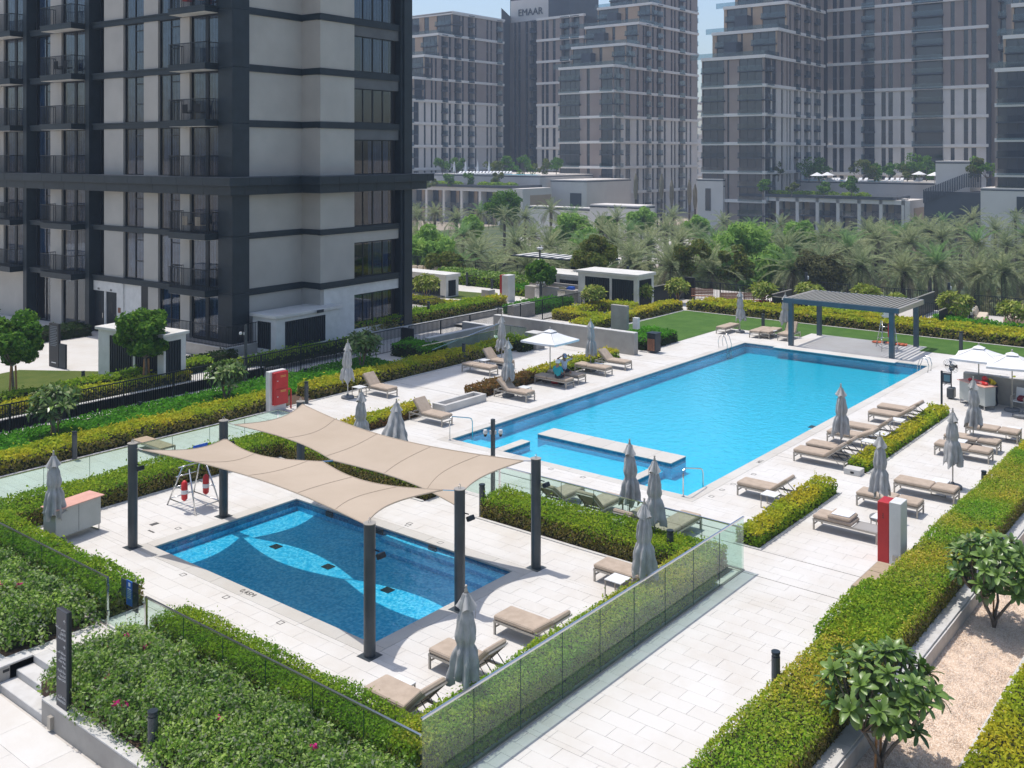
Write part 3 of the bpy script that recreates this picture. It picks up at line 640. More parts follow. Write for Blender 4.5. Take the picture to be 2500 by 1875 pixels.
# ---------------------------------------------------------------- plumerias
M['plumy'] = leafm('yellow_plumeria_leaf', [(.12,.20,.02), (.20,.28,.03), (.32,.38,.05), (.42,.42,.12)], 1.5, rough=.5, spec=.3, transl=.3)
def leaf_mesh():
    m_ = MB(); vs = []; n = 6
    for i in range(n+1):
        t = i/n; w_ = .052*math.sin(math.pi*min(1,(t*.9+.04)))**.8*(.75+.5*t); z = .03*math.sin(t*2.2)-.05*t*t
        vs += [(-w_, t*.27, z+.012), (0, t*.27, z), (w_, t*.27, z+.012)]
    m_.add(vs, [(i*3+j,i*3+j+1,i*3+j+4,i*3+j+3) for i in range(n) for j in (0,1)]); return m_.mesh('leaf', M['plum'], True)
PL = leaf_mesh()
def plum_frames(n_ros, rad, h0, h1, leaves, seed, flat=.8):
    r = random.Random(seed); out = []; tips = []
    for i in range(n_ros):
        for _ in range(40):
            a = r.uniform(0,2*math.pi); q = rad*math.sqrt(r.random()); z = h0+(h1-h0)*r.random()**.8
            z = min(z, h1-(q/rad)**2*(h1-h0)*.45)
            if all((q*math.cos(a)-p[0])**2+(q*math.sin(a)-p[1])**2+(z-p[2])**2 > (.17*.17) for p in tips): break
        c = Vector((q*math.cos(a), q*math.sin(a), z)); tips.append(tuple(c)); ax = (Vector((c.x, c.y, 0))*.8/rad+Vector((0,0,1))+Vector((r.gauss(0,.2),r.gauss(0,.2),0))).normalized()
        B = ax.to_track_quat('Z','Y').to_matrix().to_4x4()
        for k in range(leaves):
            el = R_(62-100*(k/leaves)+r.uniform(-8,8)); az = k*2.4+r.uniform(-.2,.2)
            sc_ = r.uniform(.85,1.2)*(.62+.38*min(1,k/4))*(1.0 if n_ros > 50 else 1.25)
            out.append(Matrix.Translation(c) @ B @ Matrix.Rotation(az,4,'Z') @ Matrix.Rotation(el,4,'X') @ Matrix.Scale(sc_,4))
    return out, tips
def plumeria(name, label, x, y, z, rad, h0, h1, n_ros, leaves, seed, near=0, group=None, stakes=2, sc_=1., mat='plum'):
    fr, tips = plum_frames(n_ros, rad, h0, h1, leaves, seed)
    t = thing(name, label, 'plumeria tree', (x,y,z), group=group); r = random.Random(seed)
    tr = MB(); forks = []
    nb = 4 if rad > .5 else 3
    for i in range(nb):
        a = 2*math.pi*i/nb+r.uniform(-.4,.4); p1 = Vector((.05*math.cos(a),.05*math.sin(a),h0*.25)); p2 = Vector((rad*.45*math.cos(a), rad*.45*math.sin(a), h0*.95))
        tr.tube([(0,0,0),p1,(p1+p2)/2+Vector((r.gauss(0,.03),r.gauss(0,.03),.03)),p2], .042, 7, .026); forks.append(p2)
    for c in tips:
        c = Vector(c); f = min(forks, key=lambda q: (q-c).length); tr.tube([f,(f+c)/2-Vector((0,0,.06)),c], .022, 5, .014)
    tr.build('trunk', M['bark'], t, smooth=True)
    for i in range(stakes):
        s_ = MB(); s_.bar((.14*(-1)**i,.05,0),(.1*(-1)**i,.03,h0*1.05),.035); s_.build('stake', M['woodl'], t)
    cv = np.array([v.co[:] for v in PL.vertices]); cf = [tuple(p.vertices) for p in PL.polygons]
    order = sorted(range(len(fr)), key=lambda i: (Vector((x,y,z))+fr[i].to_translation()-Vector((0,0,CAMH))).length)
    own = set(order[:near]); rest = [fr[i] for i in range(len(fr)) if i not in own]
    for i in order[:near]:
        o = obj('leaf', PL, t); o.matrix_local = fr[i]
    if rest:
        vs, fs = [], []; q4 = [(0,0,0),(-.05,.15,.03),(0,.27,-.02),(.05,.15,.03)]
        if near:
            for Mx in rest:
                b = len(vs); vs += [tuple(Mx @ Vector(v)) for v in cv]; fs += [tuple(j+b for j in f) for f in cf]
            me = bpy.data.meshes.new('leaves'); me.from_pydata(vs, [], fs); me.materials.append(M[mat]); me.polygons.foreach_set('use_smooth', [True]*len(fs))
            obj('leaves', me, t, kind='stuff')
        else:
            V = np.array([[tuple(Mx @ (Vector(v)*1.1)) for v in q4] for Mx in rest]); obj('foliage', quads_mesh('foliage', V, M[mat]), t)
    return t
x, y = G(2150,1878,-.33); plumeria('plumeria_tree', 'near plumeria tree on two wooden stakes at the bottom of the gravel bed', x,y,-.33, 1.0,.85,2.2, 62,15, 3, near=300, stakes=2)
x, y = G(2427,1532,-.33); plumeria('plumeria_tree', 'second plumeria tree on the gravel bed, cut by the right edge', x,y,-.33, .98,.85,2.2, 56,15, 5, near=300, stakes=1)
for i,(px,py,z,ht,rad,lb) in enumerate(((135,1073,0,2.0,.85,'white-flowered plumeria in the green strip at the left by the railing'),
    (553,983,0,1.75,.7,'plumeria in the green strip behind the left sail posts'),
    (885,903,0,1.9,.75,'plumeria beside the closed umbrella at the end of the green strip'),
    (1450,762,0,1.75,.7,'plumeria inside the square hedge ring behind the grey wall'),
    (1563,752,0,1.7,.75,'plumeria in front of the dark louvred kiosk'),
    (1655,742,0,1.75,.75,'plumeria left of the slim black panel by the railing'),
    (1863,757,0,1.9,.85,'plumeria behind the closed umbrella near the brown benches'),
    (1975,760,0,1.9,.85,'plumeria rising behind the left part of the pergola roof'),
    (2112,765,0,1.9,.85,'plumeria rising behind the middle of the pergola roof'),
    (2190,778,0,1.6,.6,'thin plumeria seen between the right pergola posts'),
    (2333,795,0,2.1,.95,'round plumeria between the pergola and the sofas'),
    (2478,812,0,1.9,.9,'plumeria by the sofas, cut by the right edge'),
    (1040,738,0,2.0,.85,'plumeria on thin stakes by the round garden sofa'))):
    x, y = G(px,py,z); plumeria('plumeria_tree', lb, x,y,z, rad, ht*.5, ht, 42, 13, 20+i, group='plumeria trees of the pool garden', stakes=2, mat='plum' if i < 3 else 'plumy')
# ---------------------------------------------------------------- broadleaf trees
def crown(R, n_cl, leaves, s, seed, squash=.85, hang=0., cl=(.28,.5)):
    r = np.random.default_rng(seed); d = r.normal(0,1,(n_cl,3)); d /= np.linalg.norm(d,axis=1)[:,None]; q = R*(.35+.62*r.random(n_cl)**.6)
    C = d*q[:,None]; C[:,2] *= squash; cr = R*(cl[0]+(cl[1]-cl[0])*r.random(n_cl))
    i = r.integers(0,n_cl,leaves); e = r.normal(0,1,(leaves,3)); e[:,2] += .25; e /= np.linalg.norm(e,axis=1)[:,None]
    P = C[i]+e*(cr[i]*(.62+.42*r.random(leaves)))[:,None]*np.array([1,1,.8])
    if hang: P[:,2] -= hang*r.random(leaves)**2*(np.linalg.norm(P[:,:2],axis=1)/R)
    return leaf_quads(P, e, s, .6, 1.6 if not hang else 3.2), C
def tree(name, label, x, y, z0, H, R, mat, leaves=5000, s=.12, seed=1, n_cl=26, group=None, hang=0., trunk=.09, squash=.85, cat='tree', stake=False):
    t = thing(name, label, cat, (x,y,z0), group=group); V, C = crown(R, n_cl, leaves, s, seed, squash, hang); V[:,:,2] += H-R*squash
    obj('crown', quads_mesh('crown', V, M[mat]), t); m_ = MB(); fk = Vector((random.uniform(-.1,.1),random.uniform(-.1,.1),max(.6,(H-2*R*squash)*.95)))
    m_.tube([(0,0,0),fk*.5+Vector((.03,.02,0)),fk], trunk, 8, trunk*.75)
    for c in C[:9]:
        c = Vector((c[0],c[1],c[2]+H-R*squash)); m_.tube([fk,(fk+c)/2+Vector((0,0,-.1)),c], trunk*.5, 5, trunk*.15)
    m_.build('trunk', M['bark'], t, smooth=True)
    if stake:
        for sx in (-.16,.16): q = MB(); q.bar((sx,.05,0),(sx*.6,.02,fk.z*.95),.06); q.build('stake', M['woodl'], t)
    return t
for (px,py,z,H,R,mt,lb,lv,sd,nc) in (
    (33,978,.3,3.6,1.15,'tree','round leafy tree on stakes at the left edge of the tower lawn',9000,1,26),
    (358,940,.3,3.35,1.2,'tree','leafy tree standing in front of the white louvred shed',9000,2,24),
    (1319,735,0,2.9,.95,'tree','compact dark green tree left of the grill counter',5500,3,30),
    (1453,722,0,4.4,1.5,'treey','tall light green tree behind the dark sloping railing',7000,4,24)):
    x, y = G(px,py,z); tree('leafy_tree', lb, x,y,z,H,R,mt,lv,.13 if px < 500 else .17,sd,nc,trunk=.07,stake=px < 500)
for (px,yt,D,R,mt,lb) in ((1690,632,84,1.5,'treey','slender young tree beyond the railing behind the black panel'),(1797,650,84,1.5,'treey','thin young tree on a stake beyond the brown benches')):
    x, y = AtD(px,D); z = Zd(yt,D); tree('young_tree', lb, x,y,-6,z+6+R,R,mt,2200,.2,px,14,trunk=.08,cat='tree')
# ---------------------------------------------------------------- date palms
def frond_mesh(name, Ln, droop, mat, seed, wid=.62, n=42):
    r = random.Random(seed); m_ = MB(); pts = []; a = R_(0); p = Vector((0,0,0)); el = 0
    for i in range(n+1):
        t = i/n; el = -droop*t**1.5; d = Vector((0, math.cos(el), math.sin(el))); pts.append((p.copy(), d)); p = p+d*(Ln/n)
    m_.tube([q[0] for q in pts[::4]], .035, 4, .008)
    for i in range(3, n+1):
        c, d = pts[i]; t = i/n; ll = wid*(math.sin(math.pi*min(.97,t*.86+.12)))**.6*r.uniform(.85,1.15)
        for s_ in (-1, 1):
            side = Vector((s_,0,0)); up = Vector((0,-d.z,d.y)); v = (side*.72+d*.62+up*r.uniform(.1,.38)).normalized()*ll
            wv_ = d*.055; drop = Vector((0,0,-.12*ll)); m_.add([tuple(c-wv_), tuple(c+v*.55+wv_*.6), tuple(c+v+drop), tuple(c+v*.5-wv_*.9)], [(0,1,2,3)])
    return m_.mesh(name, M[mat])
FR = [frond_mesh('frond', 3.7, R_(38), 'palm', 1), frond_mesh('frond', 3.9, R_(62), 'palm', 2), frond_mesh('frond', 3.6, R_(85), 'palm', 3), frond_mesh('frond', 3.4, R_(70), 'palmd', 4), frond_mesh('frond', 3.7, R_(45), 'palmg', 5)]
def palm(label, x, y, ztop, zg=-6, scl=1., seed=0, green=False, nf=34, group='date palms of the park'):
    r = random.Random(seed); t = thing('date_palm', label, 'palm tree', (x,y,zg), r.uniform(0,6.28), group=group); H = ztop-zg; m_ = MB()
    prof = [(.34*scl,0),(.27*scl,.5)]+[((.22+.035*(i % 2))*scl, .5+(H-.5)*i/14) for i in range(1,14)]+[(.34*scl,H-.35),(.30*scl,H)]
    m_.lathe(prof, n=8); m_.build('trunk', M['palmbark'], t)
    for i in range(nf):
        f = i/(nf-1); el = 84-(120)*f**.85+r.uniform(-7,7); az = i*137.5+r.uniform(-12,12)
        k = 3 if (f > .8 and r.random() < .8) else ((4 if green and f < .55 else 0) if f < .3 else (1 if f < .62 else 2))
        o = obj('frond', FR[k], t, (0,0,H-.1)); s_ = scl*(.72+.28*min(1,f*2.5))*r.uniform(.9,1.08)
        o.rotation_mode = 'QUATERNION'; o.rotation_quaternion = (Matrix.Rotation(R_(az),4,'Z') @ Matrix.Rotation(R_(el),4,'X')).to_quaternion(); o.scale = (s_,)*3
    return t
def ordw(i): return ['first','second','third','fourth','fifth','sixth','seventh','eighth','ninth','tenth','eleventh','twelfth','thirteenth','fourteenth','fifteenth','sixteenth','seventeenth','eighteenth','nineteenth','twentieth','twenty-first','twenty-second','twenty-third','twenty-fourth'][i]
ROWS = [('front row beyond the railing', 88, [(1118,660),(1205,665),(1290,645),(1372,640),(1462,660),(1545,630),(1640,640),(1735,655),(1935,650),(2005,640),(2100,640),(2205,655),(2285,640),(2385,660),(2450,655),(2530,640)], 1.0),
        ('second row of the grove', 103, [(1090,600),(1165,610),(1260,585),(1340,595),(1425,600),(1500,585),(1585,590),(1660,580),(1745,600),(1860,585),(1920,600),(2010,575),(2070,600),(2140,575),(2220,585),(2300,570),(2385,585),(2455,590),(2525,585)], .92),
        ('third row of the grove', 122, [(1015,560),(1130,560),(1300,560),(1380,555),(1470,548),(1540,556),(1625,548),(1700,565),(1785,560),(1880,570),(1960,556),(2045,562),(2120,552),(2190,566),(2270,550),(2345,552),(2430,548),(2500,560)], .84),
        ('rear row near the white podium', 150, [(1018,512),(1062,505),(1115,520),(1172,508),(1232,512),(1282,515),(1345,498),(1400,512),(1506,520),(1642,515),(1765,528),(1835,540),(1905,536),(2160,548),(2240,535),(2302,532),(2375,520),(2480,520)], .8)]
sd_ = 100
for nm, D, lst, scl in ROWS:
    for i,(px,py) in enumerate(lst):
        d = D*random.uniform(.96,1.05); x, y = AtD(px, d); zt_ = Zd(py+(14 if D > 110 else 8), d)
        near = 'green' if (sd_ % 4 == 0) else 'grey-green'
        palm(f'{ordw(i)} palm from the left, {near}, {nm}', x, y, max(-3.5,zt_), -6, scl*random.uniform(.88,1.1), sd_, sd_ % 4 == 0, 46 if D < 95 else (38 if D < 130 else 30)); sd_ += 1
for i,(px,py,D) in enumerate(((1552,455,232),(1615,455,236),(1640,470,236),(1683,470,240),(1697,480,240))):
    x, y = AtD(px,D); t = thing('date_palm', f'{ordw(i)} newly planted palm with tied-up fronds in front of the middle tower', 'palm tree', (x,y,-6), group='tied palms by the towers')
    MB().lathe([(.3,0),(.25,3),(.25,Zd(py,D)+3)], n=7).build('trunk', M['palmbark'], t)
    MB().lathe([(.3,Zd(py,D)+3),(.55,Zd(py,D)+5),(.5,Zd(py,D)+7.5),(.12,Zd(py,D)+9)], n=7).build('tied_fronds', M['palmd'], t)
# feathery green park trees
for i,(px,py,D,R,mt,lb) in enumerate(((1050,600,100,2.3,'acacia','broad feathery green tree beside the dark tower corner'),(1012,628,96,1.8,'acacia','low feathery tree touching the dark tower corner'),
    (1150,552,128,1.45,'acacia','rounded feathery tree before the low white building'),(1395,558,122,2.2,'acacia','rounded bright tree in the middle of the park'),(1432,598,112,1.9,'acacia','smaller bright tree right below the rounded one'),
    (1230,505,150,2.6,'tree','dark leafy tree in front of the white podium'),(1815,622,96,3.5,'acacia','large feathery tree behind the closed umbrella by the lawn'),(1750,655,92,2.2,'acacia','feathery tree low behind the brown benches'),
    (1885,650,94,2.0,'acacia','feathery tree low behind the dark gate wall'),(1955,572,118,1.8,'acacia','yellow-green tree between two palms behind the pergola'),(1565,535,146,1.9,'acacia','tall light green tree near the park terrace'),
    (1700,552,138,1.6,'acacia','light green tree left of the white colonnade'),(2005,668,88,2.3,'olive','olive-coloured bush tree behind the pergola roof'),(1090,655,90,1.7,'treey','young yellow-green tree by the railing near the round sofa'),
    (1480,548,140,1.6,'tree','small dark tree near the park terrace'),(2235,556,160,1.8,'tree','dark tree between rear palms on the right'))):
    x, y = AtD(px,D); tree('park_tree', lb, x,y,-6, Zd(py,D)+6+R*.8, R, mt, 6500, .2, 300+i, 26, trunk=.18, hang=(R*.55 if mt == 'acacia' else 0))
# undergrowth between the palms
k = 15000; px_ = 900+rng.random(k)*1750; D_ = 84+rng.random(k)**1.0*75; l_ = (px_-CXP)*D_/FPX; X = D_*ca+l_*sa; Y = D_*sa-l_*ca
clx = (np.sin(X*.31)+np.sin(Y*.27+X*.11)+np.sin(Y*.13)) ; ok = clx > -.6; X, Y = X[ok], Y[ok]
Z = -6+np.clip(clx[ok]+.6,0,2)*.9*rng.random(len(X))+rng.random(len(X))*.3
P = np.stack([X,Y,Z],1); obj('undergrowth', quads_mesh('undergrowth', leaf_quads(P, np.array([0,0,1.]), .55, .9, 1.6), M['olive']), kind='stuff')
# ================================================================== THE TOWER AT THE LEFT
TC, TR = (31.65, 44.27), 3.5
tower = thing('residential_tower', 'near residential tower with dark metal frame, pale walls and barred balconies', 'apartment building', (TC[0],TC[1],0), R_(TR))
def tw_v(px, u=0.):                 # position along the left face (local v) seen at photograph column px, on a plane u in front of it
    a = R_(TR); x, y = TC[0]+u*math.cos(a), TC[1]+u*math.sin(a); return onray(px, x, y, 90+TR)
FL = [(3.34,3.67),(6.34,6.64),(8.70,9.63),(12.28,12.63),(15.24,15.60),(18.28,18.63),(21.3,21.62)]
ZR = [(.9,3.34),(3.67,6.34),(6.64,8.70),(9.63,12.28),(12.63,15.24),(15.6,18.28),(18.63,21.3)]
UE, VE = 12.21, 34.0
def tpart(name, mb, mat, parent=tower, **k): return mb.build(name, mat, parent, **k)
# core and unseen upper storeys (they cast the tower's shadow)
g = MB(); g.box(.75,UE-.3,-.9+1.4,VE,.3,21.6); tpart('core', g, M['dark_room'])
g = MB(); g.box(1.7,UE-.02,0,VE,21.62,39.5); tpart('upper_storeys', g, M['bwall'])
def wpanel(v0, v1, z0, z1, name='wall_panel', mat='bwall', d=.22): tpart(name, MB().box(0,d,v0+.004,v1-.004,z0,z1), M[mat])
def window_l(v0, v1, z0, z1, mull=(), trans=(), curt=True, name='window', deep=.12):
    f = MB(); w_ = .05; x0, x1 = deep, deep+.07
    f.box(x0,x1,v0,v0+w_,z0,z1); f.box(x0,x1,v1-w_,v1,z0,z1); f.box(x0,x1,v0+w_,v1-w_,z0,z0+w_); f.box(x0,x1,v0+w_,v1-w_,z1-w_,z1)
    for m0, m1 in mull: f.box(x0-.01,x1,m0,m1,z0+w_,z1-w_)
    for (a,b,zz) in trans: f.box(x0-.01,x1,a,b,zz-.03,zz+.03)
    W = tpart(name, f, M['dark']); ed = [v0+w_]+[e for m in mull for e in m]+[v1-w_]
    for i in range(0, len(ed), 2):
        MB().box(x0+.03,x0+.04,ed[i],ed[i+1],z0+w_,z1-w_).build('pane', M['pane'], W)
    if curt:
        c_ = MB(); n = max(4, int((v1-v0)/.09)); o = random.uniform(0,6); vs = []; gap = random.choice([0,0,.25,.5]) ; va = v0+.03+gap*(v1-v0)*.5
        for i in range(n+1):
            v = va+(v1-.03-va)*i/n; x = x1+.14+.035*math.sin(i*1.9+o); vs += [(x,v,z0+.05),(x,v,z1-.05)]
        c_.add(vs, [(2*i,2*i+1,2*i+3,2*i+2) for i in range(n)]); c_.build('curtain', M['curtain'], W)
    return W
b1l = tw_v(411,-.94); b2l = tw_v(98,-.98)
for k,(z0,z1) in enumerate(ZR):
    # columns run through and are built once below; walls and windows of this storey, from the corner to the left
    g0 = z0 if k else .9
    tr = lambda a,b: [(a,b,z1-.55)]
    window_l(1.08,3.55,g0,z1,[(2.1,2.36)],(),True,'balcony_door')
    wpanel(3.57,4.39,g0 if k else .3,z1)
    window_l(4.41,6.35,g0,z1,[(5.33,5.39)],[(4.46,5.33,z1-.42),(4.46,5.33,z0+1.05)] if k else ())
    if k: wpanel(6.37,7.7,z0,z1); window_l(7.72,9.64,z0,z1,[(8.62,8.68)],[(7.77,8.62,z1-.42),(7.77,8.62,z0+1.05)]); wpanel(9.66,11.58,z0,z1)
    if k: window_l(11.6,12.66,z0,z1,[(12.2,12.3)],(),k % 2 == 0,deep=.45)
    window_l(13.45,16.08,.3 if not k else z0,z1,[(14.62,14.86)],(),k > 0,'balcony_door')
    wpanel(16.1,17.34,.3 if not k else z0,z1); window_l(17.36,19.5,.3 if not k else z0,z1,[(18.3,18.36)],[(17.4,18.3,z1-.5)] if k else (),k > 0,deep=.3)
    if k: window_l(20.4,22.9,z0,z1,[(21.5,21.75)],(),True,'balcony_door')
    wpanel(22.92 if k else 20.4,26,z0 if k else .3,z1); wpanel(26,VE,z0 if k else .3,z1)
# ground floor: white entrance recess with two metal doors
wpanel(6.37,7.3,.3,3.34); tpart('door', MB().box(.12,.2,7.3,8.1,.3,3.3), M['black'])
tpart('entrance_wall', MB().box(.1,.3,8.1,9.7,.3,3.34), M['white']); tpart('entrance_wall', MB().box(.0,.3,9.7,12.66,2.75,3.34), M['white'])
tpart('entrance_wall', MB().box(.02,.3,9.7,10.35,.3,2.75).box(.02,.3,11.45,11.6,.3,2.75), M['white'])
for v0, v1 in ((10.37,11.43),(11.62,12.64)):
    d = tpart('door', MB().bbox(.08,.16,v0,v1,.3,2.72,.01), M['dark']); MB().box(.07,.08,v1-.62,v1-.45,1.5,2.1).build('vision_panel', M['black'], d); MB().box(.02,.08,v0+.12,v0+.16,1.15,1.45).build('handle', M['steel'], d)
    MB().box(.0,.02,v0+.4,v0+.62,2.8,2.92).build('door_number', M['black'], tower)
tpart('notice_plate', MB().box(.0,.02,9.95,10.2,1.6,1.9), M['wood'])
# dark bands on the left face, in lengths
for k,(z0,z1) in enumerate(FL):
    if k == 2: continue
    for a,b in ((1.06,4.39),(4.39,8.7),(8.7,12.68),(13.4,16.5),(16.5,19.6),(20.35,25),(25,VE)):
        tpart('floor_band', MB().box(-.06,.3,a+.003,b-.003,z0,z1).box(-.12,.3,a+.003,b-.003,z1-.07,z1+.004), M['dark2'])
# columns
for v0,v1,u0 in ((12.68,12.95,-.28),(12.95,13.4,-.1),(19.62,20.0,-.28),(20.0,20.35,-.1)): tpart('column', MB().box(u0,.5,v0,v1,.3,21.6), M['dark2'])
for za, zb in ((.3,3.5),(3.5,6.5),(6.5,8.7),(9.63,12.45),(12.45,15.4),(15.4,18.45),(18.45,21.6)):
    tpart('corner_column', MB().bbox(-.1,1.03,-.1,1.06,za+.006,zb-.006,.012), M['dark2'])
# right faces
for k,(z0,z1) in enumerate(ZR):
    z0 = .3 if k == 0 else z0
    tpart('wall_panel', MB().box(1.03,4.83,0,.25,z0,z1), M['bwall']); tpart('wall_panel', MB().box(4.83,5.1,-1.47,.0,z0,z1), M['bwall'])
    low_ = k < 3
    wt = z1 if k == 2 else z1-.62
    mat = M['bwall'] if k else M['white']
    tpart('wall_panel', MB().box(5.1,7.49,-1.47,-1.2,z0,z1), mat)
    if k == 0: tpart('wall_panel', MB().box(7.49,10.8,-1.47,-1.2,.3,.75), mat)
    if k != 2: tpart('lintel_panel', MB().box(7.49,11.3,-1.44,-1.2,wt,z1), (mat if k < 2 else M['lint']) if 'lint' in M else mat)
    zb = .75 if k == 0 else z0
    f = MB(); 
    for a,b in ((7.49,7.55),(8.27,8.33),(9.08,9.16),(9.94,10.0),(10.74,10.8)): f.box(a,b,-1.38,-1.3,zb,wt)
    f.box(7.49,10.8,-1.38,-1.3,zb,zb+.06).box(7.49,10.8,-1.38,-1.3,wt-.06,wt); W = tpart('window', f, M['dark'])
    for a,b in ((7.55,8.27),(8.33,9.08),(9.16,9.94),(10.0,10.74)): MB().box(a,b,-1.35,-1.34,zb+.06,wt-.06).build('pane', M['pane'], W)
    if k != 4:
        c_ = MB(); n = 36; vs = []; ua = 7.5+random.choice([0,.9,1.5])
        for i in range(n+1): vs += [(ua+(10.7-ua)*i/n, -1.1+.035*math.sin(i*1.9), zb+.05),(ua+(10.7-ua)*i/n, -1.1+.035*math.sin(i*1.9), wt-.05)]
        c_.add(vs, [(2*i,2*i+2,2*i+3,2*i+1) for i in range(n)]); c_.build('curtain', M['curtain'], W)
    tpart('recess', MB().box(10.8,11.3,-1.15,-1.1,zb,wt), M['black'])
for k,(z0,z1) in enumerate(FL):
    if k == 2: continue
    tpart('floor_band', MB().box(1.03,4.89,-.06,.1,z0,z1).box(4.77,4.83,-1.53,-.06,z0,z1), M['dark2']); tpart('floor_band', MB().box(4.83,11.35,-1.53,-1.3,z0,z1).box(1.03,4.83,-.1,.1,z0-.02,z0+.05).box(4.8,11.35,-1.57,-1.3,z0-.02,z0+.05), M['dark2'])
g = MB(); g.box(11.3,11.5,-1.62,-1.1,.3,21.6); tpart('column', g, M['dark2']); g = MB(); g.box(11.5,UE,-1.75,-.9,.3,21.6); tpart('column', g, M['dark2'])
tpart('end_wall', MB().box(UE-.3,UE-.02,-.9,VE,.3,21.6), M['dark'])
# cornice with two steps, in panel lengths
def cornice(p, z0, z1, nm):
    ln = 2.2
    segs = []; v = -p
    while v < VE: segs.append((-p,.3,v,min(v+ln,VE))); v += ln
    u = -p+.0
    for s_ in segs: tpart(nm, MB().bbox(s_[0],s_[1],s_[2]+.004,s_[3]-.004,z0,z1,.012), M['dark2'])
    u = .3
    while u < 4.83-p: e = min(u+1.5,4.83-p); tpart(nm, MB().bbox(u+.004,e-.004,-p,.2,z0,z1,.012), M['dark2']); u = e
    while u < UE+p: e = min(u+1.5,UE+p+.35); tpart(nm, MB().bbox(u+.004,e-.004,-1.47-p,.2,z0,z1,.012), M['dark2']); u = e
cornice(.95, 9.18, 9.60, 'cornice_panel'); cornice(.62, 8.68, 9.175, 'cornice_panel')
cap = MB(); cap.box(-.97,.2,-.97,VE,9.60,9.635).box(.2,4.86,-.97,.2,9.60,9.635).box(3.86,13.55,-2.44,-.97,9.60,9.635).box(4.86,13.55,-.97,.1,9.60,9.635); tpart('cornice_cap', cap, M['tw_d'])
# balconies
def balcony(v0, v1, p, zt, slab=True, items=0):
    f = MB()
    if slab: f.box(-p,.0,v0,v1,zt-.33,zt).box(-p-.03,.0,v0-.03,v1+.03,zt-.06,zt+.01)
    else: f.box(-p,-.01,v0,v1,zt,zt+.015)
    B = tpart('balcony', f, M['dark2'])
    if slab: MB().box(-p+.04,-.0,v0+.04,v1-.04,zt-.345,zt-.332).build('soffit', M['white'], B)
    r = MB(); n = int((v1-v0)/.105)
    for i in range(n+1): v = v0+.02+(v1-v0-.04)*i/n; r.box(-p+.01,-p+.035,v-.008,v+.008,zt,zt+1.08)
    n = int(p/.105)
    for v in (v0+.02, v1-.02):
        for i in range(1,n+1): u = -p+.02+(p-.03)*i/n; r.box(u-.008,u+.008,v-.01,v+.01,zt,zt+1.08)
    r.box(-p,-p+.045,v0,v1,zt+1.08,zt+1.12).box(-p,-.0,v0,v0+.04,zt+1.08,zt+1.12).box(-p,-.0,v1-.04,v1,zt+1.08,zt+1.12)
    r.build('railing', M['dark'], B, kind='stuff')
    if items: 
        MB().lathe([(.02,zt),(.02,zt+.45),(.25,zt+.46),(.25,zt+.5)], -p*.55, (v0+v1)/2, 10).build('balcony_table', M['black'], B)
        for dv in (-.55,.5): MB().box(-p*.7,-p*.3,(v0+v1)/2+dv-.2,(v0+v1)/2+dv+.2,zt+.38,zt+.43).box(-p*.7,-p*.66,(v0+v1)/2+dv-.2,(v0+v1)/2+dv+.2,zt+.43,zt+.85).build('balcony_chair', M[['redf','black','cream'][items % 3]], B)
for k,(z0,z1) in enumerate(FL):
    if k == 6: continue
    balcony(1.06, b1l, .94, z1, k != 2, (0,2,0,1,0,3)[k]); balcony(13.42, b2l, .98, z1, k != 2, (0,0,0,0,4,0)[k]); balcony(20.37, 24.5, .95, z1, k != 2, (0,1,0,0,0,0)[k])
# terrace of the ground floor at the corner with its railing
x0, y0 = G(536,851,.9)
ter = thing('corner_terrace', 'ground floor terrace with plinth and dark barred railing round the tower corner', 'terrace', (TC[0],TC[1],0), R_(TR))
MB().box(-1.05,4.3,-.8,-.11,.3,.9).box(-1.05,-.12,-.11,4.4,.3,.9).build('plinth', M['plaster'], ter)
MB().box(-1.08,4.3,-.83,-.7,.9,.93).box(-1.08,-.95,-.7,4.4,.9,.93).build('plinth_cap', M['capstone'], ter)
def bars(mb, a, b, z, h, sp=.11, t_=.009):
    a, b = Vector(a), Vector(b); n = int((b-a).length/sp)
    for i in range(n+1):
        p = a+(b-a)*i/n; mb.box(p.x-t_,p.x+t_,p.y-t_,p.y+t_,z,z+h)
    d = (b-a).normalized(); 
    mb.bar((a.x,a.y,z+h+.015),(b.x,b.y,z+h+.015),.05,.03); mb.bar((a.x,a.y,z+.06),(b.x,b.y,z+.06),.03,.03); return mb
bars(bars(MB(),(-1.0,-.76),(4.3,-.76),.93,1.05),(-1.0,-.76),(-1.0,4.4),.93,1.05).build('railing', M['dark'], ter, kind='stuff')
# railing beyond the tower, around the sunken court
rl = thing('court_railing', 'dark barred railing between the tower and the clipped planter hedge', 'railing', (0,0,0))
a = Vector(G(832,775,1.1)); b = Vector(G(995,744,1.1)); c_ = Vector((49.0,45.1)); d_ = Vector((48.9,48.5))
g = MB(); bars(g,(37.6,44.9),(48.9,45.15),.35,1.05); bars(g,(48.9,45.15),(48.9,60),.35,1.05); g.build('bars', M['dark'], rl, kind='stuff')
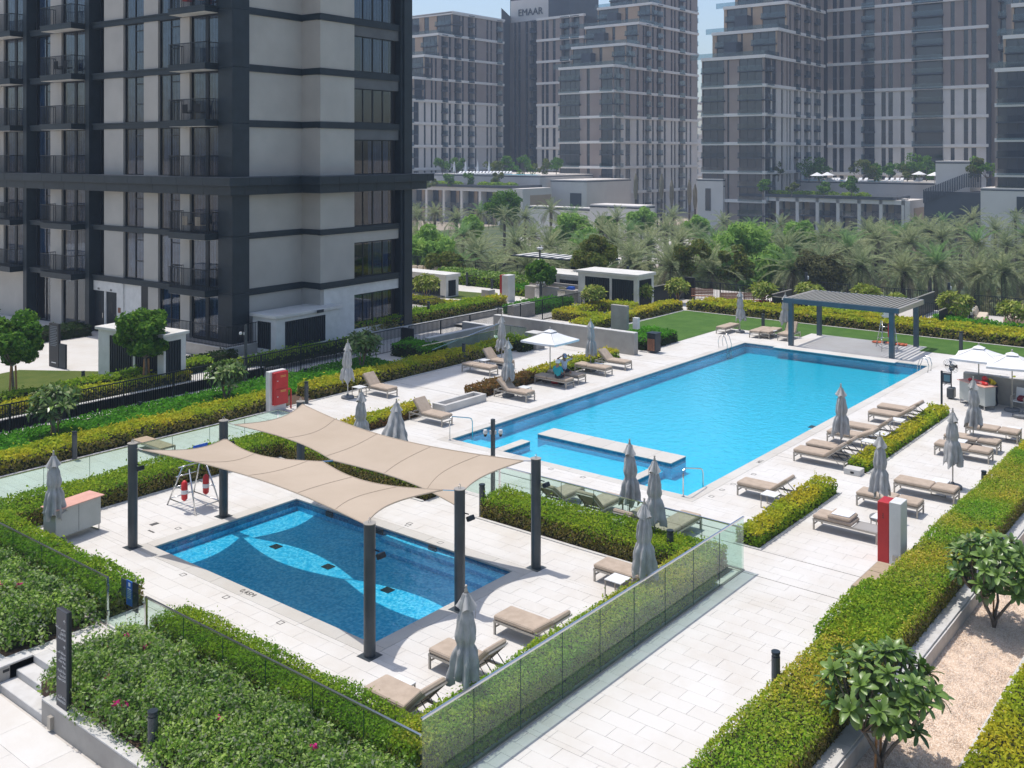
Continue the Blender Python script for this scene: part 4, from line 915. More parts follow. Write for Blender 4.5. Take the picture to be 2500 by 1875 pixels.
# ================================================================== RAILINGS WITH SEPARATE BARS
BARM = {}
def railing(label, a, b, z, h, sp, own=0, thick=.011, mat='dark', posts=2.4, name='barred_railing'):
    a, b = Vector(a), Vector(b); t = thing(name, label, 'railing', (a.x,a.y,z)); L_ = (b-a).length; d = (b-a)/L_; n = int(L_/sp)
    key = (h, thick, mat)
    if key not in BARM: BARM[key] = MB().box(-thick,thick,-thick,thick,.05,h).mesh('bar', M[mat])
    ps = [d*(L_*i/n) for i in range(n+1)]; idx = sorted(range(n+1), key=lambda i: (a+ps[i]).length)[:own]; s_ = set(idx)
    for i in idx: obj('bar', BARM[key], t, (ps[i].x,ps[i].y,0))
    rest = MB()
    for i in range(n+1):
        if i not in s_: p = ps[i]; rest.box(p.x-thick,p.x+thick,p.y-thick,p.y+thick,.05,h)
    if rest.v: rest.build('bars', M[mat], t, kind='stuff')
    e = d*L_; MB().bar((0,0,h+.02),(e.x,e.y,h+.02),.055,.04).build('top_rail', M[mat], t); MB().bar((0,0,.05),(e.x,e.y,.05),.04,.03).build('bottom_rail', M[mat], t)
    k = max(1, round(L_/posts)); pm = MB().box(-.022,.022,-.022,.022,0,h).mesh('post', M[mat])
    for i in range(k+1): p = d*(L_*i/k); obj('post', pm, t, (p.x,p.y,0))
    return t
railing('long dark barred railing along the lane, from the left edge to the slim black panel', (15.5,39.15), (39.3,39.55), 0, 1.22, .105, 300)
railing('dark barred railing from the slim black panel to behind the grey sloping wall', (39.9,39.55), (47.6,39.5), 0, 1.22, .105, 73)
railing('dark railing rising behind the long grey pool wall', (47.6,39.5), (61.3,39.6), 0, 1.3, .105, 130)
railing('boundary railing before the palms behind the brown benches', (67.0,29.1), (67.0,37.0), 0, 1.3, .12, 60)
railing('boundary railing before the palms behind the round garden sofa', (67.0,44), (67.0,70), 0, 1.3, .12, 200)
railing('boundary railing before the palms seen behind the pergola roof', (72.2,20.8), (72.2,28.9), 0, 1.3, .12, 60)
railing('boundary railing before the palms behind the cushioned sofas', (72.2,8), (72.2,18.2), 0, 1.3, .12, 80)
railing('short light-striped railing beside the right pergola post', (67.7,18.4), (67.7,20.8), 0, 1.15, .12, 20)
def panel_wall(label, a, b, z, h, mat='dark2', sp=.22, lane=None):
    a, b = Vector(a), Vector(b); t = thing('metal_panel_wall', label, 'screen wall', (a.x,a.y,z), math.atan2((b-a).y,(b-a).x)); L_ = (b-a).length; n = int(L_/sp)
    pm = MB().box(.006,L_/n-.006,-.025,.025,.0,h-.05).mesh('slat', M[mat])
    for i in range(n): obj('slat', pm, t, (L_*i/n,0,0))
    MB().box(-.03,L_+.03,-.045,.045,h-.05,h).build('top_rail', M['alu'], t); MB().box(0,L_,-.012,.012,0,h-.05).build('backing', M['dark'], t); return t
panel_wall('dark metal gate wall left of the pergola', (63.9,28.9), (67.0,28.9), 0, 1.35); panel_wall('dark metal gate wall facing the lawn left of the pergola', (63.9,26.4), (63.9,28.85), 0, 1.2)
panel_wall('sloping-topped dark metal wall behind the right pergola post', (67.7,20.8), (72.2,20.8), 0, 1.35); panel_wall('low dark metal wall before the round plumeria', (64.6,18.3), (67.6,18.3), 0, 1.2)
panel_wall('dark metal wall beside the white louvred kiosk at the garden corner', (62.0,37.4), (66.9,37.2), 0, 1.3)
for px,py,h,lb in ((996,856,1.25,'slim black panel standing in the long dark railing'),(1684,731,1.65,'tall slim black panel standing at the left of the brown benches')):
    x, y = G(px,py); t = thing('black_panel', lb, 'panel', (x,y,0), R_(3)); MB().bbox(-.05,.05,-.42,.42,.02,h,.01).build('panel', M['black'], t); MB().box(-.08,.08,-.44,.44,0,.02).build('base_plate', M['dark'], t)
# ================================================================== GLASS FENCES
def glass_fence(label, a, b, h, n, rail='steel', z=0, rw=.045):
    a, b = Vector(a), Vector(b); d = b-a; L_ = d.length; t = thing('glass_fence', label, 'glass balustrade', (a.x,a.y,z), math.atan2(d.y,d.x))
    w_ = L_/n; pm = MB().box(.008,w_-.008,-.007,.007,.03,h-.01).mesh('glass_panel', M['glass'])
    for i in range(n): obj('glass_panel', pm, t, (i*w_,0,0))
    MB().box(0,L_,-rw/2,rw/2,h-.012,h+.022).build('top_rail', M[rail], t); MB().box(0,L_,-.03,.03,.0,.03).build('base_channel', M['alu'], t)
    e = MB().box(-.004,.004,-.008,.008,.03,h-.012).mesh('glass_joint', M['gedge'])
    for i in range(1,n): obj('glass_joint', e, t, (i*w_,0,0))
    return t
M['gedge'] = pri('green_glass_edge', (.02,.09,.06), .2)
glass_fence('long near glass balustrade along the wide walkway at the bottom', (12.12,11.72), (24.15,11.72), 1.38, 9)
glass_fence('glass balustrade between the near hedge and the bougainvillea bed', (12.12,20.05), (12.12,11.74), 1.1, 6)
glass_fence('glass balustrade along the left hedge from the gate out of frame', (12.12,31), (12.12,21.75), 1.1, 6)
glass_fence('glass balustrade behind the left sail posts along the upper path', (12.14,30.88), (24.1,30.88), 1.1, 8)
glass_fence('glass balustrade screening the four loungers by the main pool', (24.12,19.9), (24.12,11.75), 1.1, 7)
glass_fence('glass balustrade hidden mostly under the shade sails', (24.12,30.85), (24.12,21.6), 1.1, 7)
gt = thing('glass_gate', 'glass gate with steel hinges beside the blue pool rules sign', 'gate', (12.12,20.1,0), R_(90))
MB().box(.03,.78,-.006,.006,.06,1.08).build('glass_leaf', M['glass'], gt); MB().box(.82,1.6,-.006,.006,.06,1.08).build('glass_leaf', M['glass'], gt)
for x in (0,1.62): MB().box(x-.025,x+.025,-.025,.025,0,1.12).build('gate_post', M['steel'], gt)
for x,z in ((.02,.25),(.02,.85),(1.58,.25),(1.58,.85)): MB().box(x-.02,x+.06,-.02,.02,z,z+.1).build('hinge', M['steel'], gt)
MB().box(.74,.8,-.02,.02,.04,.12).build('foot_latch', M['steel'], gt)
t = thing('glass_gate', 'glass gate beside the dark bollard at the end of the lounger screen', 'gate', (24.12,19.95,0), R_(90))
MB().box(.03,1.5,-.006,.006,.06,1.08).build('glass_leaf', M['glass'], t); MB().box(-.02,.02,-.02,.02,0,1.12).build('gate_post', M['steel'], t); MB().box(.6,.7,-.02,.02,.03,.12).build('foot_latch', M['steel'], t)
# ramp with sloping hand rail behind the upper path
t = thing('ramp_balustrade', 'glass balustrade with crossing sloping handrail before the grey ramp wall', 'glass balustrade', (37.2,35.95,0))
for i in range(6): MB().box(i*1.12+.01,i*1.12+1.1,-.007,.007,.03,.95).build('glass_panel', M['glass'], t)
MB().bar((0,0,.97),(6.75,0,.97),.04,.04).build('top_rail', M['steel'], t); MB().tube([(.9,.1,.62),(6.7,.1,1.32),(6.85,.1,1.32)], .022, 6).build('handrail', M['steel'], t)
wall('ramp_wall', 'pale grey wall sloping beside the ramp behind the glass handrail', 38.95,44.35,37.1,37.4,0,1.0, capm='capstone')
wall('ramp_wall', 'short grey return wall at the far end of the ramp', 44.05,44.35,37.42,39.3,0,.98)
wall('pool_wall', 'long grey wall with white capping behind the open umbrella', 46.1,46.5,28.75,38.6,0,1.2)
wall('stone_pier', 'square grey pier with pale top at the end of the ramp hedge', 43.95,44.7,33.7,34.5,0,.92, over=.02)
t = glass_fence('glass screen on top of the hedge bed next to the square grey pier', (44.2,34.6), (44.2,36.9), 1.1, 2)
t = thing('shower_wall', 'tall grey shower wall with a tap, near the corner of the pool lawn', 'shower wall', (49.6,31.9,0)); MB().bbox(-.12,.12,-.55,.55,0,2.0,.01).build('panel', M['plaster'], t); MB().tube([(-.13,-.2,.5),(-.2,-.2,.5)], .05, 8).build('tap', M['steel'], t); MB().tube([(.0,-.5,1.85),(-.0,-.9,1.85)],.02,6).build('shower_arm', M['steel'], t)
t = thing('shower_wall', 'white narrow cabinet standing in front of the tall grey shower wall', 'cabinet', (47.3,29.35,1.2)); MB().bbox(-.12,.12,-.16,.16,0,.62,.01).build('body', M['white'], t)
t = thing('litter_bin', 'dark litter bin with wooden slat front at the end of the grey wall', 'bin', (47.5,28.35,0)); MB().bbox(-.3,.3,-.26,.26,.06,1.05,.015).build('body', M['dark2'], t)
for i in range(4): MB().box(-.325,-.305,-.22+i*.115,-.13+i*.115,.14,.78).build('slat', M['wood'], t)
MB().box(-.31,-.295,-.2,.2,.84,.98).build('opening', M['black'], t); MB().box(-.34,.34,-.3,.3,1.05,1.09).build('lid', M['dark2'], t)
wall('garden_wall', 'tan wall behind the lifeguard desk at the right edge', 47.0,47.3,3,12.3,0,1.2)
wall('stone_pier', 'broad tan pier behind the right open umbrella', 52.2,53.0,7.0,9.9,0,1.45, over=.02)
hedge('small golden hedge peeking over the tan wall behind the lifeguard', [(49.4,50.2,8.6,12.4)], s=.1, top='h_yel', side='h_grn', h=.5)
# stone bench recess in the deck left of the pool
t = thing('stone_bench', 'hollow rectangular stone bench by the deck hedge left of the pool', 'bench', (32.2,28.55,0))
cx_ = [G(1066,999),G(1155,982)]
MB().bbox(-1.3,1.35,-.06,.1,0,.32,.01).build('front_rim', M['plaster_l'], t); MB().bbox(-1.3,1.35,.55,.7,0,.32,.01).build('back_rim', M['plaster_l'], t); MB().bbox(1.2,1.35,.1,.55,0,.32,.01).build('end_rim', M['plaster_l'], t); MB().bbox(-1.3,-1.15,.1,.55,0,.32,.01).build('end_rim', M['plaster_l'], t)
t = thing('stone_upstand', 'small stone upstand with a socket at the near end of the golden hedge strip', 'stone block', (33.75,12.3,0)); MB().bbox(-.22,.22,-.25,.3,0,.2,.01).build('block', M['plaster_l'], t); MB().box(-.225,-.215,-.05,.07,.06,.13).build('socket', M['black'], t)
# ================================================================== KIOSKS, SHEDS
def kiosk(label, x, y, rz, Lx, Ly, H, faces, roof=.18, over=.12, name='louvred_kiosk', mat='white', z=0, flat=False):
    """Lx along local x, Ly along local y, corner nearest the camera at the origin; faces: list of ('x' or 'y', from, to)"""
    t = thing(name, label, 'kiosk', (x,y,z), R_(rz)); b = MB().box(.1,Lx-.02,.1,Ly-.02,0,H-roof); b.build('core', M['louv'], t)
    for ax, segs in faces.items():
        Ls = Lx if ax == 'x' else Ly; e = 0
        for a, c_ in segs+[(Ls,Ls)]:
            if a > e+.001: (MB().box(e,a,0,.1,0,H-roof) if ax == 'x' else MB().box(0,.1,max(e,.1) if e == 0 else e,a,0,H-roof)).build('wall', M[mat], t)
            if c_ > a:
                zb, zt_ = (.35 if flat else .08), H-roof-.22
                (MB().box(a,c_,.0,.1,0,zb) if ax == 'x' else MB().box(0,.1,a,c_,0,zb)).build('sill_wall', M[mat], t); (MB().box(a,c_,0,.1,zt_,H-roof) if ax == 'x' else MB().box(0,.1,a,c_,zt_,H-roof)).build('lintel', M[mat], t)
                f = MB(); w_ = .04
                for p,q,r_,s_ in ((a,a+w_,zb,zt_),(c_-w_,c_,zb,zt_),(a+w_,c_-w_,zb,zb+w_),(a+w_,c_-w_,zt_-w_,zt_)): (f.box(p,q,.01,.07,r_,s_) if ax == 'x' else f.box(.01,.07,p,q,r_,s_))
                F_ = f.build('louvre_frame', M['dark2'], t); n = int((c_-a)/.16)
                for i in range(n):
                    p = a+w_+(c_-a-2*w_)*(i+.5)/n; (MB().box(p-.04,p+.035,.03,.09,zb+w_,zt_-w_) if ax == 'x' else MB().box(.03,.09,p-.04,p+.035,zb+w_,zt_-w_)).build('slat', M['dark2'], F_)
            e = c_
    MB().bbox(-over,Lx+over,-over,Ly+over,H-roof,H,.012).build('roof', M['pale_roof'], t); return t
M['pale_roof'] = noisy('pale_roof_coating', (.60,.58,.54), (.68,.66,.62), 1.5, .7)
kiosk('white kiosk with dark vertical louvres behind the leafy tree, left of the tower', 25.64,41.06, 8.5, 1.28,4.56,2.3, {'x':[(.12,1.0)],'y':[(.42,1.95),(2.1,3.75)]}, z=.3, roof=.14)
kiosk('white kiosk with two louvred openings against the tower', 32.75,42.08, 3.5, 4.56,1.82,2.15, {'x':[(.6,3.5)],'y':[(.4,1.45)]}, z=.3, roof=.16, flat=True)
t = thing('sign_plate','small dark sign plate on the roof edge of the kiosk against the tower','sign',(35.6,42.1,2.32),R_(3.5)); MB().box(-.25,.25,-.14,-.12,-.04,.12).build('plate', M['dark'], t)
kiosk('low wide kiosk with pale roof and dark panels by the round sofa', 55.6,51.2, 0, 1.4,9.0,1.75, {'x':[(.25,1.1)],'y':[(.6,2.2),(2.25,3.8),(3.85,5.4),(5.45,7.0)]}, roof=.25)
kiosk('tall dark louvred kiosk with white frame and roof beyond the hedge ring', 59.6,36.9, 0, 2.2,5.0,2.45, {'x':[(.25,1.9)],'y':[(.3,2.1),(2.3,4.4)]}, roof=.2)
kiosk('long low louvred kiosk with white roof behind the grill counter', 60.6,42.1, 0, 2.5,5.0,1.9, {'x':[(.2,2.2)],'y':[(.2,2.2),(2.5,4.7)]}, roof=.2)
t = thing('grill_counter', 'tan outdoor grill counter with two steel grills behind the dark tree', 'grill counter', (59.6,41.9,0))
MB().bbox(-.4,.4,0,4.6,0,.95,.01).build('counter', M['plaster'], t); MB().bbox(.42,.6,-.2,4.8,0,1.25,.01).build('back_wall', M['plaster'], t)
for y_ in (1.2,3.3): MB().box(-.42,-.39,y_-.35,y_+.35,.1,.85).build('steel_door', M['steel'], t); MB().bbox(-.3,.3,y_-.35,y_+.35,.95,1.12,.02).build('grill_top', M['steel'], t)
MB().box(-.2,.2,.4,.8,.95,1.15).build('blue_box', M['blue'], t)
t = thing('flat_canopy', 'flat dark slatted canopy on a thick dark column behind the grill counter', 'canopy', (65.2,46.2,0)); MB().box(-.2,.2,-.2,.2,0,2.6).build('column', M['dark2'], t); MB().box(-1.6,1.4,-3.4,5.2,2.5,2.58).build('roof_frame', M['dark2'], t)
for i in range(9): MB().box(-1.5,1.3,-3.2+i*.95,-2.75+i*.95,2.585,2.62).build('roof_slat', M['pale_roof'], t)
# ================================================================== SHADE SAILS
POSTS = [(321,1340,'left front'),(544,1264,'left rear'),(902,1608,'near'),(1123,1493,'middle right'),(1310,1391,'right end'),(733,1200,'rear under the sail')]
PC = []
pw = ['nearest the grey desk','beside the blue lifeguard chair','at the near corner of the childrens pool','between the two near sail corners','at the right end of the rear sail','hidden halfway under the rear sail']
for (px,py,_),w_ in zip(POSTS, pw):
    x, y = G(px,py); x += .09; y += .09; PC.append((x,y)); t = thing('sail_post', 'round dark steel shade sail post '+w_, 'post', (x,y,0), group='shade sail posts')
    MB().cyl(0,0,0,2.86,.13,n=20).build('pole', M['post'], t, smooth=False); MB().cyl(0,0,2.86,2.875,.142,n=20).build('cap', M['alu'], t)
    MB().tube([(-.03,0,2.87),(-.03,0,2.95),(0,0,2.985),(.03,0,2.95),(.03,0,2.87)], .008, 5).build('lifting_eye', M['steel'], t)
    MB().box(-.2,.2,-.2,.2,0,.006).build('base_plate', M['post'], t)
    if w_[0] != 'h':
        f = MB(); f.tube([(.05,-.12,2.3),(.05,-.24,2.3)], .015, 5); f.M = Matrix.Translation((.05,-.3,2.22)) @ Matrix.Rotation(R_(-25),4,'X'); f.bbox(-.1,.1,-.06,.06,-.06,.06,.015); f.M = None; f.build('floodlight', M['dark'], t)
def sail(label, c, sags, ties, zs=-.10):
    c = [Vector(q) for q in c]; t = thing('shade_sail', label, 'shade sail', tuple(c[0])); o = c[0]; ctr = sum(c, Vector())/4
    def edge(a, b, s_, dbl):
        def f(t_):
            p = a+(b-a)*t_; inw = (ctr-(a+b)/2); inw.z = 0; inw.normalize(); k = (abs(math.sin(2*math.pi*t_)) if dbl else math.sin(math.pi*t_)); q = p+inw*s_*k; q.z += zs*k*.6; return q
        return f
    e = [edge(c[0],c[1],sags[0],ties[0]), edge(c[1],c[2],sags[1],ties[1]), edge(c[3],c[2],sags[2],ties[2]), edge(c[0],c[3],sags[3],ties[3])]
    def S(u, v):  # u along c0->c1, v along c0->c3
        return (1-v)*e[0](u)+v*e[2](u)+(1-u)*e[3](v)+u*e[1](v)-((1-u)*(1-v)*c[0]+u*(1-v)*c[1]+u*v*c[2]+(1-u)*v*c[3])
    nu, nv = 20, 44; m_ = MB(); vs = [tuple(S(i/nu,j/nv)-o) for i in range(nu+1) for j in range(nv+1)]
    m_.add(vs, [(i*(nv+1)+j,(i+1)*(nv+1)+j,(i+1)*(nv+1)+j+1,i*(nv+1)+j+1) for i in range(nu) for j in range(nv)])
    m_.build('canopy', M['sail'], t, smooth=True)
    for v in (.22,.45,.68,.86):
        pts = [S(i/16,v)-o+Vector((0,0,.006)) for i in range(17)]; q = MB(); q.tube(pts, .005, 4); q.build('seam', M['seam'], t)
    h = MB()
    for f in e: h.tube([f(i/30)-o for i in range(31)], .018, 5)
    h.build('edge_hem', M['seam'], t); return t, o
M['seam'] = noisy('sail_seam', (.40,.32,.238), (.445,.36,.275), 2)
def toward(p, q, f, z): return (p[0]+(q[0]-p[0])*f, p[1]+(q[1]-p[1])*f, z)
p1,p2,p3,p4,p5,p6 = PC
def corner(p, others, z, d):
    cx, cy = sum(q[0] for q in others)/3, sum(q[1] for q in others)/3; v = Vector((cx-p[0], cy-p[1])).normalized()*d; return (p[0]+v.x, p[1]+v.y, z)
A = [corner(p1,(p2,p3,p4),2.72,.35), corner(p2,(p1,p3,p4),2.36,.16), corner(p4,(p1,p2,p3),2.78,.45), corner(p3,(p1,p2,p4),2.78,.2)]
B_ = [corner(p2,(p4,p5,p6),2.78,.4), corner(p6,(p2,p4,p5),2.80,.15), corner(p5,(p2,p4,p6),2.76,.35), corner(p4,(p2,p5,p6),2.42,.2)]
for lb, c, ps, sg, ti in (('front tan shade sail over the childrens pool', A, (p1,p2,p4,p3), (.42,.42,.5,.55), (0,1,0,0)),
                          ('rear tan shade sail tied to the post with the floodlight', B_, (p2,p6,p5,p4), (.42,.62,.5,.42), (0,0,0,1))):
    t, o = sail(lb, c, sg, ti)
    for q, p in zip(c, ps):
        MB().tube([Vector(q)-o, Vector((p[0],p[1],q[2]+.04))-o], .014, 5).build('turnbuckle', M['steel'], t)
# small tie between the sails
m1 = (Vector(A[1])+Vector(A[2]))/2; m2 = (Vector(B_[0])+Vector(B_[3]))/2
t = thing('sail_tie', 'small steel clamp tying the two shade sails together in the middle', 'clamp', tuple((m1+m2)/2)); MB().tube([m1-(m1+m2)/2, m2-(m1+m2)/2], .025, 6).build('clamp_bar', M['steel'], t)
# pergola
t = thing('pergola', 'blue-grey steel pergola with slatted roof over the striped shade by the pool', 'pergola', (54.0,17.7,0))
for x,y in ((0,0),(0,5.6),(4.1,0),(4.1,5.6)): MB().box(x-.12,x+.12,y-.12,y+.12,0,2.55).build('post', M['pergm'], t)
for b in ((-.18,-.02,-.4,6.0,2.42,2.68),(4.12,4.28,-.4,6.0,2.42,2.68)): MB().box(*b).build('beam', M['pergm'], t)
for b in ((-.02,4.12,-.4,-.24,2.42,2.68),(-.02,4.12,5.84,6.0,2.42,2.68),(-.02,4.12,2.72,2.8,2.45,2.62)): MB().box(*b).build('beam', M['alu'], t)
sm = MB().box(-.02,4.12,-.05,.05,2.63,2.70).mesh('slat', M['alu'])
for i in range(25): obj('slat', sm, t, (0,-.1+i*.24,0))
# ================================================================== FURNITURE
def lounger_make(ang, style='cushion', name='sun_lounger'):
    """foot end at +y, head at -y; origin on the floor in the middle"""
    t = thing(name, 'x', 'sun lounger'); Wd, Ln = .64, 1.86; hz = -.22     # hinge position
    f = MB()
    for x in (-Wd/2+.02, Wd/2-.02): f.box(x-.02,x+.02,-Ln/2,Ln/2,.27,.325)
    for y in (-Ln/2+.02, Ln/2-.02, .35, hz): f.box(-Wd/2+.04,Wd/2-.04,y-.02,y+.02,.27,.315)
    f.build('frame', M['alu'], t)
    lg = MB().box(-.02,.02,-.022,.022,0,.27).mesh('leg', M['alu'])
    for x in (-Wd/2+.02, Wd/2-.02):
        for y in (-Ln/2+.03, Ln/2-.03): obj('leg', lg, t, (x,y,0))
    for y in (-Ln/2+.03, Ln/2-.03): MB().box(-Wd/2+.04,Wd/2-.04,y-.015,y+.015,.15,.18).build('stretcher', M['alu'], t)
    th = .11 if style == 'cushion' else .018; mt = M['cush'] if style == 'cushion' else M['sling']; z = .328
    if style == 'bare_half':
        s_ = MB(); s_.box(-Wd/2+.03,Wd/2-.03,-Ln/2+.03,hz,.31,.325); s_.build('sling', M['alu2'], t); th = .11; mt = M['cush']
    def cushion(nm, y0, y1, M_=None, zz=z, thk=None):
        thk = thk or th; c = MB(); c.M = M_
        if thk > .05: c.bbox(-Wd/2,Wd/2,y0,y1,zz,zz+thk,.028)
        else: c.box(-Wd/2+.03,Wd/2-.03,y0,y1,zz,zz+thk)
        c.M = None; o = c.build(nm, mt, t, smooth=False)
        if thk > .05:
            p = MB(); p.M = M_; e = zz+thk*.5
            p.tube([(-Wd/2-.002,y0+.02,e),(-Wd/2-.002,y1-.02,e)], .006, 4).tube([(Wd/2+.002,y0+.02,e),(Wd/2+.002,y1-.02,e)], .006, 4); p.M = None; p.build('piping', M['seam'], o)
        return o
    cushion('seat_cushion', hz+.01, Ln/2-.0)
    if style == 'bare_half':
        cushion('folded_cushion', hz+.05, hz+.72, None, z+.115, .10); q = MB(); q.bbox(-.26,.26,hz+.1,hz+.62,z+.217,z+.245,.01); q.build('towel', M['umbw'], t)
    else:
        R = Matrix.Translation((0,hz,z)) @ Matrix.Rotation(-R_(ang),4,'X') @ Matrix.Translation((0,-hz,-z))
        cushion('back_cushion', -Ln/2+.0, hz-.01, R)
        fr = MB(); fr.M = R
        for x in (-Wd/2+.03, Wd/2-.03): fr.box(x-.015,x+.015,-Ln/2,hz,z-.035,z-.003)
        fr.box(-Wd/2+.04,Wd/2-.04,-Ln/2,-Ln/2+.03,z-.035,z-.003); fr.M = None; fr.build('back_frame', M['alu'], t)
        if ang > 5:
            yb = hz-.42; p = R @ Vector((0,-Ln/2+.3,z-.03)); s_ = MB()
            for x in (-.2,.2): s_.tube([(x,p.y,p.z),(x,yb-.22,.30)], .011, 5).tube([(x,(p.y+hz)/2,(p.z+z)/2),(x,yb-.02,.16)], .009, 5)
            s_.tube([(-.2,yb-.22,.30),(.2,yb-.22,.30)], .011, 5); s_.build('back_support', M['black'], t)
    return t
M['alu2'] = pri('grey_mesh_sling', (.33,.31,.29), .8)
PROTO = {}
def lounger(label, x, y, rz=0, ang=0, style='cushion', group='sun loungers round the pools'):
    k = (ang, style)
    if k not in PROTO: PROTO[k] = lounger_make(ang, style); t = PROTO[k]; t.location = (x,y,0); t.rotation_euler = (0,0,R_(rz)); t['label'] = label; t['group'] = group; return t
    t = clone(PROTO[k], (x,y,0), R_(rz), label); t['group'] = group; return t
def foot_at(px, py, z=.40):          # lounger whose foot-left top corner is seen there
    x, y = G(px,py,z); return x+.32, y-.93
r4 = lambda x,y: (1850+x/3.318, 900+y/3.318)
for k,(p,a,lb) in enumerate(((r4(285,655),38,'raised lounger nearest the camera in the row of six by the main pool'),(r4(385,605),38,'second raised lounger in the row of six by the main pool'),
    (r4(555,507),26,'third lounger of the row of six, behind the closed umbrella pole'),(r4(695,455),38,'fourth raised lounger of the row of six by the main pool'),
    (r4(890,348),34,'fifth raised lounger of the row of six, next to a small white table'),(r4(962,303),34,'farthest raised lounger of the row of six by the main pool'),
    ((1798,1178),38,'single raised lounger beside a white table at the right pool corner'),
    (r4(1097,903),0,'flat lounger in front of the small bollard, second row from the right'),(r4(793,1003),0,'flat lounger behind the red and white cabinet'),
    (r4(1425,607),0,'flat lounger under the closed umbrella on the right, nearest of three'),(r4(1503,537),0,'flat lounger in the middle of the right three'),(r4(1678,460),0,'flat lounger farthest of the right three'))):
    x, y = foot_at(*p); lounger(lb, x, y, 0, a)
x, y = foot_at(*r4(443,1190)); lounger('flat lounger with a folded cushion and white towel on its middle', x, y, 0, 0, 'bare_half')
x, y = G(2076,1462); lounger('bare tan sling lounger lying under the right hedge below the red cabinet', x+.93, y-.33, 90, 0, 'sling')
for p,a,lb in (((886,1680),45,'raised lounger nearest the bottom, by the corner of the near glass'),((1045,1586),45,'raised lounger beside the closed umbrella near the childrens pool'),
    ((1204,1505),35,'raised lounger third from the bottom along the near glass'),((1448,1380),22,'slightly raised lounger at the end of the childrens deck by the white table')):
    x, y = foot_at(*p); lounger(lb, x, y, 0, a)
# four behind the glass: foot towards +x
for (px,py),a,lb in (((1429,1190),40,'lounger behind glass nearest the camera post, back raised'),((1523,1212),45,'second lounger behind glass, back raised and piped'),((1620,1243),30,'third lounger behind glass, half hidden by the umbrella'),((1713,1258),0,'flat lounger behind glass at the right end of the four')):
    x, y = G(px,py,.40); lounger(lb, x-.93, y+.32, -90, a)
# left deck, head towards +y
def fl(px, py): x, y = G(px,py,0.); return x+.30, y+.88
for (px,py),a,lb in (((1283.6,983),40,'raised lounger with a small white table on its right, left of the seated guests'),((1381,950.4),0,'flat lounger on which the guest in teal sits'),((1411,939),0,'flat lounger behind the guests, half in umbrella shade'),
    ((1477,920),0,'flat lounger at the foot of the closed umbrella beside the pool'),((1525.5,905),42,'raised lounger farthest along the left side of the pool'),
    ((945,973),48,'raised lounger beside the closed umbrella at the end of the golden hedge'),((1077.7,1043),48,'raised lounger beside the hollow stone bench and the pool handrail'),
    ((1195,919),0,'flat lounger on the upper path with a dark bollard behind it'),((1215,916),48,'raised lounger behind the two closed umbrellas on the upper path')):
    x, y = fl(px,py)
    if px == 1215: x += 1.1; y += .35
    if px == 1411: y += .0
    lounger(lb, x, y, 180, a)
x, y = G(411,1111); lounger('flat tan sling lounger on the upper path behind the left sail post', x-.1, y+.8, 180, 0, 'sling')
for (px,py),a,lb in (((1747.8,814),0,'flat lounger alone at the far edge of the pool deck by the lawn'),((1828.8,823.8),0,'left one of the two flat loungers side by side at the far pool edge'),((1853,825.4),0,'right one of the two flat loungers side by side at the far pool edge')):
    x, y = G(px,py); lounger(lb, x+.9, y-.33, 90, a)
x, y = G(1897.5,831); lounger('upright raised lounger next to the left pergola post', x+.9, y-.33, 90, 58)
# ------------------------------------------------------------ small tables
def table_make():
    t = thing('side_table', 'x', 'side table'); MB().bbox(-.24,.24,-.24,.24,.40,.425,.005).build('table_top', M['tabtop'], t); f = MB()
    for x in (-.22,.22):
        for y in (-.22,.22): f.box(x-.012,x+.012,y-.012,y+.012,0,.40)
        f.box(x-.012,x+.012,-.208,.208,0,.024)
    f.box(-.208,.208,-.232,-.208,.375,.4).box(-.208,.208,.208,.232,.375,.4); f.build('frame', M['alu'], t); return t
tb = None
for (px,py),lb in (((1508,1412),'white side table by the farthest lounger of the childrens deck'),((974,1668),'white side table behind the lounger nearest the bottom'),((1372,1233),'white side table behind the glass between two loungers'),
    ((1882,1205),'white side table below the single lounger at the pool corner'),((2192,1024),'white side table by the hedge beside the fifth raised lounger'),((2151,1058),'white side table between the third and fourth raised loungers'),
    ((2123,1076),'white side table nearest the closed umbrella over the golden hedge strip'),((2152,1262),'white side table on the umbrella base beside the red cabinet'),((2296,1174),'white side table behind the flat lounger near the bollard'),
    ((2475,1045),'white side table between the far flat loungers at the right'),((2342,1075),'white side table under the umbrella of the right three loungers'),((877,944),'white side table beside the raised lounger by the golden hedge'),
    ((1280,945),'white side table right of the raised lounger before the dry hedge'),((1458,888),'white side table next to the flat lounger under the closed umbrella'),((1181,878),'white side table among the two loungers on the upper path'),
    ((1885,806),'white side table between the far loungers and the pergola')):
    x, y = G(px,py,.42)
    if tb is None: tb = table_make(); tb.location = (x,y,0); tb['label'] = lb
    else: t = clone(tb, (x,y,0), 0, lb)
for o in list(COL.objects):
    if o.name.startswith('side_table') and o.parent is None: o['group'] = 'small white side tables'
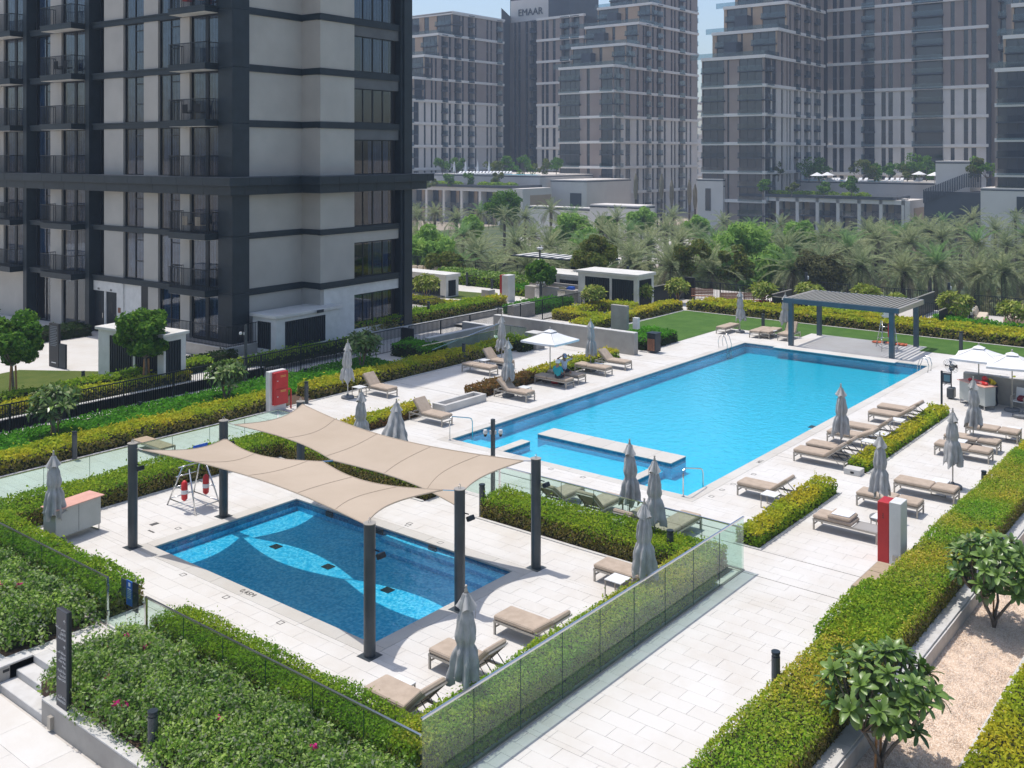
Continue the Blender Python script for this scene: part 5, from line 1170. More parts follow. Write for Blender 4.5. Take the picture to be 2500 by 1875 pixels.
# ------------------------------------------------------------ umbrellas
def umb_closed(seed, mat='umb', wide=0., lo=.78):
    r = random.Random(seed); t = thing('closed_umbrella', 'x', 'umbrella'); Hh = 2.58
    MB().cyl(0,0,.06,2.5,.022,n=8).build('pole', M['polew'] if mat == 'umbl' else M['alu'], t)
    MB().lathe([(.0,2.44),(.035,2.46),(.03,2.52),(.018,2.55),(.03,2.575),(.02,2.6),(.0,2.61)], n=8).build('finial', M['alu'], t)
    MB().lathe([(.26,0),(.29,.02),(.29,.085),(.26,.11),(.06,.115),(.05,.2)], n=20).build('base', M['base'], t)
    ph = [r.uniform(0,6.28) for _ in range(4)]; tie = r.uniform(1.35,1.6) if not wide else 9
    nz, na = 30, 56; vs = []; z0, z1 = lo+.02, 2.43
    for j in range(nz+1):
        q = j/nz; z = z1-(z1-z0)*q
        rr = .07+.20*q**.75
        if abs(z-2.12) < .12: rr *= .78+.22*abs(z-2.12)/.12
        if tie < 5: rr *= 1-.28*math.exp(-((z-tie)/.09)**2)
        if wide: rr = .08+.34*q**1.1*(1+wide*.3)
        for i in range(na):
            a = 2*math.pi*i/na; fold = 1+(.16+.34*q)*(abs(math.sin(a*4+ph[0]+q*.9))*1.5-.95)*.7+.16*q*math.sin(a*3+ph[1]+q*2)+.09*math.sin(a*9+ph[2]+q*6)+.04*math.sin(a*5+z*17)
            dx = .04*wide*q*2.2; zz = z
            if j == nz: zz = z+.10*math.sin(a*4+ph[3])+.05*math.sin(a*9)
            elif j == nz-1: zz = z+.05*math.sin(a*4+ph[3])
            vs.append((rr*fold*math.cos(a)-dx*wide*2, rr*fold*math.sin(a)+.03*q*math.sin(ph[3]), zz))
    m_ = MB(); m_.add(vs, [(j*na+i,(j+1)*na+i,(j+1)*na+(i+1)%na,j*na+(i+1)%na) for j in range(nz) for i in range(na)]); m_.build('canopy', M[mat], t, smooth=True)
    # loose vent flap at the top
    fl_ = MB(); vs = []; 
    for j in range(5):
        q = j/4; 
        for i in range(24): a = 2*math.pi*i/24; rr = (.05+.11*q)*(1+.35*q*math.sin(a*4+ph[1])); vs.append((rr*math.cos(a), rr*math.sin(a), 2.46-.30*q+.05*q*math.sin(a*4+ph[2])))
    fl_.add(vs, [(j*24+i,(j+1)*24+i,(j+1)*24+(i+1)%24,j*24+(i+1)%24) for j in range(4) for i in range(24)]); fl_.build('vent_flap', M['umbl'], t, smooth=True)
    s_ = MB(); s_.tube([(.12,-.05,2.28),(.14,-.12,2.1),(.1,-.14,1.95)], .006, 4); s_.build('tie_cord', M['rope'], t)
    return t
M['polew'] = pri('ivory_pole', (.6,.56,.5), .5)
UP = [umb_closed(1), umb_closed(2), umb_closed(3), umb_closed(4,'umbl'), umb_closed(5,'umb',1.,.95)]
used = [0]*5
def umb(label, px, py, v, ztop=2.6, rz=0):
    x, y = G(px,py,ztop); 
    if used[v]: t = clone(UP[v], (x,y,0), rz, label)
    else: used[v] = 1; t = UP[v]; t.location = (x,y,0); t.rotation_euler = (0,0,rz); t['label'] = label
    t['group'] = 'closed parasols round the pools'; return t
for a in (('closed grey umbrella between the two near loungers of the childrens deck',1138,1428,0,2.6,0),('closed grey umbrella rising from the hedge, nearest of the three by the glass',1573,1216,1,2.6,1),
    ('closed grey umbrella in front of the stone island of the pool',1537,1072,2,2.6,2),('closed umbrella with loose bright cover, right of the one before the pool island',1598,1112,0,2.6,2.4),
    ('closed grey umbrella beside the grey-green desk at the left',130.5,1100,1,2.6,4),('closed grey umbrella rising behind the rear shade sail',882,948,2,2.6,5),('half open crumpled grey umbrella behind the rear shade sail',968,973,4,2.6,0),
    ('closed pale umbrella beside the raised lounger on the upper path',849,829,3,2.6,0),('closed pale umbrella, left of the pair on the upper path',1225,767,3,2.6,2),('closed grey umbrella, right of the pair on the upper path',1240.7,825,2,2.6,3),
    ('closed grey umbrella at the long grey wall',1442,778,1,2.6,3.3),('closed grey umbrella among the raised loungers beside the pool',2052.8,936,0,2.6,4.4),('closed grey umbrella between the golden hedge strip and the red cabinet',2147.8,1054,2,2.6,.7),
    ('closed grey umbrella over the nearest of the right three loungers',2326,996,1,2.6,5.2),('closed grey umbrella in front of the lifeguard desk',2376,919,2,2.6,1.7),('closed grey umbrella at the far lawn edge behind the lone flat lounger',1806.4,707,0,2.6,2.9),
    ('closed grey umbrella by the left pergola post',1917,714,1,2.6,.3)): umb(*a)
def umb_open(label, px, py, ztop, rz, s_=.86, x=None):
    x, y = G(px,py,ztop); t = thing('open_umbrella', label, 'umbrella', (x,y,0), rz, group='open white parasols'); MB().cyl(0,0,.06,ztop-.1,.024,n=10).build('pole', M['alu'], t)
    MB().lathe([(.0,ztop-.12),(.04,ztop-.1),(.03,ztop-.03),(.0,ztop)], n=8).build('finial', M['alu'], t); MB().lathe([(.29,0),(.31,.02),(.31,.09),(.28,.12),(.06,.125)], n=20).build('base', M['base'], t)
    top, n = ztop-.16, 14; m_ = MB(); vs = []
    e = [(-s_,-s_),(s_,-s_),(s_,s_),(-s_,s_)]
    def P(u, v): # u along edge 0..4, v radial
        i = int(u) % 4; f = u-int(u); a, b = e[i], e[(i+1)%4]; x_, y_ = a[0]+(b[0]-a[0])*f, a[1]+(b[1]-a[1])*f
        sag = 1-.05*math.sin(math.pi*f)*v; z = top-.47*v-.03*math.sin(math.pi*f)*v*v; return (x_*v*sag, y_*v*sag, z-.03*math.sin(math.pi*v))
    nu, nv = 40, 8
    for j in range(nv+1):
        for i in range(nu): vs.append(P(i*4/nu, .07+.93*j/nv))
    vs2 = [(x_,y_,z-.004) for x_,y_,z in vs]
    fs = [(j*nu+i,(j+1)*nu+i,(j+1)*nu+(i+1)%nu,j*nu+(i+1)%nu) for j in range(nv) for i in range(nu)]
    b = nv*nu; v3 = [P(i*4/nu,1.) for i in range(nu)]; vs += [(q[0]*1.002,q[1]*1.002,q[2]-.09) for q in v3]; fs += [(b+i,b+nu+i,b+nu+(i+1)%nu,b+(i+1)%nu) for i in range(nu)]
    m_.add(vs, fs); m_.build('canopy', M['umbw'], t)
    c_ = MB(); vv = [(q[0]*.24,q[1]*.24,top+.05-.13*1) for q in e]; c_.add([(0,0,top+.05)]+vv, [(0,1,2),(0,2,3),(0,3,4),(0,4,1)]); c_.build('vent_cap', M['umbw'], t)
    for i in range(8):
        q = P(i*.5,1.); rb = MB(); rb.tube([(0,0,top-.02),(q[0]*.97,q[1]*.97,q[2]-.015)], .009, 4); rb.build('rib', M['alu'], t)
    return t
umb_open('open white umbrella shading the two seated guests', 1343, 797, 2.62, 0, 1.0); umb_open('open white umbrella left of the two over the lifeguard desk', 2389.5, 836, 2.62, .08, 1.0)
umb_open('open white umbrella right of the two over the lifeguard desk, cut by the frame edge', 2471, 852, 2.62, .25, 1.0)
# ------------------------------------------------------------ bollards and masts
def bollard(label, px, py, z, h, r=.075):
    x, y = G(px,py,z); t = thing('bollard_light', label, 'bollard', (x,y,z), group='dark bollard lights'); MB().cyl(0,0,0,h-.1,r,n=16).build('body', M['post'], t); MB().cyl(0,0,h-.085,h-.02,r*.9,n=16).build('lens', M['louv'], t); MB().cyl(0,0,h-.04,h,r*1.04,n=16).build('cap', M['dark2'], t)
for a in (('dark bollard rising from the bougainvillea bed at the bottom left',373,1850,0,.85,.09),('dark bollard at the end of the hedge behind the middle right sail post',1177,1259,0,.95,.09),('dark bollard in the hedge by the far corner of the near glass',1636,1382,0,.95,.09),
    ('dark bollard beside the flat lounger at the right hedge',2402,1207,0,.75,.08),('dark bollard in the hedge just above the near plumeria',1894,1713,.0,1.0,.085),('small dark bollard in the lane planter beside the tower lawn',203,938,.3,.6,.08),
    ('small dark bollard in the golden hedge below the left plumeria',182,1122,0,1.0,.09),('short dark bollard at the railing foot in the green strip',342,1001,0,.35,.09),('short dark bollard at the railing foot beyond the red cabinet',746,917,0,.35,.09),
    ('dark bollard in the golden hedge behind the rear sail post',748,985,0,.95,.09),('dark bollard in the hedge behind the flat lounger on the upper path',1132,885,0,1.0,.09),('small dark bollard in the clipped planter hedge by the tower',1046,781,.4,1.15,.09),
    ('small dark bollard before the white louvred kiosk by the tower',733,868,.3,.7,.09),('dark bollard on the path beside the garden lawn',1201,717,0,1.1,.1),('dark bollard before the leafy hedge by the boundary railing',1140,698,0,1.1,.1),
    ('tall dark bollard on the pool lawn left of the open umbrellas',2346,866,0,1.25,.1),('dark bollard behind the two flat loungers on the lawn',1863,806,0,1.0,.1),('short dark bollard at the bright garden hedge',1191,740,0,.6,.1),('short dark bollard in the far hedge by the sofas',2370,801,0,.8,.12)): bollard(*a)
def mast(label, px, py, z, ytop, cams, r=.05):
    x, y = G(px,py,z); D = x*ca+y*sa; h = Zd(ytop,D)-z; t = thing('camera_mast', label, 'camera mast', (x,y,z)); MB().box(-r,r,-r,r,0,h).build('pole', M['post'], t)
    u = Vector((sa,-ca,0))
    for s_ in cams:
        c_ = MB(); p = u*(.14*s_); q = h-.42; c_.box(p.x*.5-.03,p.x*.5+.03,p.y*.5-.03,p.y*.5+.03,q-.06,q+.06); p = u*(.24*s_)
        c_.lathe([(.0,q+.09),(.06,q+.08),(.075,q+.0),(.05,q-.05)], p.x,p.y,10); c_.build('camera', M['tabtop'], t); MB().lathe([(.05,q-.05),(.05,q-.09),(.03,q-.13),(0,q-.14)], p.x,p.y,10).build('camera_dome', M['black'], t)
mast('dark mast with two dome cameras at the left corner of the main pool', 1203.5, 1218, 0, 1023, (-1,1)); mast('dark mast with one camera in front of the tower corner', 600, 935, 0, 793, (-1,)); mast('dark mast with two cameras in front of the compact dark tree', 1320, 738, 0, 676, (-1,1), .07)
x, y = AtD(1318,76); t = thing('camera_mast','thin mast with two white cameras above the compact dark tree','camera mast',(x,y,-6)); MB().box(-.05,.05,-.05,.05,0,Zd(600,76)+6).build('pole', M['post'], t)
for q in (603,632): MB().bbox(-.22,.22,-.15,.15,Zd(q,76)+6-.2,Zd(q,76)+6,.05).build('camera', M['tabtop'], t)
for px,yt,lb in ((1968,665,'thin mast with a white lamp behind the pergola plumeria'),(2317,690,'thin mast with a white lamp behind the round plumeria'),(1533,650,'thin mast with two white lamps behind the tall louvred kiosk')):
    x, y = AtD(px,80); t = thing('lamp_mast', lb, 'lamp mast', (x,y,-6)); h = Zd(yt,80)+6; MB().box(-.09,.09,-.09,.09,0,h).build('pole', M['post'], t); MB().bbox(.1,.35,-.12,.12,h-.6,h-.3,.04).build('lamp', M['tabtop'], t)
# ------------------------------------------------------------ hand rails and ladders
def handrail(label, x, y, sgn=1):
    t = thing('pool_handrail', label, 'handrail', (x,y,0)); MB().tube([(0,0,0),(0,0,.72),(.03,0,.84),(.12,0,.88),(1.12,0,.62),(1.24,0,.56),(1.3,0,.44),(1.3,0,-.5)], .021, 8).build('rail', M['steel'], t, smooth=True); MB().cyl(0,0,0,.02,.055,n=12).build('flange', M['steel'], t)
x, y = G(1098,1075); handrail('curved steel handrail at the left steps of the pool', x, y); x, y = G(1668,1213); handrail('curved steel handrail at the right steps of the pool', x, y)
def ladder(label, x, y, rz):
    t = thing('pool_ladder', label, 'ladder', (x,y,0), rz)
    for s_ in (-.25,.25): MB().tube([(s_,.45,0),(s_,.5,.35),(s_,.42,.62),(s_,.25,.72),(s_,.08,.62),(s_,-.06,.2),(s_,-.08,-.9)], .02, 7).build('side_rail', M['steel'], t, smooth=True)
    for k in range(3): MB().box(-.24,.24,-.11,-.05,-.3-.25*k,-.27-.25*k).build('tread', M['steel'], t)
ladder('steel pool ladder at the far left pool corner', 51.2, PY1+.02, 0); ladder('steel pool ladder at the far right pool corner', 51.9, PY0-.02, R_(180))
# ------------------------------------------------------------ cabinets, desks, signs
def text(s_, size, mat, parent, loc, rot, name='lettering', align='CENTER', ext=.002):
    c = bpy.data.curves.new('txt','FONT'); c.body = s_; c.size = size; c.align_x = align; c.extrude = ext; o = bpy.data.objects.new('txt', c); COL.objects.link(o)
    dg = bpy.context.evaluated_depsgraph_get(); me = bpy.data.meshes.new_from_object(o.evaluated_get(dg)); bpy.data.objects.remove(o); bpy.data.curves.remove(c)
    me.materials.clear(); me.materials.append(M[mat]); q = obj(name, me, parent, loc); q.rotation_euler = rot; return q
x, y = G(663,1007); hc = thing('hose_cabinet', 'white pillar with a red fire hose cabinet and red pipe, behind the rear sail', 'fire hose cabinet', (x,y,0), R_(0))
L1 = MB().bbox(-.12,.75,-.02,.24,0,1.7,.01).build('pillar', M['white'], hc); rb = MB().bbox(.0,.72,-.2,-.022,.3,1.66,.012).build('red_box', M['red'], hc)
for z0,z1 in ((.34,.96),(1.0,1.62)): MB().bbox(.05,.67,-.215,-.2,z0,z1,.006).build('door', M['red'], rb); MB().cyl(0,0,0,.02,.03,n=12).build('lock', M['tabtop'], rb).location = (.14,-.23,(z0+z1)/2)
for z_ in (1.45,.83): 
    for k in range(2): MB().box(.3,.58,-.219,-.216,z_+k*.05,z_+k*.05+.02).build('gold_lettering', M['gold'], rb)
MB().tube([(.75,-.08,.85),(.9,-.08,.85),(.95,-.08,.8),(.95,-.08,.0)], .035, 8).build('pipe', M['red'], hc)
x, y = G(2170,1379); hc = thing('hose_cabinet', 'red and white pillar cabinet standing at the right hedge', 'fire hose cabinet', (x,y,0)); MB().bbox(.0,.52,-.0,.30,0,1.62,.01).build('red_box', M['red'], hc); MB().bbox(.0,.52,-.31,-.004,0,1.66,.01).build('pillar', M['white'], hc); MB().box(-.03,.0,-.22,-.1,.14,.28).build('socket_box', M['alu'], hc)
for k in range(3): MB().box(-.004,-.001,.13,.17,1.2+k*.05,1.22+k*.05).build('small_lettering', M['black'], hc)
x, y = G(1229,735); hc = thing('hose_cabinet', 'distant white pillar with a narrow red side by the garden path', 'fire hose cabinet', (x-.3,y,0)); MB().bbox(0,.8,-.7,-.1,0,1.95,.01).build('pillar', M['white'], hc); MB().bbox(.05,.6,-.098,.15,.5,1.93,.01).build('red_box', M['red'], hc)
wall('garden_wall', 'short tan block in front of the distant red and white pillar', x-1.9, x-1.2, y-.2, y+.5, 0, 1.0)
wall('garden_wall', 'low white capped block with a small red end beside the dark railing', 51.0,53.3,41.0,41.5,0,.9)
# grey desk at the left
def desk(label, x, y, rz, w_=1.45):
    t = thing('reception_desk', label, 'desk', (x,y,0), rz); MB().bbox(-w_/2,w_/2,-.28,.28,.18,.98,.01).build('body', M['desk'], t); MB().bbox(-w_/2-.06,w_/2+.06,-.36,.32,.985,1.01,.004).build('counter', M['pink'], t)
    MB().box(-.004,.004,-.284,-.28,.2,.97).build('panel_gap', M['louv'], t); f = MB()
    for s_ in (-1,1):
        for yy in (-.26,.24): f.box(s_*(w_/2-.05)-.015,s_*(w_/2-.05)+.015,yy-.015,yy+.015,0,.18)
        f.box(s_*(w_/2-.05)-.015,s_*(w_/2-.05)+.015,-.245,.225,0,.03)
    f.build('legs', M['steel'], t); return t
x, y = G(112,1303); x2, y2 = G(165,1297); desk('grey-green desk with salmon counter in the hedge corner at the left', 14.35, 27.6, R_(8))
desk('lifeguard desk with orange-pink counter and a red rescue tube on it', 46.1, 11.5, R_(-124), 1.5)
# lifeguard things
t = thing('rescue_tube', 'red rescue tube marked GUARD lying on the lifeguard desk', 'rescue tube', (46.05,11.45,1.012), R_(-124)); MB().bbox(-.52,.55,-.1,.06,0,.13,.04).build('tube', M['redf'], t); MB().bbox(-.36,-.26,-.105,.065,-.002,.134,.04).build('strap', M['black'], t)
text('GUARD', .12, 'letter', t, (.12,-.106,.03), (R_(90),0,0))
t = thing('armchair', 'pale sling armchair with dark red bag on it behind the lifeguard desk', 'chair', (46.35,9.9,0), R_(-100))
for s_ in (-.26,.26): MB().tube([(s_,-.25,0),(s_,-.25,.62),(s_,.2,.66),(s_,.3,0)], .016, 6).build('arm_frame', M['alu'], t)
MB().bbox(-.25,.25,-.22,.24,.40,.44,.01).build('seat', M['tabtop'], t); q = MB(); q.M = Matrix.Translation((0,.24,.44)) @ Matrix.Rotation(R_(-12),4,'X'); q.bbox(-.25,.25,-.015,.015,0,.5,.008); q.M = None; q.build('backrest', M['tabtop'], t)
t = thing('bag', 'dark red bag lying on the pale armchair', 'bag', (46.3,9.8,.44)); MB().lathe([(.1,0),(.19,.04),(.2,.13),(.13,.22),(.04,.24)], 0,0,12, lambda a,z: 1+.12*math.sin(3*a)).build('bag_body', pri('maroon_cloth',(.16,.01,.02),.8), t, smooth=True)
t = thing('umbrella_base', 'dark round parasol base beside the armchair legs', 'parasol base', (45.3,9.6,0)); MB().lathe([(.33,0),(.35,.03),(.35,.10),(.3,.14),(.06,.15),(.05,.3)], n=22).build('base', M['base'], t)
t = thing('standing_fan', 'black and grey standing mist fan against the end of the tan wall', 'fan', (46.8,12.75,0)); MB().cyl(0,0,0,1.35,.025,n=8).build('pole', M['black'], t); MB().bbox(-.2,.2,-.15,.15,.05,.5,.03).build('water_tank', M['post'], t)
q = MB(); q.M = Matrix.Translation((-.1,0,1.45)) @ Matrix.Rotation(R_(65),4,'Y') @ Matrix.Rotation(R_(15),4,'X')
for rr in (.12,.2,.28,.34): q.tube([(rr*math.cos(a*.3927),rr*math.sin(a*.3927),0) for a in range(17)], .008, 4)
for a in range(12): q.tube([(0,0,.05),(.34*math.cos(a*.5236),.34*math.sin(a*.5236),0)], .005, 3)
q.M = None; q.build('fan_grille', M['steel'], t); q = MB(); q.M = Matrix.Translation((-.04,0,1.45)) @ Matrix.Rotation(R_(65),4,'Y')
for a in range(4): b_ = a*math.pi/2; q.add([(.03*math.cos(b_),.03*math.sin(b_),0),(.28*math.cos(b_-.3),.28*math.sin(b_-.3),.04),(.28*math.cos(b_+.3),.28*math.sin(b_+.3),-.02)], [(0,1,2)])
q.M = None; q.build('blades', M['dark2'], t); MB().bbox(-.02,.2,-.1,.1,1.25,1.5,.03).build('motor', M['black'], t); MB().tube([(0,.03,.9),(.1,.2,.7),(0,.3,.55),(-.1,.15,.7)], .012, 5).build('cable', M['black'], t)
# lifeguard chair left (blue seat) at the childrens pool
def guard_chair(label, x, y, rz, seatm, H=1.75, big=True):
    t = thing('lifeguard_chair', label, 'lifeguard chair', (x,y,0), rz); f = MB(); 
    for s_ in (-1,1):
        f.tube([(s_*.45,-.75,0),(s_*.30,-.15,H-.35)], .024, 6).tube([(s_*.45,.75,0),(s_*.30,.2,H-.35)], .024, 6).tube([(s_*.43,-.65,.2),(s_*.43,.65,.2)], .018, 6).tube([(s_*.39,-.5,.62),(s_*.39,.52,.62)], .018, 6)
        f.tube([(s_*.32,-.25,H-.12),(s_*.32,-.2,H+.12),(s_*.32,.2,H+.18),(s_*.32,.28,H-.1)], .018, 6)
    for z,yy in ((.2,-.68),(.2,.68),(.55,-.55),(.9,-.43),(1.2,-.33)): f.tube([(-.43+z*.08,yy,z),(.43-z*.08,yy,z)], .018, 6)
    f.build('frame', M['steel'], t, smooth=True); MB().bbox(-.27,.27,-.25,.22,H-.15,H-.08,.02).build('seat', M[seatm], t); q = MB(); q.M = Matrix.Translation((0,.22,H-.1)) @ Matrix.Rotation(R_(-14),4,'X'); q.bbox(-.26,.26,-.02,.03,0,.48,.02); q.M = None; q.build('backrest', M[seatm], t); return t
guard_chair('lifeguard chair with bright blue seat beside the left rear sail post', 17.9, 27.0, R_(180), 'blue', 1.6)
for dx,lb in ((-.5,'left one of the two'),(.25,'right one of the two')):
    t = thing('rescue_buoy', f'{lb} red and white buoys hanging on the blue lifeguard chair', 'rescue buoy', (17.9+dx,26.75,.35)); MB().lathe([(.03,0),(.09,.06),(.10,.3),(.09,.55),(.03,.62)], n=10).build('float', M['redf'], t, smooth=True); MB().cyl(0,0,.22,.34,.102,n=10).build('band', M['letter'], t)
guard_chair('tall pale lifeguard chair under the right end of the pergola', 56.3, 18.7, R_(120), 'tabtop', 1.95)
t = thing('rescue_buoy', 'red rescue buoy hanging on the pale lifeguard chair by the pergola', 'rescue buoy', (56.1,18.5,.7)); MB().lathe([(.03,0),(.10,.06),(.11,.5),(.09,.75),(.03,.82)], n=10).build('float', M['redf'], t, smooth=True)
t = thing('rescue_board', 'orange rescue spine board lying beside the right rear pergola post', 'rescue board', (57.9,19.1,.05), R_(5)); MB().bbox(-.22,.22,-.95,.95,0,.07,.03).build('board', M['orange'], t)
for yy in (-.3,.25): MB().box(-.24,.24,yy-.06,yy+.06,-.01,.1).build('strap', M['black'], t)
# black sign post with directions (near left)
sx, sy = 9.78, 19.14
sp = thing('direction_sign', 'tall charcoal direction sign post with white arabic and english lettering', 'sign post', (sx,sy,.03), R_(0)); MB().bbox(-.055,-.005,-.2,.2,0,1.9,.004).build('front_panel', M['signf'] if 'signf' in M else M['greysign2'] if 'greysign2' in M else M['greysign'], sp); MB().box(-.005,.055,-.195,.195,0,1.895).build('post', M['black'], sp)
def ar(s_):  # right-to-left line in joined letter shapes
    return s_[::-1]
LN = [(1.66,'\u2191',.12),(1.53,ar('\uFEA3\uFEEE\uFEBD \uFEB3\uFE92\uFE8E\uFEA3\uFE94'),.075),(1.43,ar('\uFE8D\uFEF7\uFEC3\uFED4\uFE8E\uFEDD'),.075),(1.34,"Kid's Pool",.07),(1.18,'\u2192',.12),(1.06,ar('\uFEE3\uFEE8\uFEC4\uFED8\uFE94 \uFEDF\uFECC\uFE90'),.075),(.97,ar('\uFE8D\uFEF7\uFEC3\uFED4\uFE8E\uFEDD'),.075),(.89,"Kids' Play",.07),(.81,'Area',.07),
      (.70,ar('\uFEE3\uFED8\uFE84\uFE93 \uFE8D\uFEDF\uFEB8\uFEEE\uFE8D\uFE80'),.07),(.62,ar('\uFE8D\uFEDF\uFEA8\uFE8E\uFEAD\uFE9F\uFEF4\uFE94'),.07),(.54,'Open Grill',.07),(.20,ar('\uFE91\uFE8E\uFEAD\uFED9 \uFED3\uFEF4\uFEDE\uFEAA'),.07),(.11,'PARKFIELD',.066)]
for z_, s_, q in LN: text(s_, q, 'letter', sp, (-.058,-.17,z_), (R_(90),0,R_(-90)), 'lettering', 'RIGHT', .001)
# blue rules sign at the gate
t = thing('rules_sign', 'small grey and blue pool rules sign on the glass by the gate', 'sign', (12.4,21.2,.62), R_(0)); MB().box(-.01,.01,.18,.4,.02,.42).build('grey_panel', M['greysign'], t); MB().box(-.012,.012,-.08,.17,-.12,.44).build('blue_panel', M['bluesign'], t); MB().box(-.015,.015,-.3,-.09,-.2,.46).build('black_panel', M['black'], t)
MB().cyl(.0,-.2,-.62,.6,.012,n=8).build('pole', M['steel'], t)
for k in range(6): MB().box(-.016,-.013,-.04,.12,.05+k*.04,.062+k*.04).build('small_lettering', M['letter'], t)
MB().box(-.016,-.013,.0,.08,.32,.40).build('pictogram', M['letter'], t)
text('0.45M', .22, 'inlay', deck, (15.12,20.62,.008), (0,0,R_(-90)), 'depth_mark')
text('1.2M', .2, 'inlay', deck, (33.0,15.45,.008), (0,0,R_(180)), 'depth_mark'); text('1.2M', .2, 'inlay', deck, (31.0,25.95,.008), (0,0,0), 'depth_mark')
# sign by the golden hedge strip
x, y = G(2299,998); t = thing('pool_sign', 'framed sign on a dark post at the far end of the golden hedge strip', 'sign', (x,y,0)); MB().box(-.035,.035,-.035,.035,0,1.62).build('post', M['dark2'], t); MB().box(-.02,.02,-.36,-.04,1.12,1.55).build('panel', M['bluesign2'] if 'bluesign2' in M else M['greysign'], t); MB().box(-.025,-.0,-.34,-.1,1.2,1.47).build('print', M['tealp'], t) if 'tealp' in M else None
MB().box(-.02,.02,-.4,.0,1.58,1.6).box(-.02,.02,-.4,-.38,1.08,1.6).box(-.02,.02,-.4,.0,1.08,1.1).build('frame', M['dark'], t)
# charcoal notice pylon on the tower plaza
x, y = G(124,897,.3); t = thing('notice_pylon', 'tall black notice pylon with rows of lettering on the tower lawn', 'sign post', (x+.2,y,.3), R_(4)); MB().bbox(-.06,.06,-.42,.42,0,2.15,.008).build('panel', M['black'], t)
for k in range(12): MB().box(-.064,-.061,-.3+.1*(k % 3 == 0),.3,1.05+k*.085,1.08+k*.085).build('lettering_line', M['letter_d'] if 'letter_d' in M else M['alu2'], t)
MB().box(-.064,-.061,-.2,.2,.2,.24).build('lettering_line', M['letter'], t)
MB().bbox(-.05,.05,-1.0,-.44,.0,1.2,.008).build('side_panel', M['dark2'], t)
# benches, sofas
for (x,y),rz,lb in (((66.0,35.3),-60,'brown slatted bench left of the pair by the railing'),((65.9,33.0),130,'brown slatted bench seen from behind'),((66.3,31.3),-60,'brown slatted bench half hidden by the plumeria')):
    t = thing('slatted_bench', lb, 'bench', (x,y,0), R_(rz), group='brown slatted benches')
    for i in range(5): MB().box(-.8,.8,-.25+i*.1,-.17+i*.1,.42,.45).build('slat', M['wood'], t)
    for i in range(4): MB().box(-.8,.8,.26+i*.02,.29+i*.02,.5+i*.11,.59+i*.11).build('slat', M['wood'], t)
    for s_ in (-.7,.7): MB().tube([(s_,-.25,0),(s_,-.22,.42),(s_,.25,.42),(s_,.35,.95)], .025, 5).tube([(s_,.25,.42),(s_,.35,0)], .025, 5).build('leg', M['bark'], t)
def sofa(label, x, y, rz, w_=2.2, back=True):
    t = thing('garden_sofa', label, 'sofa', (x,y,0), R_(rz)); MB().bbox(-w_/2,w_/2,-.45,.45,0,.3,.03).build('base', M['tw_o'], t); MB().bbox(-w_/2+.05,w_/2-.05,-.43,.3,.3,.45,.04).build('seat_cushion', M['cream'], t)
    MB().bbox(-w_/2,w_/2,.33,.48,.3,.72,.03).build('backrest', M['desk'], t); n = int(w_/.62)
    for i in range(n):
        q = MB(); q.M = Matrix.Translation((-w_/2+.35+i*(w_-.7)/max(1,n-1),.18,.46)) @ Matrix.Rotation(R_(-18),4,'X'); q.bbox(-.28,.28,-.07,.07,0,.4,.06); q.M = None; q.build('back_cushion', M['cream'], t)
sofa('cushioned garden sofa facing the path at the right', 69.6,17.2,10,2.4); sofa('second garden sofa at the right, cut by the frame edge', 70.2,14.8,-80,2.2); sofa('long cushioned sofa on the terrace by the tower corner', 64.5,63.0,-75,2.6)
sofa('curved end of the round garden sofa behind the plumeria', 66.0,60.6,-20,2.6); sofa('middle of the round garden sofa before the railing', 66.3,62.2,-80,2.0)
x, y = G(1004,672,.4); t = thing('coffee_table', 'white coffee table between the garden sofas', 'table', (x,y,0)); MB().bbox(-.9,.9,-.45,.45,.38,.43,.01).build('top', M['tabtop'], t)
for a in (-.8,.8):
    for b_ in (-.38,.38): MB().box(a-.02,a+.02,b_-.02,b_+.02,0,.38).build('leg', M['alu'], t)
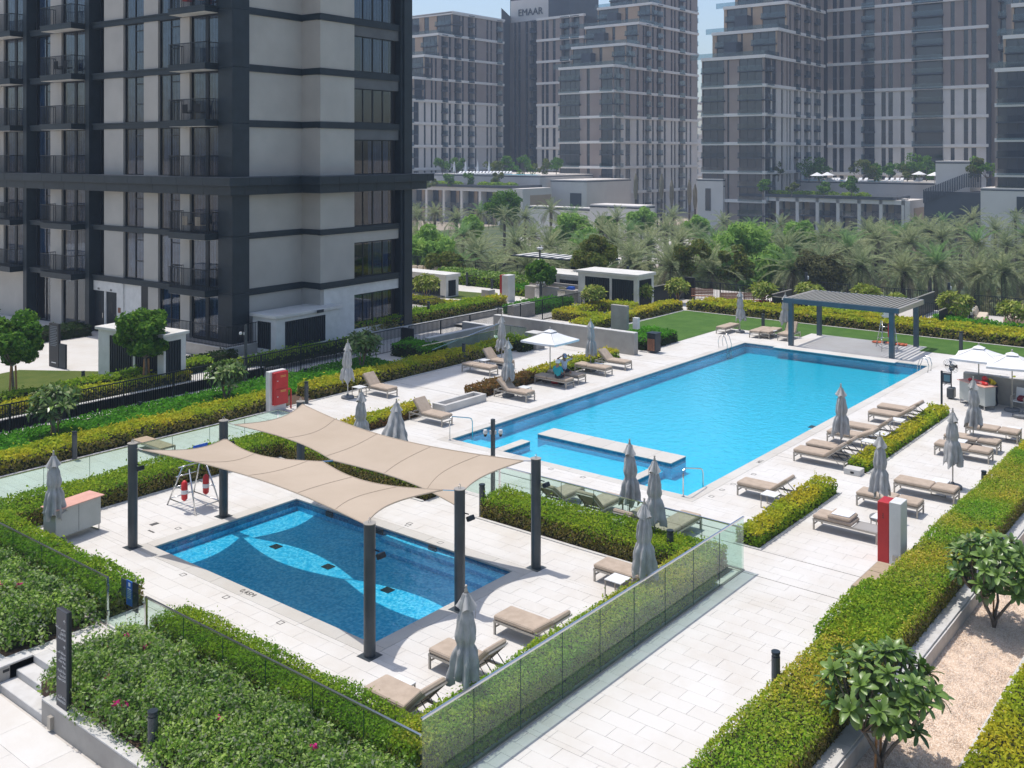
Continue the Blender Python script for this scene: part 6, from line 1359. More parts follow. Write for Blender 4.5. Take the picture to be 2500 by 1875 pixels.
# ------------------------------------------------------------ people
def person(label, loc, rz, J, Rr, E, mats, hat=None, scale=1.):
    """J joints, Rr radii, E edges with a material slot each; root first"""
    names = list(J); me = bpy.data.meshes.new('body'); me.from_pydata([J[n] for n in names], [(names.index(a),names.index(b)) for a,b,_ in E], [])
    o = bpy.data.objects.new('tmp', me); COL.objects.link(o); sk = o.modifiers.new('s','SKIN'); 
    for i,n in enumerate(names): me.skin_vertices[0].data[i].radius = Rr[n] if isinstance(Rr[n], tuple) else (Rr[n],)*2
    me.skin_vertices[0].data[0].use_root = True; ss = o.modifiers.new('u','SUBSURF'); ss.levels = 1
    dg = bpy.context.evaluated_depsgraph_get(); res = bpy.data.meshes.new_from_object(o.evaluated_get(dg)); bpy.data.objects.remove(o)
    res.materials.clear(); [res.materials.append(M[m_]) for m_ in mats]
    segs = [(Vector(J[a]),Vector(J[b]),k) for a,b,k in E]
    for p in res.polygons:
        c = p.center; best = (9,0)
        for a,b,k in segs:
            d = b-a; f = max(0,min(1,(c-a).dot(d)/max(1e-9,d.dot(d)))); q = (c-(a+d*f)).length
            if q < best[0]: best = (q,k)
        p.material_index = best[1]; p.use_smooth = True
    t = thing('person', label, 'person', loc, rz); t.scale = (scale,)*3; obj('body', res, t)
    h = Vector(J['head'])
    f = MB(); f.lathe([(.0,.13),(.06,.125),(.1,.07),(.108,.0),(.1,-.06)], 0,0,12)
    if hat:
        q = MB(); q.lathe([(.0,.15),(.07,.14),(.112,.08),(.12,.02),(.12,.0)], h.x,h.y,14); q.v = [(a,b,c+h.z) for a,b,c in q.v]
        br = MB(); dirv = Vector(hat[1]).normalized()
        u = Vector((dirv.y,-dirv.x,0)); base_ = [h+dirv*.09+u*.09+Vector((0,0,.02)), h+dirv*.19+u*.05+Vector((0,0,-.005)), h+dirv*.19-u*.05+Vector((0,0,-.005)), h+dirv*.09-u*.09+Vector((0,0,.02))]
        q.add([tuple(v) for v in base_]+[tuple(v-Vector((0,0,.008))) for v in base_], [(0,1,2,3),(7,6,5,4),(0,4,5,1),(1,5,6,2),(2,6,7,3)]); q.build('cap', M[hat[0]], t, smooth=True)
    # face: nose, eyes, mouth, ears
    dirv = Vector(hat[1]).normalized() if hat else Vector((0,-1,0)); u = Vector((dirv.y,-dirv.x,0)); n_ = MB(); n_.tube([h+dirv*.085+Vector((0,0,.0)), h+dirv*.118+Vector((0,0,-.035))], .014, 5); 
    for s_ in (-1,1): n_.tube([h+u*.092*s_+Vector((0,0,.02)), h+u*.1*s_+Vector((0,0,-.03))], .018, 5)
    n_.build('nose_and_ears', M['skin'], t); e_ = MB()
    for s_ in (-1,1): e_.tube([h+dirv*.088+u*.034*s_, h+dirv*.096+u*.034*s_], .009, 5)
    e_.tube([h+dirv*.092+u*.025-Vector((0,0,.06)), h+dirv*.092-u*.025-Vector((0,0,.06))], .006, 4); e_.build('eyes_and_mouth', M['hair'], t); return t
def hand(J, Rr, E, w_, d, k, pre):
    w_ = Vector(w_); d = Vector(d).normalized(); s_ = d.cross(Vector((0,0,1))).normalized(); J[pre+'p'] = tuple(w_+d*.06); Rr[pre+'p'] = (.032,.018); E.append((pre+'w',pre+'p',k))
    for i,(o,l) in enumerate(((-.03,.06),(-.01,.075),(.01,.07),(.03,.055))):
        J[f'{pre}f{i}'] = tuple(w_+d*(.085+l)+s_*o*1.3-Vector((0,0,.015))); Rr[f'{pre}f{i}'] = .0085; E.append((pre+'p',f'{pre}f{i}',k))
    J[pre+'t'] = tuple(w_+d*.07+s_*.055); Rr[pre+'t'] = .01; E.append((pre+'w',pre+'t',k))
def make(J, Rr, E, hands):
    for w_, d, pre in hands: hand(J, Rr, E, w_, d, 0, pre)
    return J, Rr, E
# seated guest in teal: back to the camera, sitting on the flat lounger
J = dict(pel=(0,0,.10),ab=(0,.03,.27),ch=(0,.06,.45),nk=(0,.05,.60),head=(0,.02,.73),ht=(0,.02,.83),hl=(-.11,0,.09),hr=(.11,0,.09),kl=(-.16,-.40,.12),kr=(.14,-.42,.12),al=(-.16,-.46,-.28),ar_=(.14,-.5,-.28),tl=(-.17,-.62,-.33),tr=(.14,-.66,-.33),
         sl=(-.17,.05,.53),sr=(.17,.05,.53),el=(-.22,-.04,.30),er=(.22,-.06,.30),lw=(-.13,-.24,.22),rw=(.12,-.26,.22))
Rr = dict(pel=(.15,.12),ab=(.14,.10),ch=(.155,.105),nk=.055,head=(.088,.10),ht=.06,hl=.10,hr=.10,kl=.062,kr=.062,al=.038,ar_=.038,tl=.035,tr=.035,sl=.062,sr=.062,el=.043,er=.043,lw=.028,rw=.028)
E = [('pel','ab',1),('ab','ch',1),('ch','nk',0),('nk','head',0),('head','ht',0),('pel','hl',2),('pel','hr',2),('hl','kl',2),('hr','kr',2),('kl','al',0),('kr','ar_',0),('al','tl',0),('ar_','tr',0),('ch','sl',1),('ch','sr',1),('sl','el',1),('sr','er',1),('el','lw',0),('er','rw',0)]
make(J,Rr,E,[((-.13,-.24,.22),(0.2,-1,0),'l'),((.12,-.26,.22),(-.2,-1,0),'r')])
x, y = G(1362,924,.44); person('seated person in a teal shirt and white cap under the open umbrella', (x,y,.44), R_(110), J, Rr, E, ['skin','shirt_teal','cloth_dark'], ('capw',(0,-1,-.15)))
J = dict(pel=(0,0,.10),ab=(0,.02,.27),ch=(0,.03,.46),nk=(0,.01,.61),head=(0,-.02,.74),ht=(0,-.02,.84),hl=(-.11,0,.09),hr=(.11,0,.09),kl=(-.16,-.40,.12),kr=(.16,-.40,.12),al=(-.16,-.42,-.28),ar_=(.18,-.44,-.28),tl=(-.17,-.58,-.33),tr=(.19,-.6,-.33),
         sl=(-.18,.02,.55),sr=(.18,.02,.55),el=(-.40,-.1,.66),er=(.40,-.1,.66),lw=(-.16,-.12,.80),rw=(.16,-.12,.80))
E = [('pel','ab',1),('ab','ch',1),('ch','nk',0),('nk','head',0),('head','ht',0),('pel','hl',2),('pel','hr',2),('hl','kl',2),('hr','kr',2),('kl','al',0),('kr','ar_',0),('al','tl',0),('ar_','tr',0),('ch','sl',1),('ch','sr',1),('sl','el',1),('sr','er',1),('el','lw',0),('er','rw',0)]
make(J,Rr,E,[((-.16,-.12,.80),(1,.1,.25),'l'),((.16,-.12,.80),(-1,.1,.25),'r')])
x, y = G(1378,908,.44); person('seated person in a pale shirt raising both hands to a blue cap', (x,y,.44), R_(-35), J, Rr, E, ['skin','shirt_white','cloth_dark'], ('capb',(0,-1,-.1)))
# lifeguard bending over behind the desk
J = dict(pel=(0,0,.92),ab=(0,-.14,1.06),ch=(0,-.33,1.16),nk=(0,-.48,1.20),head=(0,-.58,1.17),ht=(0,-.66,1.14),hl=(-.11,0,.88),hr=(.11,0,.88),kl=(-.12,-.04,.48),kr=(.12,-.06,.48),al=(-.12,.04,.07),ar_=(.12,.04,.07),tl=(-.13,-.12,.04),tr=(.13,-.12,.04),
         sl=(-.17,-.38,1.17),sr=(.17,-.38,1.17),el=(-.22,-.42,.92),er=(.22,-.42,.92),lw=(-.14,-.62,.84),rw=(.14,-.62,.84))
Rr = dict(pel=(.14,.11),ab=(.14,.10),ch=(.155,.10),nk=.055,head=(.088,.10),ht=.06,hl=.09,hr=.09,kl=.06,kr=.06,al=.038,ar_=.038,tl=.035,tr=.035,sl=.062,sr=.062,el=.043,er=.043,lw=.028,rw=.028)
E = [('pel','ab',1),('ab','ch',1),('ch','nk',0),('nk','head',0),('head','ht',0),('pel','hl',2),('pel','hr',2),('hl','kl',2),('hr','kr',2),('kl','al',2),('kr','ar_',2),('al','tl',2),('ar_','tr',2),('ch','sl',1),('ch','sr',1),('sl','el',1),('sr','er',1),('el','lw',0),('er','rw',0)]
make(J,Rr,E,[((-.14,-.62,.84),(.3,-1,0),'l'),((.14,-.62,.84),(-.3,-1,0),'r')])
M['capw'] = M['capw'] if 'capw' in M else None
person('lifeguard in a yellow shirt and red cap bending over behind the desk', (46.68,10.95,0), R_(-118), J, Rr, E, ['skin','shirt_yellow','cloth_dark'], ('redf',(0,-1,-.4)))
t = thing('bag', 'red beach bag on the floor under the guests lounger', 'bag', (*G(1356,936),0)); MB().lathe([(.12,0),(.2,.05),(.19,.16),(.1,.24),(.03,.25)], 0,0,12, lambda a,z: 1+.15*math.sin(3*a)).build('bag_body', M['redf'], t, smooth=True)
t = thing('bag', 'dark blue bag beside the red beach bag under the lounger', 'bag', (*G(1371,939),0)); MB().lathe([(.1,0),(.15,.05),(.14,.13),(.06,.2),(.02,.2)], 0,0,10).build('bag_body', M['cloth_dark'], t, smooth=True)
# ================================================================== FAR TOWERS
WM = {}
def shared(key, fn):
    if key not in WM: WM[key] = fn()
    return WM[key]
def face(T, ax, x, y, L_, z0, z1, cols, rows, wall='tw_b', low=None, zlow=-99, band=True, glassy=False):
    """one facade. ax 'x': along +x, looking to -y from (x,y). ax 'y': along +y, looking to -x. cols: (from, to, kind) in metres"""
    rot = 0 if ax == 'x' else R_(90)
    def put(nm, me, a, z, kind=None, par=T):
        # local mesh: along +x, outward -y ; for ax y: along +y, outward -x -> mirror by rotating 90 and flipping
        o = obj(nm, me, par, (x+a, y, z) if ax == 'x' else (x, y+a, z)); 
        if ax == 'y': o.rotation_euler = (0,0,R_(-90)); o.scale = (-1,1,1)
        if kind: o['kind'] = kind
        return o
    fz = z0
    for r_ in range(rows):
        a0 = z0+(z1-z0)*r_/rows; a1 = z0+(z1-z0)*(r_+1)/rows; h = a1-a0; isl = a1 < zlow+.5
        wm = M[low if isl and low else wall]
        e = 0
        for c0,c1,k in cols+[(L_,L_,'e')]:
            if c0 > e+.01: put('wall_panel', shared(('p',round(c0-e,1),round(h,1),wm.name), lambda: MB().box(0,c0-e,-.12,.3,0,h).mesh('wall_panel', wm)), e, a0)
            if k == 'w':
                def mk():
                    m_ = MB(); w_ = c1-c0; m_.cm = 0; m_.box(0,w_,.12,.2,.0,h); m_.cm = 1; m_.box(0,w_,.05,.12,h*.47,h*.53).box(w_*.48,w_*.52,.06,.12,0,h*.47).box(w_*.48,w_*.52,.06,.12,h*.53,h)
                    m_.cm = 2; m_.box(0,w_,-.12,.3,h-.5,h) if isl else None; return m_.mesh('window', [M['tw_glass'], M['tw_d'], wm])
                put('window', shared(('w',round(c1-c0,1),round(h,1),isl,wm.name), mk), c0, a0)
            elif k == 'g':
                def mk():
                    m_ = MB(); w_ = c1-c0; m_.box(0,w_,.15,.25,0,h); m_.cm = 1; m_.box(-.3,w_+.1,-.9,.15,h*.48,h*.52); n = max(2,int(w_/1.4))
                    for i in range(1,n): m_.box(w_*i/n-.04,w_*i/n+.04,.08,.15,0,h)
                    m_.cm = 2; m_.box(-.25,w_,-.88,-.85,h*.52,h*.52+1.1).box(-.25,w_,-.88,-.85,.0,1.1); return m_.mesh('balcony_glazing', [M['tw_glass'], M['tw_d'], M['rail']])
                put('balcony_glazing', shared(('g',round(c1-c0,1),round(h,1)), mk), c0, a0)
            elif k == 'b':
                def mk():
                    m_ = MB(); w_ = c1-c0; m_.box(w_*.1,w_*.9,1.0,1.1,0,h); m_.cm = 1
                    m_.box(0,w_,-.7,1.0,h*.47,h*.53).box(0,w_,-.7,1.0,h*.97,h); m_.cm = 2; m_.box(0,w_,-.68,-.64,.0,1.1).box(0,w_,-.68,-.64,h*.53,h*.53+1.1)
                    m_.cm = 3; m_.box(0,.15,-.1,1.1,0,h).box(w_-.15,w_,-.1,1.1,0,h); return m_.mesh('balcony_bay', [M['tw_glass'], M['tw_d'], M['rail'], wm])
                put('balcony_bay', shared(('b',round(c1-c0,1),round(h,1),wm.name), mk), c0, a0)
            e = c1
        if band: put('ledge', shared(('l',round(L_,1)), lambda: MB().box(-.5,L_,-.6,.3,-.35,.35).mesh('ledge', M['tw_band'])), 0, a1)
M['tw_glass'] = pri('far_glazing', (.022,.032,.045), .12, 0, .9); M['rail'] = glassm('far_rail_glass', (.62,.70,.74), .05, 1.6)
def XatY(px, Y): r = (px-CXP)/FPX; return Y*(ca+r*sa)/(sa-r*ca)
def YatX(px, X): r = (px-CXP)/FPX; return X*(sa-r*ca)/(ca+r*sa)
def stepped(name, label, blocks, Yf, X1, cols_x, cols_y, wall, low, zlow, D):
    T = thing(name, label, 'apartment building', (0,0,0))
    for i,(x0, y1, za, zb, rows) in enumerate(blocks):
        body = MB().box(x0+.3,X1-.1,Yf+1.2,y1,za,zb); body.build('block', M['tw_d' if i == 0 else wall], T)
        Lx = X1-x0; cx_ = [(c0-(x0-blocks[0][0]),c1-(x0-blocks[0][0]),k) for c0,c1,k in cols_x if c0-(x0-blocks[0][0]) > .8]
        glass0 = [(.15,min(3.4,cx_[0][0]-.5 if cx_ else 3.4),'g')] if (not cx_ or cx_[0][0] > 2) else []
        face(T,'x',x0,Yf,Lx,za,zb,glass0+cx_,rows,wall,low,zlow)
        Ly = y1-Yf; cy = [(c0,min(c1,Ly-.2),k) for c0,c1,k in cols_y if c0 < Ly-.8]
        face(T,'y',x0,Yf,Ly,za,zb,cy,rows,'tw_o' if i else wall,None,-99)  # upper left faces: warm sunlight put into the cladding colour
        if i:   # terrace parapet and stair box on the step
            px0 = blocks[i-1][0]; MB().box(px0-.3,px0-.24,Yf-.2,y1+2,za,za+1.3).box(px0-.24,x0,Yf-.4,Yf-.34,za,za+1.3).build('terrace_glass', M['rail'], T); MB().box(x0-2.4,x0+.4,Yf+Ly*.55,Yf+Ly*.55+3.2,za,za+4.2).build('stair_box', M['tw_d'], T)
    MB().box(blocks[-1][0]-.6,X1+.2,Yf-.7,blocks[-1][1],blocks[-1][3],blocks[-1][3]+.5).build('roof_edge', M['tw_band'], T)
    return T
wcols = lambda pat: pat
# tower in the middle
D2 = 261.; X2, Y2 = AtD(1498, D2); X2e = XatY(1702, Y2); zz = lambda y: Zd(y, D2)
C2 = []
for a,b,k in ((1526,1538,'w'),(1553,1559,'w'),(1568,1573,'w'),(1574,1585,'b'),(1591,1596,'w'),(1602,1614,'b'),(1620,1625,'w'),(1637,1641,'w'),(1645,1649,'w'),(1655,1668,'b'),(1673,1677,'w'),(1683,1687,'w')):
    C2.append((XatY(a,Y2)-X2, XatY(b,Y2)-X2, k))
CY2 = []
for a,b,k in ((1498,1468,'g'),(1442,1433,'w'),(1418,1366,'g')): CY2.append((YatX(a,X2)-Y2+.2, YatX(b,X2)-Y2, k))
bl = [(X2, YatX(1366,X2), -6, zz(160), 6)]
for i,(pc,pl,ya,yb) in enumerate(((1528,1397,160,103),(1559,1429,103,45),(1590,1460,45,-12),(1612,1490,-12,-60))):
    xs = XatY(pc,Y2); bl.append((xs, YatX(pl,xs), zz(ya), zz(yb), 1))
stepped('apartment_tower', 'hazy stepped apartment tower in the middle of the skyline', bl, Y2, X2e, C2, CY2, 'tw_b', 'tw_w', zz(230), D2)
# right edge balconies of that tower
T = thing('apartment_wing', 'narrow balcony stack on the right side of the middle tower', 'apartment building', (0,0,0)); xe = X2e
for i in range(17):
    z_ = -2+3.45*i; MB().box(xe+.2,xe+2.6,Y2+1,Y2+9,z_,z_+.3).build('balcony_slab', M['tw_d'], T); MB().box(xe+2.5,xe+2.6,Y2+1,Y2+9,z_+.3,z_+1.4).build('balcony_glass', M['rail'], T)
MB().box(xe+.1,xe+1.0,Y2+2,Y2+9,-6,56).build('wall', M['tw_b'], T)
# left tower
D1 = 305.; X1e, Y1 = AtD(1228, D1); z1_ = lambda y: Zd(y, D1); X1 = XatY(985, Y1); C1 = []
for a,b,k in ((1009,1022,'w'),(1034,1039,'w'),(1051,1056,'w'),(1061,1066,'w'),(1076,1090,'b'),(1095,1101,'w'),(1108,1122,'b'),(1127,1132,'w'),(1141,1155,'b'),(1159,1163,'w'),(1187,1192,'w'),(1197,1201,'w'),(1210,1223,'b')):
    C1.append((XatY(a,Y1)-X1, XatY(b,Y1)-X1, k))
CY1 = [(.3,6,'g'),(9,11,'w'),(13,19,'g')]
bl = [(X1, Y1+26, -6, z1_(257), 5)]
for pc,ya,yb in ((1010,257,208),(1036,208,157),(1070,157,105),(1104,105,52)):
    xs = XatY(pc,Y1); bl.append((xs, Y1+24, z1_(ya), z1_(yb), 1))
stepped('apartment_tower', 'hazy stepped apartment tower at the left of the skyline, cut by the dark tower', bl, Y1, X1e, C1, CY1, 'tw_b', 'tw_w', z1_(257), D1)
# wing with the name board
Xm = AtD(1240,330)[0]; T = thing('apartment_wing', 'tall wing with pale name board between the left and middle towers', 'apartment building', (0,0,0))
ya_, yb_ = YatX(1372,Xm), YatX(1240,Xm); Lm = yb_-ya_; cm_ = []
for a,b,k in ((1357,1352,'w'),(1340,1325,'b'),(1312,1296,'b'),(1290,1283,'w'),(1272,1265,'w'),(1261,1255,'w')): cm_.append((YatX(a,Xm)-ya_, YatX(b,Xm)-ya_, k))
zt_ = Zd(57,330); face(T,'y',Xm,ya_,Lm,-6,zt_,sorted(cm_),8,'tw_b',None,-99,band=False); MB().box(Xm+1.2,Xm+18,ya_,yb_,-6,zt_+10).build('block', M['tw_d'], T)
yl, yr = YatX(1248,Xm), YatX(1347,Xm); zt2 = Zd(8,330); MB().box(Xm-.2,Xm+1.3,yr,yl,zt_+.0,zt2+.5).build('name_board', M['tw_w'], T)
zt3 = Zd(18,330); MB().box(Xm-2,Xm+14,YatX(1400,Xm),yr-.2,zt_,zt3+2).build('plant_room', M['tw_d'], T)
e_ = text('EMAAR', 6.6, 'tw_d', T, (Xm-.35,(YatX(1267,Xm)+YatX(1326,Xm))/2,Zd(43,330)), (R_(90),0,R_(-90)), 'lettering', 'CENTER', .12); e_.scale = (1.0,1,1)
w_ = abs(YatX(1267,Xm)-YatX(1326,Xm)); dx = e_.dimensions.x or 20; e_.scale = (w_/max(1,max(v.co.x for v in e_.data.vertices)-min(v.co.x for v in e_.data.vertices)),)*2+(1,)
MB().prism([AtD(1224,310),AtD(1250,334),AtD(1250,345),AtD(1224,325)],-6,Zd(30,320)).build('dark_recess', M['tw_d'], T)
# nearer wing with white lower grid
Xw = AtD(1312,298)[0]; T = thing('apartment_wing', 'brown and white wing left of the middle tower', 'apartment building', (0,0,0)); ya_, yb_ = YatX(1425,Xw), YatX(1312,Xw); cw_ = []
for a,b,k in ((1416,1395,'b'),(1392,1370,'b'),(1357,1350,'w'),(1340,1333,'w'),(1329,1323,'w')): cw_.append((YatX(a,Xw)-ya_, YatX(b,Xw)-ya_, k))
face(T,'y',Xw,ya_,yb_-ya_,Zd(257,298)-4*6.35,Zd(48,298),cw_,8,'tw_b','tw_w',Zd(257,298)); MB().box(Xw+1.2,Xw+10,ya_,yb_,-6,Zd(48,298)).build('block', M['tw_d'], T); MB().box(Xw-.1,Xw+1.2,ya_,yb_,-6,Zd(257,298)-4*6.35).build('base', M['tw_w'], T)
# right tower
D3 = 245.; X3e, Y3 = AtD(2010, D3); X3 = XatY(1866, Y3); z3 = lambda y: Zd(y, D3); C3 = []
for a,b,k in ((1884,1894,'w'),(1906,1911,'w'),(1919,1922,'w'),(1926,1930,'w'),(1937,1948,'b'),(1952,1955,'w'),(1962,1973,'b'),(1977,1980,'w'),(1986,1997,'b'),(1999,2002,'w')): C3.append((XatY(a,Y3)-X3, XatY(b,Y3)-X3, k))
bl = [(X3, YatX(1714,X3), -6, z3(162), 6)]
for pc,pl,ya,yb in ((1898,1740,162,97),(1921,1768,97,31),(1946,1795,31,-32),(1965,1815,-32,-75)): xs = XatY(pc,Y3); bl.append((xs, YatX(pl,xs), z3(ya), z3(yb), 1))
CY3 = [(YatX(a,X3)-Y3+.2, YatX(b,X3)-Y3, k) for a,b,k in ((1864,1805,'g'),(1783,1776,'w'),(1770,1716,'g'))]
stepped('apartment_tower', 'hazy stepped apartment tower right of the sky gap', bl, Y3, X3e, C3, CY3, 'tw_b', 'tw_w', z3(228), D3)
# long wing of the right tower
X3w = AtD(2023,247)[0]; T = thing('apartment_wing', 'long brown and white facade with three balcony stacks at the right', 'apartment building', (0,0,0)); ya_, yb_ = YatX(2407,X3w), YatX(2021,X3w); c_ = []
for a,b,k in ((2384,2372,'w'),(2364,2353,'w'),(2331,2321,'w'),(2304,2228,'b'),(2209,2199,'w'),(2180,2169,'w'),(2163,2152,'w'),(2137,2105,'b'),(2088,2077,'w'),(2060,2049,'w'),(2043,2033,'w')): c_.append((YatX(a,X3w)-ya_, YatX(b,X3w)-ya_, k))
zb = Zd(225,247); hh = Zd(31,247)-Zd(97,247); face(T,'y',X3w,ya_,yb_-ya_,zb-4*hh,zb+5*hh,c_,9,'tw_b','tw_w',zb); MB().box(X3w+1.3,X3w+16,ya_,yb_,-6,zb+5*hh).build('block', M['tw_d'], T); MB().box(X3w+.1,X3w+1.3,ya_,yb_,-6,zb-4*hh).build('base', M['tw_w'], T)
MB().prism([AtD(2004,249),AtD(2030,249),AtD(2030,262),AtD(2004,262)],-6,zb+5*hh).build('dark_recess', M['tw_d'], T)
# recess with balconies and nearest tower at the right edge
Xr = X3w+5; T = thing('apartment_wing', 'dark recessed balcony stack near the right edge of the skyline', 'apartment building', (0,0,0)); ya_, yb_ = YatX(2470,Xr), YatX(2404,Xr); face(T,'y',Xr,ya_,yb_-ya_,-6,60,[(1,yb_-ya_-3,'b')],9,'tw_b',None,-99,band=False); MB().box(Xr+1.3,Xr+9,ya_,yb_,-6,60).build('block', M['tw_d'], T)
D4 = 182.; X4, Y4b = AtD(2430, D4); z4 = lambda y: Zd(y, D4); T = thing('apartment_tower', 'nearest hazy tower with white ledges at the right edge', 'apartment building', (0,0,0)); ye = YatX(2620,X4)
hb = z4(172)-z4(257); face(T,'y',X4,ye,Y4b-ye,z4(172)-4*hb,z4(172),[(1,Y4b-ye-.4,'g')],4,'tw_b',None,-99); MB().box(X4+1,X4+14,ye,Y4b,-6,z4(172)).build('block', M['tw_b'], T)
for i,(pl,ya,yb) in enumerate(((2450,172,92),(2470,92,15),(2488,15,-60))):
    xs = X4+.8*(i+1); yy = YatX(pl,xs); face(T,'y',xs,ye,yy-ye,z4(ya),z4(yb),[(1,(yy-ye)*.55,'w'),((yy-ye)*.62,yy-ye-.4,'g')],1,'tw_o',None,-99); MB().box(xs+1,xs+12,ye,yy,z4(ya),z4(yb)).build('block', M['tw_b'], T)  # sand tone paints sunlight onto these left faces
    MB().box(xs-1.3,xs-1.25,ye,yy+2.2,z4(ya)+.3,z4(ya)+1.4).build('terrace_glass', M['rail'], T)
# far tower glimpsed in the gap
x, y = AtD(1722,420); T = thing('apartment_tower', 'pale distant tower glimpsed in the gap between two towers', 'apartment building', (x,y,-6)); MB().box(0,14,-9,9,0,Zd(330,420)+6).build('block', M['tw_w'], T)
for i in range(11): MB().box(-.6,14,-9.6,9,4+i*3.4,4.5+i*3.4).build('ledge', M['tw_band'], T)
# ------------------------------------------------------------------ podium houses
def colonnade(name, label, px0, px1, pxs, ytop, D, rows, depth=14):
    Xf = AtD(px1,D)[0]; y0, y1 = YatX(px1,Xf), YatX(px0,Xf); zt = Zd(ytop,D); T = thing(name, label, 'building', (0,0,0)); n = rows; st = (y1-y0-1.2)/n; Dp = XatY(pxs,y0)-Xf
    MB().box(Xf+2.2,Xf+Dp,y0+.5,y1,-6,zt-.9).build('block', M['tw_o'], T); MB().box(Xf,Xf+Dp,y0-.1,y1,zt-.9,zt).build('roof_slab', M['tw_w'], T); MB().box(Xf-.3,Xf+Dp+.3,y0+3,y1,zt,zt+.6).build('parapet', M['tw_d'], T)
    MB().box(Xf,Xf+Dp,y0-.12,y0+1.0,-6,zt-.9).build('end_wall', M['tw_w'], T); MB().box(Xf+Dp*.25,Xf+Dp*.98,y0-.2,y0-.11,-6,zt-1.6).build('end_panel', M['tw_o'], T)
    for i in range(n+1): obj('fin', shared(('fin',name), lambda: MB().box(0,2.2,-.35,.35,-6,zt-.9).mesh('fin', M['tw_w'])), T, (Xf,y0+1.2+i*st,0))
    for i in range(n):
        def mk():
            m_ = MB(); m_.box(2.0,2.1,.5,st*.42,-6,zt-1).box(2.0,2.1,st*.62,st-.5,-6,zt-1); m_.cm = 1; m_.box(.3,2.0,.35,st-.35,-2.5,-2.2); m_.cm = 2; m_.box(.3,.35,.35,st-.35,-2.2,-1.1); return m_.mesh('bay', [M['tw_glass'],M['tw_d'],M['rail']])
        obj('bay', shared(('bay',name), mk), T, (Xf,y0+1.2+i*st,0))
    return T, Xf, y0, y1, zt, Dp
T, Xa, ya0, ya1, za, da = colonnade('podium_houses', 'low white colonnaded building with planted roof at the left of the park', 960, 1275, 1346, 461, 232, 7)
T, Xb, yb0, yb1, zb_, db = colonnade('podium_houses', 'low white colonnaded building with planted roof at the right of the park', 1762, 2220, 2257, 490, 200, 9)
def podium(label, px0, px1, D, ytop, pxs=None, mat='tw_w', dep=14, yb=None, nm='podium_block'):
    Xf = AtD(px1,D)[0]; y0, y1 = YatX(px1,Xf), YatX(px0,Xf); zt = Zd(ytop,D); T = thing(nm, label, 'building', (0,0,0)); MB().box(Xf,Xf+dep,y0,y1,-6 if yb is None else Zd(yb,D),zt).build('wall', M[mat], T)
    n = max(1,int((y1-y0)/3)); 
    MB().box(Xf-.05,Xf+dep,y0-.05,y1,zt-.5,zt-.25).build('painted_shadow_gap', M['tw_d'], T); return T, Xf, y0, y1, zt  # dark strip proud of the wall, painting in the shade of a gap
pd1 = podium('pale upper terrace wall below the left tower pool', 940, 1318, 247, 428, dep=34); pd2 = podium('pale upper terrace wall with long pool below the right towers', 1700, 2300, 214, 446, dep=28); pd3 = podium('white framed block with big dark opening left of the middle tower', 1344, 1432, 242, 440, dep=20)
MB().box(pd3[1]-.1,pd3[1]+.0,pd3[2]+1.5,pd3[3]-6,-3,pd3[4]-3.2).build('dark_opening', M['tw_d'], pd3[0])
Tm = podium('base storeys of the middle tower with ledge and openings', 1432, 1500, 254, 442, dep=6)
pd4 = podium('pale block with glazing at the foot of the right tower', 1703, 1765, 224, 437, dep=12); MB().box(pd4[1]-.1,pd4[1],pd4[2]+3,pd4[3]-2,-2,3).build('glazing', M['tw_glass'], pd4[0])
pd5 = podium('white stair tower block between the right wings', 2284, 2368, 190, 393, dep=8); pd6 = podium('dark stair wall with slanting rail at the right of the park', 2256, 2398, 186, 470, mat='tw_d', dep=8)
for i in range(34):
    f = i/33; yy = pd6[3]-(pd6[3]-pd6[2])*f*.98; zt = Zd(500,186)+(Zd(458,186)-Zd(500,186))*min(1,f*1.35); MB().box(pd6[1]-.3,pd6[1]-.2,yy-.1,yy+.1,zt,zt+2.6).build('rail_bar', M['tw_d'], pd6[0])
pd7 = podium('pale panelled block with dark glazing at the right edge of the park', 2394, 2640, 172, 463, dep=12); MB().box(pd7[1]-.12,pd7[1],pd7[2],pd7[3]-6,Zd(520,172),Zd(484,172)).build('glazing', M['tw_glass'], pd7[0]); MB().box(pd7[1]-.5,pd7[1],pd7[2],pd7[3]-5,Zd(526,172),Zd(520,172)).build('ledge', M['tw_d'], pd7[0])
# roof gardens
def roofplants(label, Xf, y0, y1, z, n, s, R0, seed, mat='tree'):
    t = thing('roof_planting', label, 'planting', (Xf,y0,z)); r = np.random.default_rng(seed); C = np.stack([r.random(n)*3+1, r.random(n)*(y1-y0), np.zeros(n)], 1); k = n*220; i = r.integers(0,n,k); e = r.normal(0,1,(k,3)); e[:,2] = abs(e[:,2]); e /= np.linalg.norm(e,axis=1)[:,None]
    P = C[i]+e*R0*np.array([1,1.8,.9])*(.7+.3*r.random(k))[:,None]; obj('foliage', quads_mesh('foliage', leaf_quads(P, e, s, .5, 1.5), M[mat]), t)
roofplants('low green planting along the roof of the left colonnade', Xa, ya0+4, ya1, za+.5, 26, .35, .9, 1, 'h_grn'); roofplants('low green planting along the roof of the right colonnade', Xb, yb0+6, yb1, zb_+.5, 22, .3, 1.0, 2, 'h_grn')
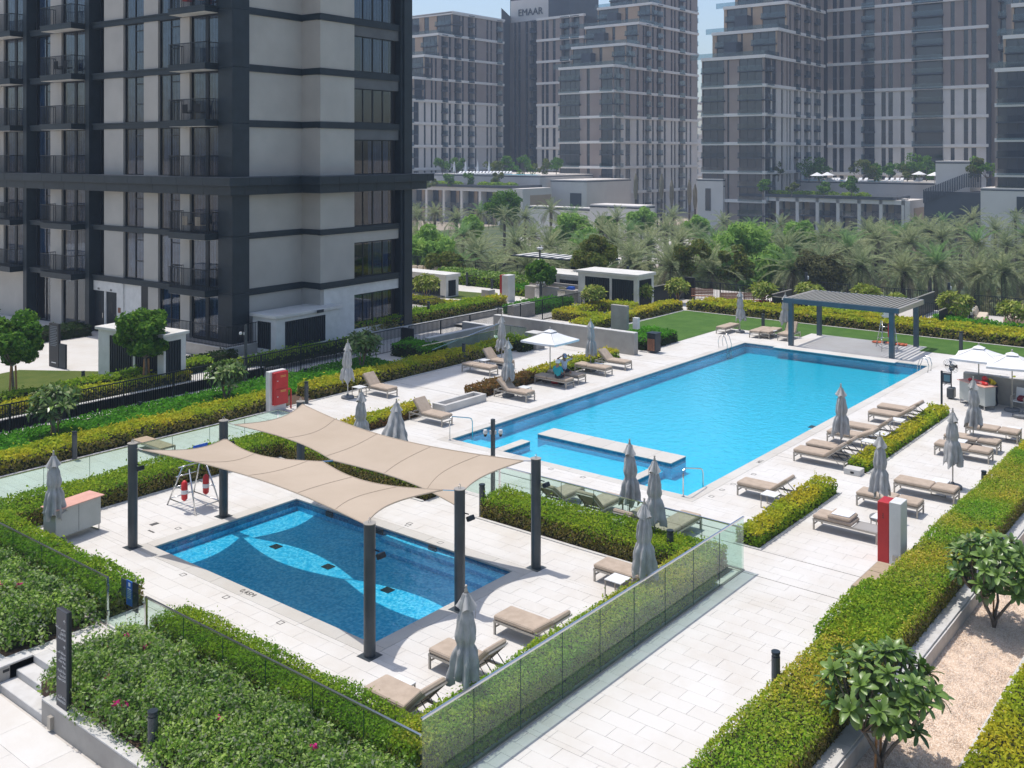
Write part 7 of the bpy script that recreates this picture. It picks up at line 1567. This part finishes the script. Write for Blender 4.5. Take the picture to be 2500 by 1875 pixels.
for i,(px,yt,D,R) in enumerate(((1052,447,245,1.5),(1095,440,245,1.7),(1145,440,245,1.6),(1217,437,245,1.7),(1080,402,258,2.2),(1115,405,258,2.1),(1210,412,258,2.6),(1240,405,258,2.2),(1280,408,258,2.6),(1325,408,258,2.2),(1358,408,258,2.4),
    (1863,456,206,1.5),(1933,458,206,1.5),(2010,458,206,1.3),(2078,454,206,1.9),(1900,415,224,1.8),(1975,412,224,3.),(2000,415,224,2.6),(2112,415,224,2.6),(2135,422,224,2.2),(2177,418,224,2.),(2215,425,224,2.2),(2232,408,224,2.6),(2262,412,224,3.),(2388,415,190,2.),(2410,412,190,2.6))):
    x, y = AtD(px,D); z = Zd(yt,D); zb2 = (za+.5 if (px < 1300 and D == 245) else zb_+.5 if D == 206 else pd1[4] if px < 1400 else pd2[4] if px < 2300 else pd5[4]-4); tree('roof_tree', f'{ordw(i) if i < 24 else ("last but one" if i == 24 else "last")} small roof garden tree counted along the far terraces', x, y, min(zb2,z-.6), max(1.2,z-min(zb2,z-.6)+R), R, 'tree' if i % 3 else 'treey', 900, .32, 600+i, 10, trunk=.12, group='roof garden trees')
k = 0
for px,py,D in ((1995,427,215),(2020,426,215),(2244,424,215),(2282,426,200)):
    x, y = AtD(px,D); z = pd2[4]; t = thing('open_umbrella', ('left','second','third','right')[k]+' of the distant pale parasols on the far terrace', 'umbrella', (x,y,z)); h = Zd(py-6,D)-z; MB().lathe([(1.6,h-.7),(.05,h)], n=8).build('canopy', M['umbw'], t); MB().cyl(0,0,0,h,.06,n=6).build('pole', M['alu'], t); k += 1
for px,py,D in ((1109,412,250),(1137,412,250),(1166,411,250),(1194,410,250)):
    x, y = AtD(px,D); t = thing('closed_umbrella', ('first','second','third','fourth')[(k-4)]+' distant closed parasol on the left tower terrace', 'umbrella', (x,y,pd1[4])); MB().lathe([(.1,.5),(.4,.9),(.12,3.2),(.02,3.4)], n=7).build('canopy', M['umbw'], t); MB().cyl(0,0,0,1,.06,n=6).build('pole', M['alu'], t); k += 1
fl2 = None
def farlounger(label, x, y, z):
    t = thing('sun_lounger', label, 'sun lounger', (x,y,z), group='distant white loungers on the far terraces'); MB().bbox(-1.0,1.0,-.35,.35,.2,.42,.05).build('cushion', M['umbw'], t); q = MB(); q.M = Matrix.Translation((.4,0,.4)) @ Matrix.Rotation(R_(-40),4,'Y'); q.bbox(0,.8,-.35,.35,0,.15,.04); q.M = None; q.build('backrest', M['umbw'], t)
for i in range(16): x, y = AtD(1113+i*8.2,247.6); farlounger(f'{ordw(i)} distant white lounger in the row on the left tower terrace', x+1, y, pd1[4])
for i,(px) in enumerate((2012,2019,2026,2033,2040,2062,2078,2094,2108,2158,2172,2185,2196,2234,2242)): x, y = AtD(px,214.6); farlounger(f'{ordw(i)} distant white lounger in the row on the right tower terrace', x+1, y, pd2[4])
g = MB(); g.box(pd1[1]+1,pd1[1]+3,pd1[2]+2,pd1[2]+22,pd1[4],pd1[4]+.05); g.box(pd2[1]+1,pd2[1]+3.5,pd2[2]+9,pd2[3]-25,pd2[4],pd2[4]+.05); struct('terrace_pool', g, M['mosm'])
# park paths, terrace and low walls seen through the palms
def pk(name, pts, z, mat, **k): g = MB(); g.add([(*AtD(px,D),z) for px,D in pts], [tuple(range(len(pts)))]); return struct(name, g, M[mat])
pk('park_path', [(900,120),(1300,118),(1560,122),(1560,130),(1300,128),(900,131)], -5.9, 'tw_w'); pk('park_path', [(1400,150),(1700,150),(1700,200),(1250,200)], -5.9, 'tw_w'); pk('park_sand', [(1450,128),(1650,128),(1650,150),(1450,150)], -5.88, 'sand'); pk('road', [(1600,205),(3000,205),(3000,225),(1600,225)], -5.9, 'asphalt')
w5 = podium('curved pale park terrace wall in the middle of the park', 1440, 1560, 165, 468+35, mat='tw_w', dep=5, nm='park_wall'); w6 = podium('long low pale wall at the rear of the park', 1290, 1440, 176, 508, mat='tw_w', dep=2, nm='park_wall')
for i in range(24):
    x, y = AtD(1435+i*8.5, 186); t = thing('street_bollard', f'{ordw(i)} small black street bollard beyond the park terrace', 'bollard', (x,y,-6), group='black street bollards beyond the park'); MB().cyl(0,0,0,Zd(530,186)+6.9,.14,n=6).build('body', M['black'], t)
x, y = AtD(1450,196); t = thing('barrier', 'small orange road barrier in front of the middle tower', 'barrier', (x,y,-6)); MB().bbox(-.4,.4,-1.2,1.2,0.3,2.0,.1).build('body', M['orange'], t); MB().box(-.3,.3,-1.3,-1.1,0,2.2).build('foot', M['letter'], t)
# ================================================================== HAZE
g = MB(); g.box(-45,700,-45,700,-7.2,75)
m = M['haze'] = bpy.data.materials.new('haze'); m.use_nodes = True; m.node_tree.nodes.clear(); out = N(m,'ShaderNodeOutputMaterial'); pv = N(m,'ShaderNodeVolumePrincipled')
pv.inputs['Color'].default_value = (.66,.80,1.,1); pv.inputs['Density'].default_value = .0006; pv.inputs['Anisotropy'].default_value = 0.; L(m, pv.outputs[0], out.inputs['Volume'])
hz_ = g.build('haze', m, kind='stuff')
